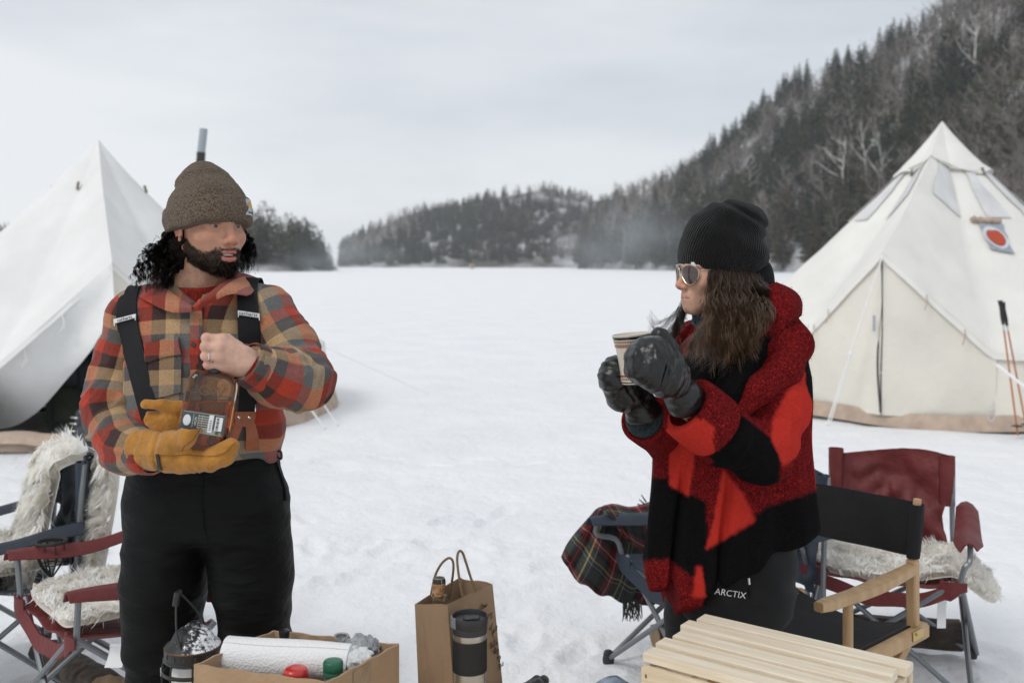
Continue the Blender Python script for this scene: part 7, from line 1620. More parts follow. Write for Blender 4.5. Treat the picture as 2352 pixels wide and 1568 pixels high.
set_attr(bw_.data, 'Col', np.concatenate([np.clip(skin_c, 0, 1), np.ones((len(V), 1))], 1))
for s_ in (-1, 1): on_w(eye(wom, 'eye', w2w(.0715, s_ * .032, 0), WF, (.06, .035, .02), .0117))
# ---- sunglasses
M['frame_gold'] = mat('frame_gold', (.62, .50, .38), .22, metal=1); M['lens'] = mat('lens_brown', (.085, .055, .05), .05, trans=.35, spec=.5, coat=.5)
sg = thing('sunglasses', None, None); del_ = None
sg.parent = wom; sg.matrix_parent_inverse = Matrix.Translation(-Vector(wo))
def lens_pt(s_, t, k=1.0):              # aviator outline
    x = .0285 * math.cos(t) * (1 + .10 * math.sin(t)); z = .0250 * math.sin(t) - .006 * (math.cos(t) > -2) * max(0, -math.sin(t)) ** 2 + .003
    x = x - .0035 * max(0, -math.sin(t)) * 1.0 * -1
    y = s_ * (.0345 + x * k); return w2w(.1035 - 5.5 * (y * y) * 1.0 - .0, y, .0000 + z * k - .006)
for s_ in (-1, 1):
    T_ = np.linspace(0, 2 * PI, 41); rim = [lens_pt(s_, t) for t in T_]
    mb = MB(); mb.tube(rim, .0013, 6, False); mb.build('rim', M['frame_gold'], sg)
    mb = MB(); R = [[lens_pt(s_, t, k) + WF * (.0022 * (1 - k * k)) for t in T_[:-1]] for k in (.985, .7, .35, .02)]; mb.rings(R, True, True); mb.build('lens', M['lens'], sg)
    mb = MB(); mb.tube(spline([w2w(.0985 - 5.5 * .065 ** 2 + .004, s_ * .0655, .006), w2w(.070, s_ * .0735, .008), w2w(.02, s_ * .078, .008), w2w(-.03, s_ * .080, -.002)], 12), .0014, 6); mb.build('temple_arm', M['frame_gold'], sg)
    mb = MB(); mb.ball(w2w(.093, s_ * .010, -.012), (.003, .002, .005), 8, 6); mb.build('nose_pad', M['frame_gold'], sg)
for z_ in (.022, .006): mb = MB(); mb.tube(spline([w2w(.103 - (.0 if z_ > .01 else .003), y, z_ + .002 * math.cos(y * 80)) for y in np.linspace(-.022 if z_ > .01 else -.009, .022 if z_ > .01 else .009, 7)], 12), .0013, 6); mb.build('bridge', M['frame_gold'], sg)
# ---- beanie, slouching back
M['knit_black'] = mat('knit_black', (.0048, .0048, .0050), .92, bump=.3, bscale=240, sheen=.12, spec=.15)
def ribbed(m, sc=330., axis='X'):
    t = m.node_tree; b = t.nodes['Principled BSDF']; a = t.nodes.new('ShaderNodeAttribute'); a.attribute_name = 'rib'; s = t.nodes.new('ShaderNodeMath'); s.operation = 'SINE'; t.links.new(a.outputs['Fac'], s.inputs[0])
    bp = t.nodes.new('ShaderNodeBump'); bp.inputs['Strength'].default_value = .6; bp.inputs['Distance'].default_value = .0025; t.links.new(s.outputs[0], bp.inputs['Height']); t.links.new(b.inputs['Normal'].links[0].from_socket, bp.inputs['Normal']); t.links.new(bp.outputs[0], b.inputs['Normal'])
    r = t.nodes.new('ShaderNodeMapRange'); r.inputs['From Min'].default_value = -1; r.inputs['To Min'].default_value = .7; r.inputs['To Max'].default_value = 1.2; t.links.new(s.outputs[0], r.inputs['Value'])
    mx = t.nodes.new('ShaderNodeMix'); mx.data_type = 'RGBA'; mx.blend_type = 'MULTIPLY'; mx.inputs['Factor'].default_value = 1; mx.inputs['A'].default_value = b.inputs['Base Color'].default_value[:]; t.links.new(r.outputs[0], mx.inputs['B']); t.links.new(mx.outputs['Result'], b.inputs['Base Color'])
ribbed(M['knit_black'])
HKc = ww(1655, 585)
def hat_w(p):
    d = sd_ell(p, ww(1650, 588), (.113, .094, .090)); 
    d = smin(d, sd_ell(p, ww(1652, 545), (.098, .086, .085)), .03)
    d = smin(d, sd_ell(p, ww(1672, 500), (.070, .074, .050)), .02)
    d = smin(d, sd_ell(p, ww(1714, 516), (.060, .070, .058)), .016)
    d = smin(d, sd_ell(p, ww(1718, 585), (.056, .078, .060)), .03)
    # lower edge: front at brow height, dropping to the nape
    x = p[:, 0]; edge = np.interp(x, [xq(1540), xq(1600), xq(1640), xq(1690), xq(1780)], [zq(606), zq(612), zq(632), zq(668), zq(690)])
    d = smax(d, edge - p[:, 2], .006)
    # fold of the slouching crown
    pl = (p - ww(1700, 492).astype(np.float32)) @ unit(np.array([-.52, 0, -.85])).astype(np.float32)
    d = d + .008 * np.exp(-(pl / .009) ** 2) * (x > xq(1640)) + .012 * np.exp(-(np.linalg.norm((p - ww(1752, 556).astype(np.float32)) * np.array([1, .35, 1], np.float32), axis=1) / .014) ** 2)
    return d - .002 * vnoise(p, 22, 4) - .0012 * vnoise(p, 60)
ht, V = skin('beanie', hat_w, (xq(1525), 2.60, zq(700)), (xq(1790), 2.90, zq(440)), .0032, M['knit_black'], wom); on_w(ht)
ax_h = unit(np.array([.42, 0, .90])); cH = ww(1655, 600); qv = V - cH; qv = qv - np.outer(qv @ ax_h, ax_h); sX = unit(np.cross([0, 1, 0], ax_h)); set_attr(ht.data, 'rib', np.arctan2(qv @ np.array([0, 1, 0]), qv @ sX) * 95)
hatp = lambda p: hat_w(p)
p_, n_ = project(1598, 610, hat_w, 2.4, 2.9, .002); mb = MB(); mb.grid([[p_ + np.array([x, .0 + .002 * abs(x) * 100 * 0, z]) + n_ * (.0015 + .002 * math.sin(x * 200)) for x in np.linspace(-.012, .020, 6)] for z in (-.011, .011)], .0012); mb.build('fold_tag', M['label_white'] if 'label_white' in M else M['print_white'], ht)
text('H', 'mark', .008, M['black_plastic'], ht, basis(p_ + n_ * .0042 + [.001, 0, -.001], (1, 0, .05), (0, 0, 1), (0, -1, 0)), .0002)
# ---- scarf and dark hood at the neck
M['scarf'] = knit('scarf_teal', (.014, .022, .026), (.030, .045, .050), 140, (1, 1, .5), .9); M['hood_black'] = mat('hood_black', (.008, .008, .009), .9, bump=.4, bscale=80, spec=.2)
def scarf_f(p): return sd_chain(p, (w2w(-.02, 0, -.125), nbw + [-.02, 0, -.03]), (.070, .100), .03) - .006 * fbm(p, 16, 3, 2) - .003 * np.sin(p[:, 2] * 190 + 3 * vnoise(p, 9))
on_w(skin('scarf', scarf_f, (xq(1540), 2.58, zq(850)), (xq(1800), 2.92, zq(700)), .0042, M['scarf'], wom)[0])
def hood_f(p):
    d = sd_ell(p, ww(1738, 650, 2.77), (.045, .085, .075)); d = smin(d, sd_ell(p, ww(1720, 730, 2.78), (.075, .10, .07)), .03); return d - .006 * fbm(p, 14, 6, 2)
on_w(skin('hood', hood_f, (xq(1600), 2.62, zq(830)), (xq(1810), 2.92, zq(570)), .005, M['hood_black'], wom)[0])
# ---- coat: trunk, collar and sleeves, woven in big checks
def coat_mat():
    m = bpy.data.materials.new('wool_check'); m.use_nodes = True; t = m.node_tree; b = t.nodes['Principled BSDF']; b.inputs['Roughness'].default_value = 1; b.inputs['Specular IOR Level'].default_value = .05
    a = t.nodes.new('ShaderNodeAttribute'); a.attribute_name = 'check'; s = t.nodes.new('ShaderNodeSeparateColor'); t.links.new(a.outputs['Color'], s.inputs[0])
    co = t.nodes.new('ShaderNodeTexCoord'); n = t.nodes.new('ShaderNodeTexNoise'); n.inputs['Scale'].default_value = 190; n.inputs['Detail'].default_value = 5; n.inputs['Roughness'].default_value = .72; n.inputs['Distortion'].default_value = 1.2; t.links.new(co.outputs['Object'], n.inputs['Vector'])
    def mix(fa, A, B):
        x = t.nodes.new('ShaderNodeMix'); x.data_type = 'RGBA'; t.links.new(fa, x.inputs['Factor'])
        for k, v in (('A', A), ('B', B)):
            if isinstance(v, tuple): x.inputs[k].default_value = v + (1,)
            else: t.links.new(v, x.inputs[k])
        return x.outputs['Result']
    r = t.nodes.new('ShaderNodeMapRange'); r.inputs['From Min'].default_value = .46; r.inputs['From Max'].default_value = .70; t.links.new(n.outputs['Fac'], r.inputs['Value'])
    r2 = t.nodes.new('ShaderNodeMapRange'); r2.inputs['From Min'].default_value = .3; r2.inputs['From Max'].default_value = .7; t.links.new(n.outputs['Fac'], r2.inputs['Value'])
    bright = mix(r2.outputs[0], (.42, .022, .016), (.58, .046, .032)); mixed = mix(r.outputs[0], (.070, .005, .007), (.44, .024, .020)); dark = mix(r.outputs[0], (.0042, .0042, .0046), (.012, .011, .012))
    c = mix(s.outputs['Red'], dark, mixed); c = mix(s.outputs['Green'], c, bright); t.links.new(c, b.inputs['Base Color'])
    bp = t.nodes.new('ShaderNodeBump'); bp.inputs['Strength'].default_value = .8; bp.inputs['Distance'].default_value = .005; t.links.new(n.outputs['Fac'], bp.inputs['Height']); t.links.new(bp.outputs[0], b.inputs['Normal'])
    return m
M['wool_check'] = coat_mat()
def inpoly(x, y, P):
    r = np.zeros(len(x), bool); j = len(P) - 1
    for i in range(len(P)):
        xi, yi = P[i]; xj, yj = P[j]; c = ((yi > y) != (yj > y)) & (x < (xj - xi) * (y - yi) / (yj - yi + 1e-12) + xi); r ^= c; j = i
    return r
# the cut of the cloth: a red (1), mixed (.0) or black patch for every place of the garment, given on its own width and height
def checks(V, patches, base, wob=.004):
    X = V + wob * .35 * np.stack([fbm(V, 60, 1, 2), 0 * V[:, 0], fbm(V, 60, 7, 2)], 1); px = CX + X[:, 0] / X[:, 1] * FPX; py = HY - (X[:, 2] - EYE) / X[:, 1] * FPX
    code = np.tile(np.array(base, float), (len(V), 1))
    for c, P in patches: code[inpoly(px, py, P)] = {'k': (0, 0), 'm': (1, 0), 'b': (1, 1)}[c]
    return np.concatenate([code, np.zeros((len(V), 1)), np.ones((len(V), 1))], 1)
def smooth_attr(F, col, n, it=1):
    for _ in range(it):
        acc = col.copy(); cnt = np.ones(len(col))
        for k in range(4):
            np.add.at(acc, F[:, k], col[F[:, (k + 1) % 4]]); np.add.at(cnt, F[:, k], 1)
        col = acc / cnt[:, None]
    return col
CZ = [zq(k) for k in (1420, 1380, 1300, 1220, 1120, 1020, 940, 860, 800, 760, 730)]
CXs = [xq(k) for k in (1570, 1580, 1640, 1680, 1682, 1685, 1690, 1700, 1715, 1725, 1735)]
def coat_trunk(p):
    # back panel hangs to the right, front panels to the left
    d = sd_loft(p, CZ, [xq(k) for k in (1660, 1662, 1672, 1685, 1682, 1682, 1690, 1705, 1722, 1735, 1742)], [2.76] * 11, [.20, .205, .240, .240, .226, .215, .205, .185, .15, .11, .07], [.20, .20, .205, .20, .195, .19, .185, .19, .18, .15, .09], 2.15)
    # hem climbs from the front corner to the back corner
    px = p[:, 0] / QY * FPX + CX; hem = np.interp(px, [1430, 1480, 1535, 1545, 1590, 1612, 1640, 1760, 1895, 1960], [1350, 1352, 1352, 1400, 1405, 1350, 1338, 1272, 1200, 1180]); zh = EYE - (hem - HY) / FPX * np.clip(p[:, 1], 2.53, 2.85)
    d = smax(d, zh - p[:, 2] + .006 * vnoise(p, 14), .010)
    a = np.arctan2(p[:, 1] - 2.76, p[:, 0] - xq(1680)); low = np.clip((zq(930) - p[:, 2]) / .30, 0, 1)
    d = d - low * (.010 * np.sin(a * 6 + 2.2 * vnoise(p, 3.2, 2)) + .004 * np.sin(a * 13 + 1 + 2 * vnoise(p, 4, 7)))
    # front edge folds seen from the side: two deep pleats
    for x0, w in ((1537, 7), (1628, 8)): d = d + .022 * np.exp(-((px - x0 - (hem - 1240) * .02 - (1200 - (HY - (p[:, 2] - EYE) / QY * FPX)) * .10) / w) ** 2) * np.clip((zq(1010) - p[:, 2]) / .12, 0, 1) * (p[:, 1] < 2.72)
    return d - .004 * fbm(p, 9, 4, 2)
def sleeve_n(p):
    d = sd_chain(p, (NS, NA_, NE, NF, NW), (.080, .076, .070, .060, .058), .035)
    d = d - folds(p, NE - NS, 6, 14, 4.5, .006) - folds(p, NW - NE, 3, 15, 4.5, .005) - .004 * fbm(p, 10, 3, 2)
    return smax(d, ((p - NW.astype(np.float32)) @ unit(NW - NF + np.array([0, 0, .0])).astype(np.float32)), .012)
def sleeve_fa(p):
    d = sd_chain(p, (FS, FE, FW), (.085, .080, .066), .06) - .004 * fbm(p, 10, 3, 2); d = smax(d, ((p - FW.astype(np.float32)) @ unit(FW - FE).astype(np.float32)), .012)
    return smax(d, -sd_cap(p, FW - unit(FW - FE) * .06, FW + unit(FW - FE) * .05, .050, .056), .006)
def fold_cape(p):         # wide lapel thrown over the shoulder
    d = sd_chain(p, (ww(1790, 715, 2.69), ww(1822, 790, 2.63), ww(1798, 848, 2.565), ww(1748, 890, 2.525), ww(1702, 950, 2.505)), (.036, .044, .042, .030, .018), .04); return d - .003 * fbm(p, 12, 8, 2)
PT = [('k', [(1480, 1096), (1535, 1096), (1537, 1112), (1622, 1152), (1626, 1256), (1690, 1222), (1760, 1164), (1872, 1128), (1980, 1095), (1980, 1600), (1622, 1600), (1612, 1345), (1535, 1282), (1430, 1292), (1470, 1290), (1480, 1200)]),
      ('b', [(1537, 960), (1590, 960), (1592, 1070), (1582, 1138), (1537, 1114)]), ('b', [(1660, 1075), (1705, 1130), (1735, 1195), (1690, 1222), (1620, 1262), (1640, 1190), (1650, 1130)]), ('b', [(1600, 1300), (1612, 1300), (1622, 1372), (1590, 1372)]),
      ('b', [(1862, 990), (1960, 990), (1960, 1120), (1874, 1126), (1868, 1060)]), ('k', [(1650, 700), (1770, 760), (1735, 830), (1700, 960), (1560, 960), (1520, 860), (1560, 780)]), ('k', [(1845, 800), (1960, 790), (1960, 950), (1860, 940)])]
ct_, V = skin('coat', coat_trunk, (xq(1405), 2.50, zq(1440)), (xq(1925), 3.02, zq(715)), .0050, M['wool_check'], wom, 1.9); on_w(ct_)
def dress(o, V, PTS, base): F = np.empty(len(o.data.loops), np.int32); o.data.loops.foreach_get('vertex_index', F); set_attr(o.data, 'check', smooth_attr(F.reshape(-1, 4), checks(V, PTS, base), len(V)))
dress(ct_, V, PT, (1, 0))
PN = [('k', [(1500, 1160), (1690, 1160), (1790, 1140), (1792, 1026), (1745, 985), (1700, 950), (1654, 915), (1655, 925), (1638, 960), (1620, 1036), (1640, 1060)]), ('b', [(1828, 858), (1850, 850), (1900, 870), (1900, 1000), (1800, 1070), (1770, 1004), (1775, 960)]), ('k', [(1846, 780), (1980, 700), (1980, 935), (1868, 930), (1850, 880)])]
ns_, V = skin('sleeve', sleeve_n, (xq(1530), 2.34, zq(1150)), (xq(1890), 2.80, zq(720)), .0046, M['wool_check'], ct_); dress(ns_, V, PN, (1, 0))
fs_, V = skin('sleeve', sleeve_fa, (xq(1410), 2.48, zq(1110)), (xq(1690), 3.02, zq(740)), .0048, M['wool_check'], ct_); dress(fs_, V, [('k', [(1440, 940), (1500, 940), (1500, 1000), (1450, 1000)])] if False else [], (1, 0))
cp_, V = skin('shoulder_fold', fold_cape, (xq(1640), 2.44, zq(990)), (xq(1900), 2.80, zq(640)), .0046, M['wool_check'], ct_); dress(cp_, V, [('k', [(1852, 830), (1960, 800), (1960, 930), (1850, 930)])], (1, 0))
# turned-back cuff of the near sleeve
cd = unit(NW - NF); s_, u_v, d_ = frame(cd); R = []
for k, r in ((-.092, .072), (-.086, .083), (-.04, .0845), (.006, .082), (.013, .073), (.010, .058)): R.append([NW + cd * k + (s_ * math.cos(a) + u_v * math.sin(a)) * r * (1 + .03 * math.sin(2 * a + 1)) for a in np.linspace(0, 2 * PI, 73)[:-1]])
R = np.array(R); R2 = np.array([[spline(R[:, j], 22)[i] for j in range(72)] for i in range(22)]); mb = MB(); mb.rings(R2, True, False); cf = mb.build('turned_cuff', M['wool_check'], ct_, angle=180)
V = np.array([v.co for v in cf.data.vertices]); set_attr(cf.data, 'check', checks(V, [('b', [(1520, 1030), (1544, 925), (1570, 940), (1640, 975), (1640, 1060)])], (1, 0)))
# collar rising behind the head
U_ = [(1712, 728, 2.66), (1738, 690, 2.655), (1768, 658, 2.68), (1784, 654, 2.76), (1770, 662, 2.86)]; L_ = [(1712, 790, 2.585), (1755, 800, 2.585), (1812, 742, 2.60), (1836, 722, 2.74), (1812, 725, 2.92)]
Us, Ls = spline([ww(*k) for k in U_], 30), spline([ww(*k) for k in L_], 30); g_ = []
for u, l in zip(Us, Ls): g_.append([u * (1 - v) + l * v + np.array([.016, -.030, .010]) * math.sin(PI * v) for v in np.linspace(0, 1, 14)])
mb = MB(); mb.grid(g_, .014); co_ = mb.build('collar', M['wool_check'], ct_, angle=180); V = np.array([v.co for v in co_.data.vertices]); set_attr(co_.data, 'check', checks(V, [('k', [(1600, 740), (1690, 752), (1770, 770), (1770, 900), (1600, 900)])], (1, 0)))
# black inner lapel between hair and sleeve
g_ = []
for a, b in zip(spline([ww(1690, 760, 2.60), ww(1662, 840, 2.555), ww(1640, 900, 2.54), ww(1650, 960, 2.54)], 20), spline([ww(1780, 780, 2.60), ww(1745, 850, 2.555), ww(1706, 915, 2.525), ww(1690, 960, 2.53)], 20)): g_.append([a * (1 - v) + b * v + np.array([0, -.02, 0]) * math.sin(PI * v) for v in np.linspace(0, 1, 10)])
mb = MB(); mb.grid(g_, .012); lp = mb.build('lapel', M['wool_check'], ct_, angle=180); set_attr(lp.data, 'check', np.tile(np.array([[0., 0, 0, 1]]), (len(lp.data.vertices), 1)))
# wool fibres standing off the coat
g = np.random.default_rng(12); FP = []; FC = []
for o, f_s, n in ((ct_, coat_trunk, 6000), (ns_, sleeve_n, 3600), (cp_, fold_cape, 1500), (co_, None, 1000), (cf, None, 1000)):
    m = o.data; nv = len(m.vertices); Vv = np.empty(nv * 3, np.float32); m.vertices.foreach_get('co', Vv); Vv = Vv.reshape(-1, 3); Nn = np.empty(nv * 3, np.float32); m.vertices.foreach_get('normal', Nn); Nn = Nn.reshape(-1, 3)
    C = np.empty(nv * 4, np.float32); m.attributes['check'].data.foreach_get('color', C); C = C.reshape(-1, 4); i = g.choice(nv, n)
    dd = Nn[i] * .7 + g.normal(size=(n, 3)) * .55; L = (.002 + .0042 * g.random((n, 1)) ** 2); k = Vv[i] + g.normal(size=(n, 3)) * .0015; FP.append(np.stack([k, k + dd * L * .6, k + (dd + g.normal(size=(n, 3)) * .6) * L], 1)); FC.append(C[i])
FP = np.concatenate(FP); FC = np.concatenate(FC); Vs, Fs = strands(FP, np.array([.0005, .0004, .0002]), 2); fz = np_mesh('wool_fibres', Vs, Fs); set_attr(fz, 'check', np.repeat(FC, 6, 0)); fo = link('wool_fibres', fz, M['wool_check'], ct_)
# ---- knit cuff of the jumper at the far wrist
fd = unit(FW - FE); s_, u_v, d_ = frame(fd); R = []
for k, r in ((-.045, .050), (-.01, .052), (.012, .047), (.018, .040)): R.append([FW + fd * k + (s_ * math.cos(a) + u_v * math.sin(a)) * (r + .0012 * math.cos(a * 40)) for a in np.linspace(0, 2 * PI, 161)[:-1]])
mb = MB(); mb.rings(R); on_w(mb.build('jumper_cuff', M['scarf'], wom, angle=80))
# ---- puffy mittens
M['puffer'] = mat('puffer_black', (.0045, .0048, .0052), .30, bump=.4, bscale=18, var=.2, spec=.5, stretch=(1, 1.6, 2.6))
def puff(p, n): return -.0045 * n
def mit_l(p):
    d = sd_chain(p, (ww(1474, 836, 2.372), ww(1490, 834, 2.358), ww(1524, 854, 2.365), ww(1550, 882, 2.39)), (.038, .050, .049, .037), .03)
    d = smin(d, sd_cap(p, ww(1474, 806, 2.37), ww(1504, 802, 2.36), .020, .026), .02)
    th = sd_chain(p, (ww(1545, 840, 2.42), ww(1536, 800, 2.43), ww(1515, 772, 2.43)), (.026, .0215, .0185), .012); d = smin(d, th, .010)
    ax = unit(ww(1548, 880, 2.39) - ww(1478, 832, 2.358)).astype(np.float32)
    wr = folds(p, ax + np.array([0, 0, .35], np.float32), 8, 58, 15, .0038) + folds(p, ax, 18, 30, 12, .0030)
    return d - wr
def gaunt_l(p):
    a, b = ww(1548, 880, 2.39), ww(1578, 922, 2.43); d = sd_cap(p, a, b, .038, .050); ax = unit(b - a).astype(np.float32); d = smax(d, (p - b.astype(np.float32)) @ ax - .004, .008); d = smax(d, (a.astype(np.float32) - p) @ ax - .01, .01); return d - folds(p, ax, 3, 34, 10, .0022)
def mit_r(p):
    d = sd_chain(p, (ww(1414, 842, 2.52), ww(1414, 868, 2.52), ww(1432, 900, 2.55), ww(1466, 918, 2.575)), (.025, .035, .040, .037), .03)
    d = smin(d, sd_chain(p, (ww(1425, 835, 2.56), ww(1432, 860, 2.57)), (.022, .03), .02), .02)
    ax = unit(ww(1466, 918, 2.57) - ww(1410, 850, 2.52)).astype(np.float32); return d - folds(p, ax * .6 + np.array([.0, 0, .8], np.float32), 4, 52, 13, .0042) - folds(p, ax, 9, 30, 12, .003)
def gaunt_r(p):
    a, b = ww(1466, 918, 2.575), ww(1478, 950, 2.59); d = sd_cap(p, a, b, .040, .046); ax = unit(b - a).astype(np.float32); d = smax(d, (p - b.astype(np.float32)) @ ax - .004, .008); return d - folds(p, ax, 3, 34, 10, .0022)
for f_m, lo, hi in ((mit_l, (xq(1400, 2.3), 2.27, zq(960, 2.4)), (xq(1600, 2.3), 2.50, zq(735, 2.4))), (mit_r, (xq(1350, 2.45), 2.44, zq(990, 2.55)), (xq(1530, 2.5), 2.66, zq(790, 2.55)))):
    o, _ = skin('mitten', f_m, lo, hi, .0030, M['puffer'], wom); on_w(o)
    gt = skin('gauntlet', gaunt_l if f_m is mit_l else gaunt_r, (xq(1430, 2.5), 2.3, zq(1000, 2.5)), (xq(1640, 2.5), 2.68, zq(840, 2.5)), .0034, M['puffer'], o)[0]
# ---- hair
g = np.random.default_rng(21); paths = []; cols = []
def lock(pts, n_s, spread, wave, wl, n=30, tipc=1.0):
    base = spline(pts, n); t = np.linspace(0, 1, n); D = np.gradient(base, axis=0); D /= np.maximum(np.linalg.norm(D, axis=1, keepdims=True), 1e-9); A_ = np.cross(D, [0, 1, 0]); A_ /= np.maximum(np.linalg.norm(A_, axis=1, keepdims=True), 1e-9); ph = g.random() * 6.28; B_ = np.cross(D, A_)
    L = np.linalg.norm(np.diff(base, axis=0), axis=1).sum()
    for k in range(n_s):
        te = (.70 + .30 * g.random()) * (n - 1); i0 = np.minimum((t * te).astype(int), n - 2); fr_ = (t * te - i0)[:, None]; bs = base[i0] * (1 - fr_) + base[i0 + 1] * fr_
        o1, o2 = g.normal(size=2) * spread; w = wave * np.clip(t * 2.5, 0, 1) * (1 + .2 * g.normal()); a = ph + t * L / wl * 6.28 + g.normal() * .12
        fl = .7 + .5 * np.sin(PI * t) - .3 * t; paths.append(bs + A_ * (o1 * fl + w * np.sin(a))[:, None] + B_ * (o2 * fl + .7 * w * np.cos(a * .9))[:, None] + g.normal(size=3) * .001); cols.append(tipc * (.7 + .6 * g.random()))
hp = lambda px, py, y: ww(px, py, y)
for i in range(105):        # near side fall: from under the hat down over the chest
    r = g.random(); x0 = 1640 + 102 * r + g.normal() * 5; y0 = 650 + 32 * r; x1 = 1634 + 104 * r + g.normal() * 6; x2 = 1618 + 112 * r + g.normal() * 15; ye = g.uniform(785, 872) if r < .65 else g.uniform(770, 845)
    yy = 2.645 - .02 * g.random(); lock([hp(x0 - 2, 610 + 26 * r, 2.69), hp(x0 + 4, y0 + 8, yy), hp(x1 + 6, (y0 * 2 + ye) / 3, yy - .035 - .02 * g.random()), hp(x2 + 10, (y0 + ye * 2) / 3, 2.565 - .03 * g.random()), hp(x2 - 26 * (1 - r) + g.normal() * 12, ye, 2.535 - .04 * g.random())], 28, .0075, .0115, g.uniform(.12, .17))
for i in range(26):        # curve round the jaw and sweep to the front
    r = g.random(); lock([hp(1640 + 14 * r, 615 + 8 * r, 2.685), hp(1641 + 10 * r, 655, 2.652), hp(1634 + 8 * r, 698, 2.640), hp(1620 + 10 * r, 742 + 10 * g.random(), 2.61), hp(1596 + g.normal() * 12, 784 + 14 * g.random(), 2.57), hp(1578 + g.normal() * 18, 822 + 18 * g.random(), 2.545)], 18, .0050, .006, .12)
for i in range(30):        # far side: blown forward past the chin
    r = g.random(); h_ = g.random(); y1 = 690 + 55 * r; lock([hp(1592, 650 + 20 * r, 2.82), hp(1570 - 4 * r, y1 - 4, 2.84), hp(1556 - 14 * h_, y1 + 32, 2.82), hp(1530 - 22 * h_, y1 + 50, 2.80), hp(1508 - 16 * h_, y1 + 38 + 16 * h_ * r, 2.79), hp(1500 - 14 * h_, y1 + 18, 2.785)], 9, .0030, .004, .09)
for i in range(34):        # behind the neck and over the collar
    r = g.random(); lock([hp(1695 + 50 * r, 630 + 10 * r, 2.69), hp(1706 + 54 * r, 668, 2.645), hp(1715 + 52 * r, 698, 2.622), hp(1706 + 46 * r + g.normal() * 12, 735, 2.565), hp(1672 + 44 * r + g.normal() * 14, 795 + 20 * g.random(), 2.545)], 20, .0070, .013, .13)
for i in range(24):        # loose hairs
    r = g.random(); x = g.uniform(1540, 1760); y = g.uniform(670, 800); lock([hp(x, y, 2.62), hp(x + g.normal() * 18, y + 18, 2.59), hp(x + g.normal() * 36, y + 30 + 18 * g.normal(), 2.575)], 1, .001, .006, .06)
P = np.array(paths); n = P.shape[1]; Vs, Fs = strands(P, .00078 * np.clip(np.linspace(1.8, .2, n), 0, 1), 2); hm_ = np_mesh('long_hair', Vs, Fs)
t = np.linspace(0, 1, n); cA, cB = np.array([.028, .017, .0105]), np.array([.135, .074, .038]); cA = cA * np.exp(.22 * g.normal(size=(len(P), 1, 1))); cc = cA + (cB - cA) * (t ** 1.3)[None, :, None] * np.clip(np.array(cols), 0, 1.4)[:, None, None] * .8
set_attr(hm_, 'Col', np.concatenate([np.repeat(cc, 2, 1).reshape(-1, 3), np.ones((len(Vs), 1))], 1)); M['brown_hair'] = mat('brown_hair', (.03, .02, .012), .40, attr='Col', spec=.45); on_w(link('long_hair', hm_, M['brown_hair'], wom))
def under_w(p):
    d = sd_ell(p, ww(1696, 694, 2.715), (.054, .050, .075)); d = smin(d, sd_chain(p, (ww(1690, 700, 2.68), ww(1672, 760, 2.63), ww(1640, 800, 2.60)), (.050, .048, .030), .03), .03); return d - .007 * np.abs(vnoise(p, 40)) * 1.5
uo, V = skin('hair_mass', under_w, (xq(1590), 2.52, zq(860)), (xq(1780), 2.80, zq(620)), .0048, M['brown_hair'], wom); on_w(uo); set_attr(uo.data, 'Col', np.tile(np.array([[.014, .008, .0055, 1]]), (len(V), 1)))
# ---- trousers, boots
def pants_w(p):
    zz = [.05, .3, zq(1700), zq(1560), zq(1440), zq(1380), zq(1300), zq(1230)]
    A_ = sd_loft(p, zz, [xq(k) for k in (1690, 1690, 1684, 1676, 1676, 1690, 1702, 1704)], [2.70] * 8, [.085, .09, .092, .098, .110, .118, .125, .12], [.09, .09, .09, .095, .10, .105, .11, .11], 2.2)
    B_ = sd_loft(p, zz, [xq(k) for k in (1640, 1640, 1632, 1622, 1622, 1640, 1665, 1680)], [2.84] * 8, [.085, .09, .09, .092, .10, .12, .13, .12], [.09, .09, .09, .095, .10, .105, .11, .11], 2.2)
    pel = sd_loft(p, [zq(1400), zq(1340), zq(1280), zq(1226)], [xq(k) for k in (1685, 1688, 1690, 1690)], [2.765] * 4, [.15, .158, .155, .15], [.17, .185, .185, .175], 2.3)
    return smin(smin(A_, B_, .02), pel, .03) - folds(p, np.array([.3, .1, 1.]), 31, 14, 5, .0045) - .003 * fbm(p, 9, 5, 2)
M['softshell'] = mat('softshell_black', (.005, .0052, .0055), .75, bump=.2, bscale=120, spec=.3)
pw, _ = skin('trousers', pants_w, (xq(1500), 2.52, .02), (xq(1860), 3.0, zq(1225)), .0074, M['softshell'], wom); on_w(pw)
p_, n_ = project(1677, 1362, pants_w, 2.4, 2.8, .003); x = unit(np.array([1, 0, -.12]) - n_ * (np.array([1, 0, -.12]) @ n_)); text('ARCTIX', 'lettering', .0225, M['print_white'], pw, basis(p_, x * 1.0, np.cross(n_, x), n_), .0004, shear=.1)
pp = [project(1719 + .6 * i, 1324 + 8 * i, pants_w, 2.4, 2.8, .004)[0] for i in range(7)]; mb = MB(); mb.tube(pp[:3], .0032, 6); mb.build('zip_slider', M['chrome'], pw); mb = MB(); mb.tube(pp[3:], .0045, 6, flat=.4); mb.build('zip_tab', M['black_plastic'], pw)
for cx_, y_ in ((xq(1700), 2.70), (xq(1640), 2.84)):
    on_w(skin('boot', lambda p: smax(smin(sd_cap(p, (cx_ + .02, y_, .055), (cx_ - .14, y_ - .02, .045), .05, .043), sd_cap(p, (cx_ + .02, y_, .07), (cx_ + .01, y_, .24), .056, .06), .03), -p[:, 2] - .004, .008), (cx_ - .24, y_ - .12, -.03), (cx_ + .12, y_ + .12, .33), .008, M['boot'], wom)[0])
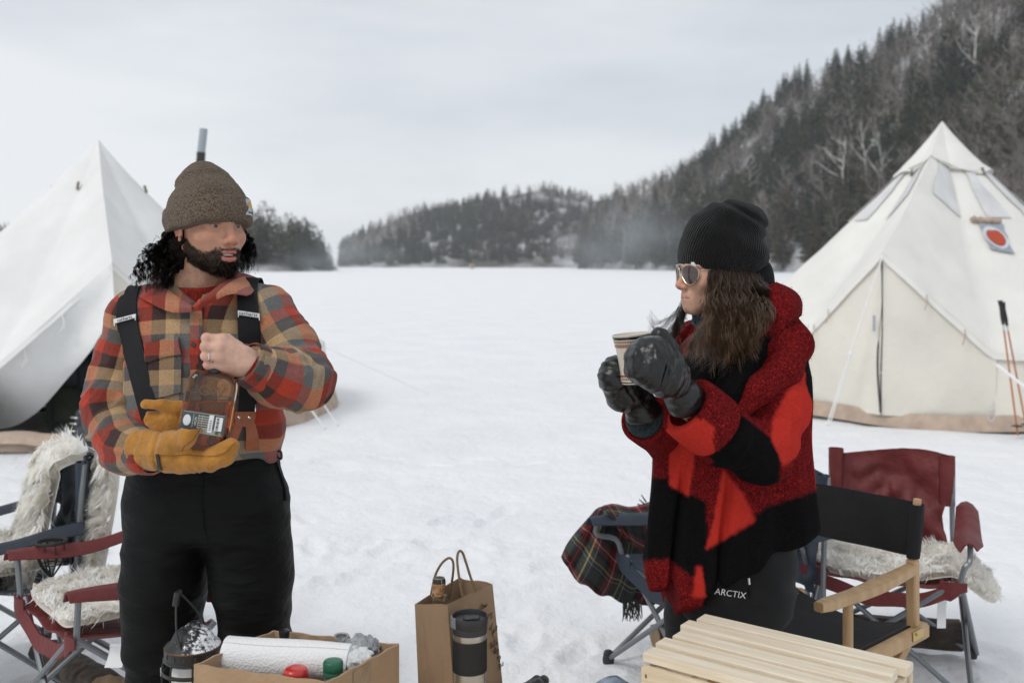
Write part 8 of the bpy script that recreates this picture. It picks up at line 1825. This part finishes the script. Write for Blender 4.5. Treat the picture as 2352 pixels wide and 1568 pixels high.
# ---- the mug she holds
M['stoneware'] = mat('stoneware', (.60, .54, .45), .3, coat=.3, var=.06); M['glaze_dark'] = mat('glaze_dark', (.012, .017, .022), .25); M['glaze_rust'] = mat('glaze_rust', (.26, .075, .025), .3)
ya_ = 2.475; mg = thing('ceramic_mug', 'tall cream mug with brown patterned bands held in black mittens', 'mug', tuple(W(1462, 878, ya_))); mr = math.radians(-5); Mm = np.array([[math.cos(mr), 0, -math.sin(mr)], [0, 1, 0], [math.sin(mr), 0, math.cos(mr)]]); mpx = ya_ / FPX; MH = 112 * mpx
# the mug leans a little: bottom to the right of its rim
Mm = np.array([[math.cos(.10), 0, -math.sin(.10)], [0, 1, 0], [math.sin(.10), 0, math.cos(.10)]])
rad = lambda t: mpx * (34 + 10 * t ** 1.6 + 4 * max(0, t - .9) * 10 * .5)
pr = [(rad(t), MH * t) for t in np.linspace(0, 1, 22)]
mb = MB(); mb.lathe([(mpx * 28, 0)] + pr + [(rad(1) - .003, MH + .001), (rad(.97) - .0045, MH * .96), (rad(.5) - .005, MH * .5), (mpx * 27, .006)], 48, R=Mm); mb.build('cup', M['stoneware'], mg)
def band(t0, t1, mtl, o=.0006): mb = MB(); mb.lathe([(rad(t) + o, MH * t) for t in np.linspace(t0, t1, 4)], 48, R=Mm, caps=False); mb.build('glaze_band', mtl, mg)
band(.915, .965, M['glaze_dark']); band(.845, .885, M['glaze_rust']); band(.755, .80, M['glaze_rust']); band(.808, .818, M['glaze_dark']); band(.15, .19, M['glaze_rust']); band(.085, .125, M['glaze_rust']); band(.02, .045, M['glaze_dark'])
for t0, h, w in ((.865, .030, .0016), (.905, .012, .0022), (.778, .018, .0016), (.105, .028, .0016), (.055, .012, .0022), (.195, .012, .002)):
    for k in range(44):
        a = k / 44 * 2 * PI
        if math.sin(a) > .25: continue
        c = np.array([(rad(t0) + .0011) * math.cos(a), (rad(t0) + .0011) * math.sin(a), MH * t0]); Rz = np.array([[math.cos(a), -math.sin(a), 0], [math.sin(a), math.cos(a), 0], [0, 0, 1]])
        mb = MB(); mb.box(c @ Mm.T, (.0008, w, h * MH), Mm @ Rz); mb.build('glaze_dash', M['stoneware'] if t0 not in (.905, .055) else M['stoneware'], mg)
a0 = math.radians(262); mb = MB(); hn = [np.array([(rad(t) + .0012) * math.cos(a0 + d), (rad(t) + .0012) * math.sin(a0 + d), MH * t]) @ Mm.T for t, d in ((.66, -.52), (.60, -.46), (.55, -.50), (.52, -.60))]; mb.tube(spline(hn, 12), [.0008 + .0018 * i / 11 for i in range(12)], 5); mb.build('horn_motif', M['glaze_dark'], mg)
mb = MB(); hd_ = [np.array([rad(t) * .96 * math.cos(-.5) + x * math.cos(-.5), rad(t) * .96 * math.sin(-.5) + x * math.sin(-.5), MH * t]) @ Mm.T for t, x in ((.86, 0), (.93, .018), (.86, .038), (.62, .042), (.42, .028), (.36, 0))]; mb.tube(spline(hd_, 24), .0068, 10, flat=1.3); mb.build('handle', M['stoneware'], mg)
print('WOMAN', round(time.time() - t1_, 1))
print('SCRIPT TOTAL', round(time.time() - T_START, 1))
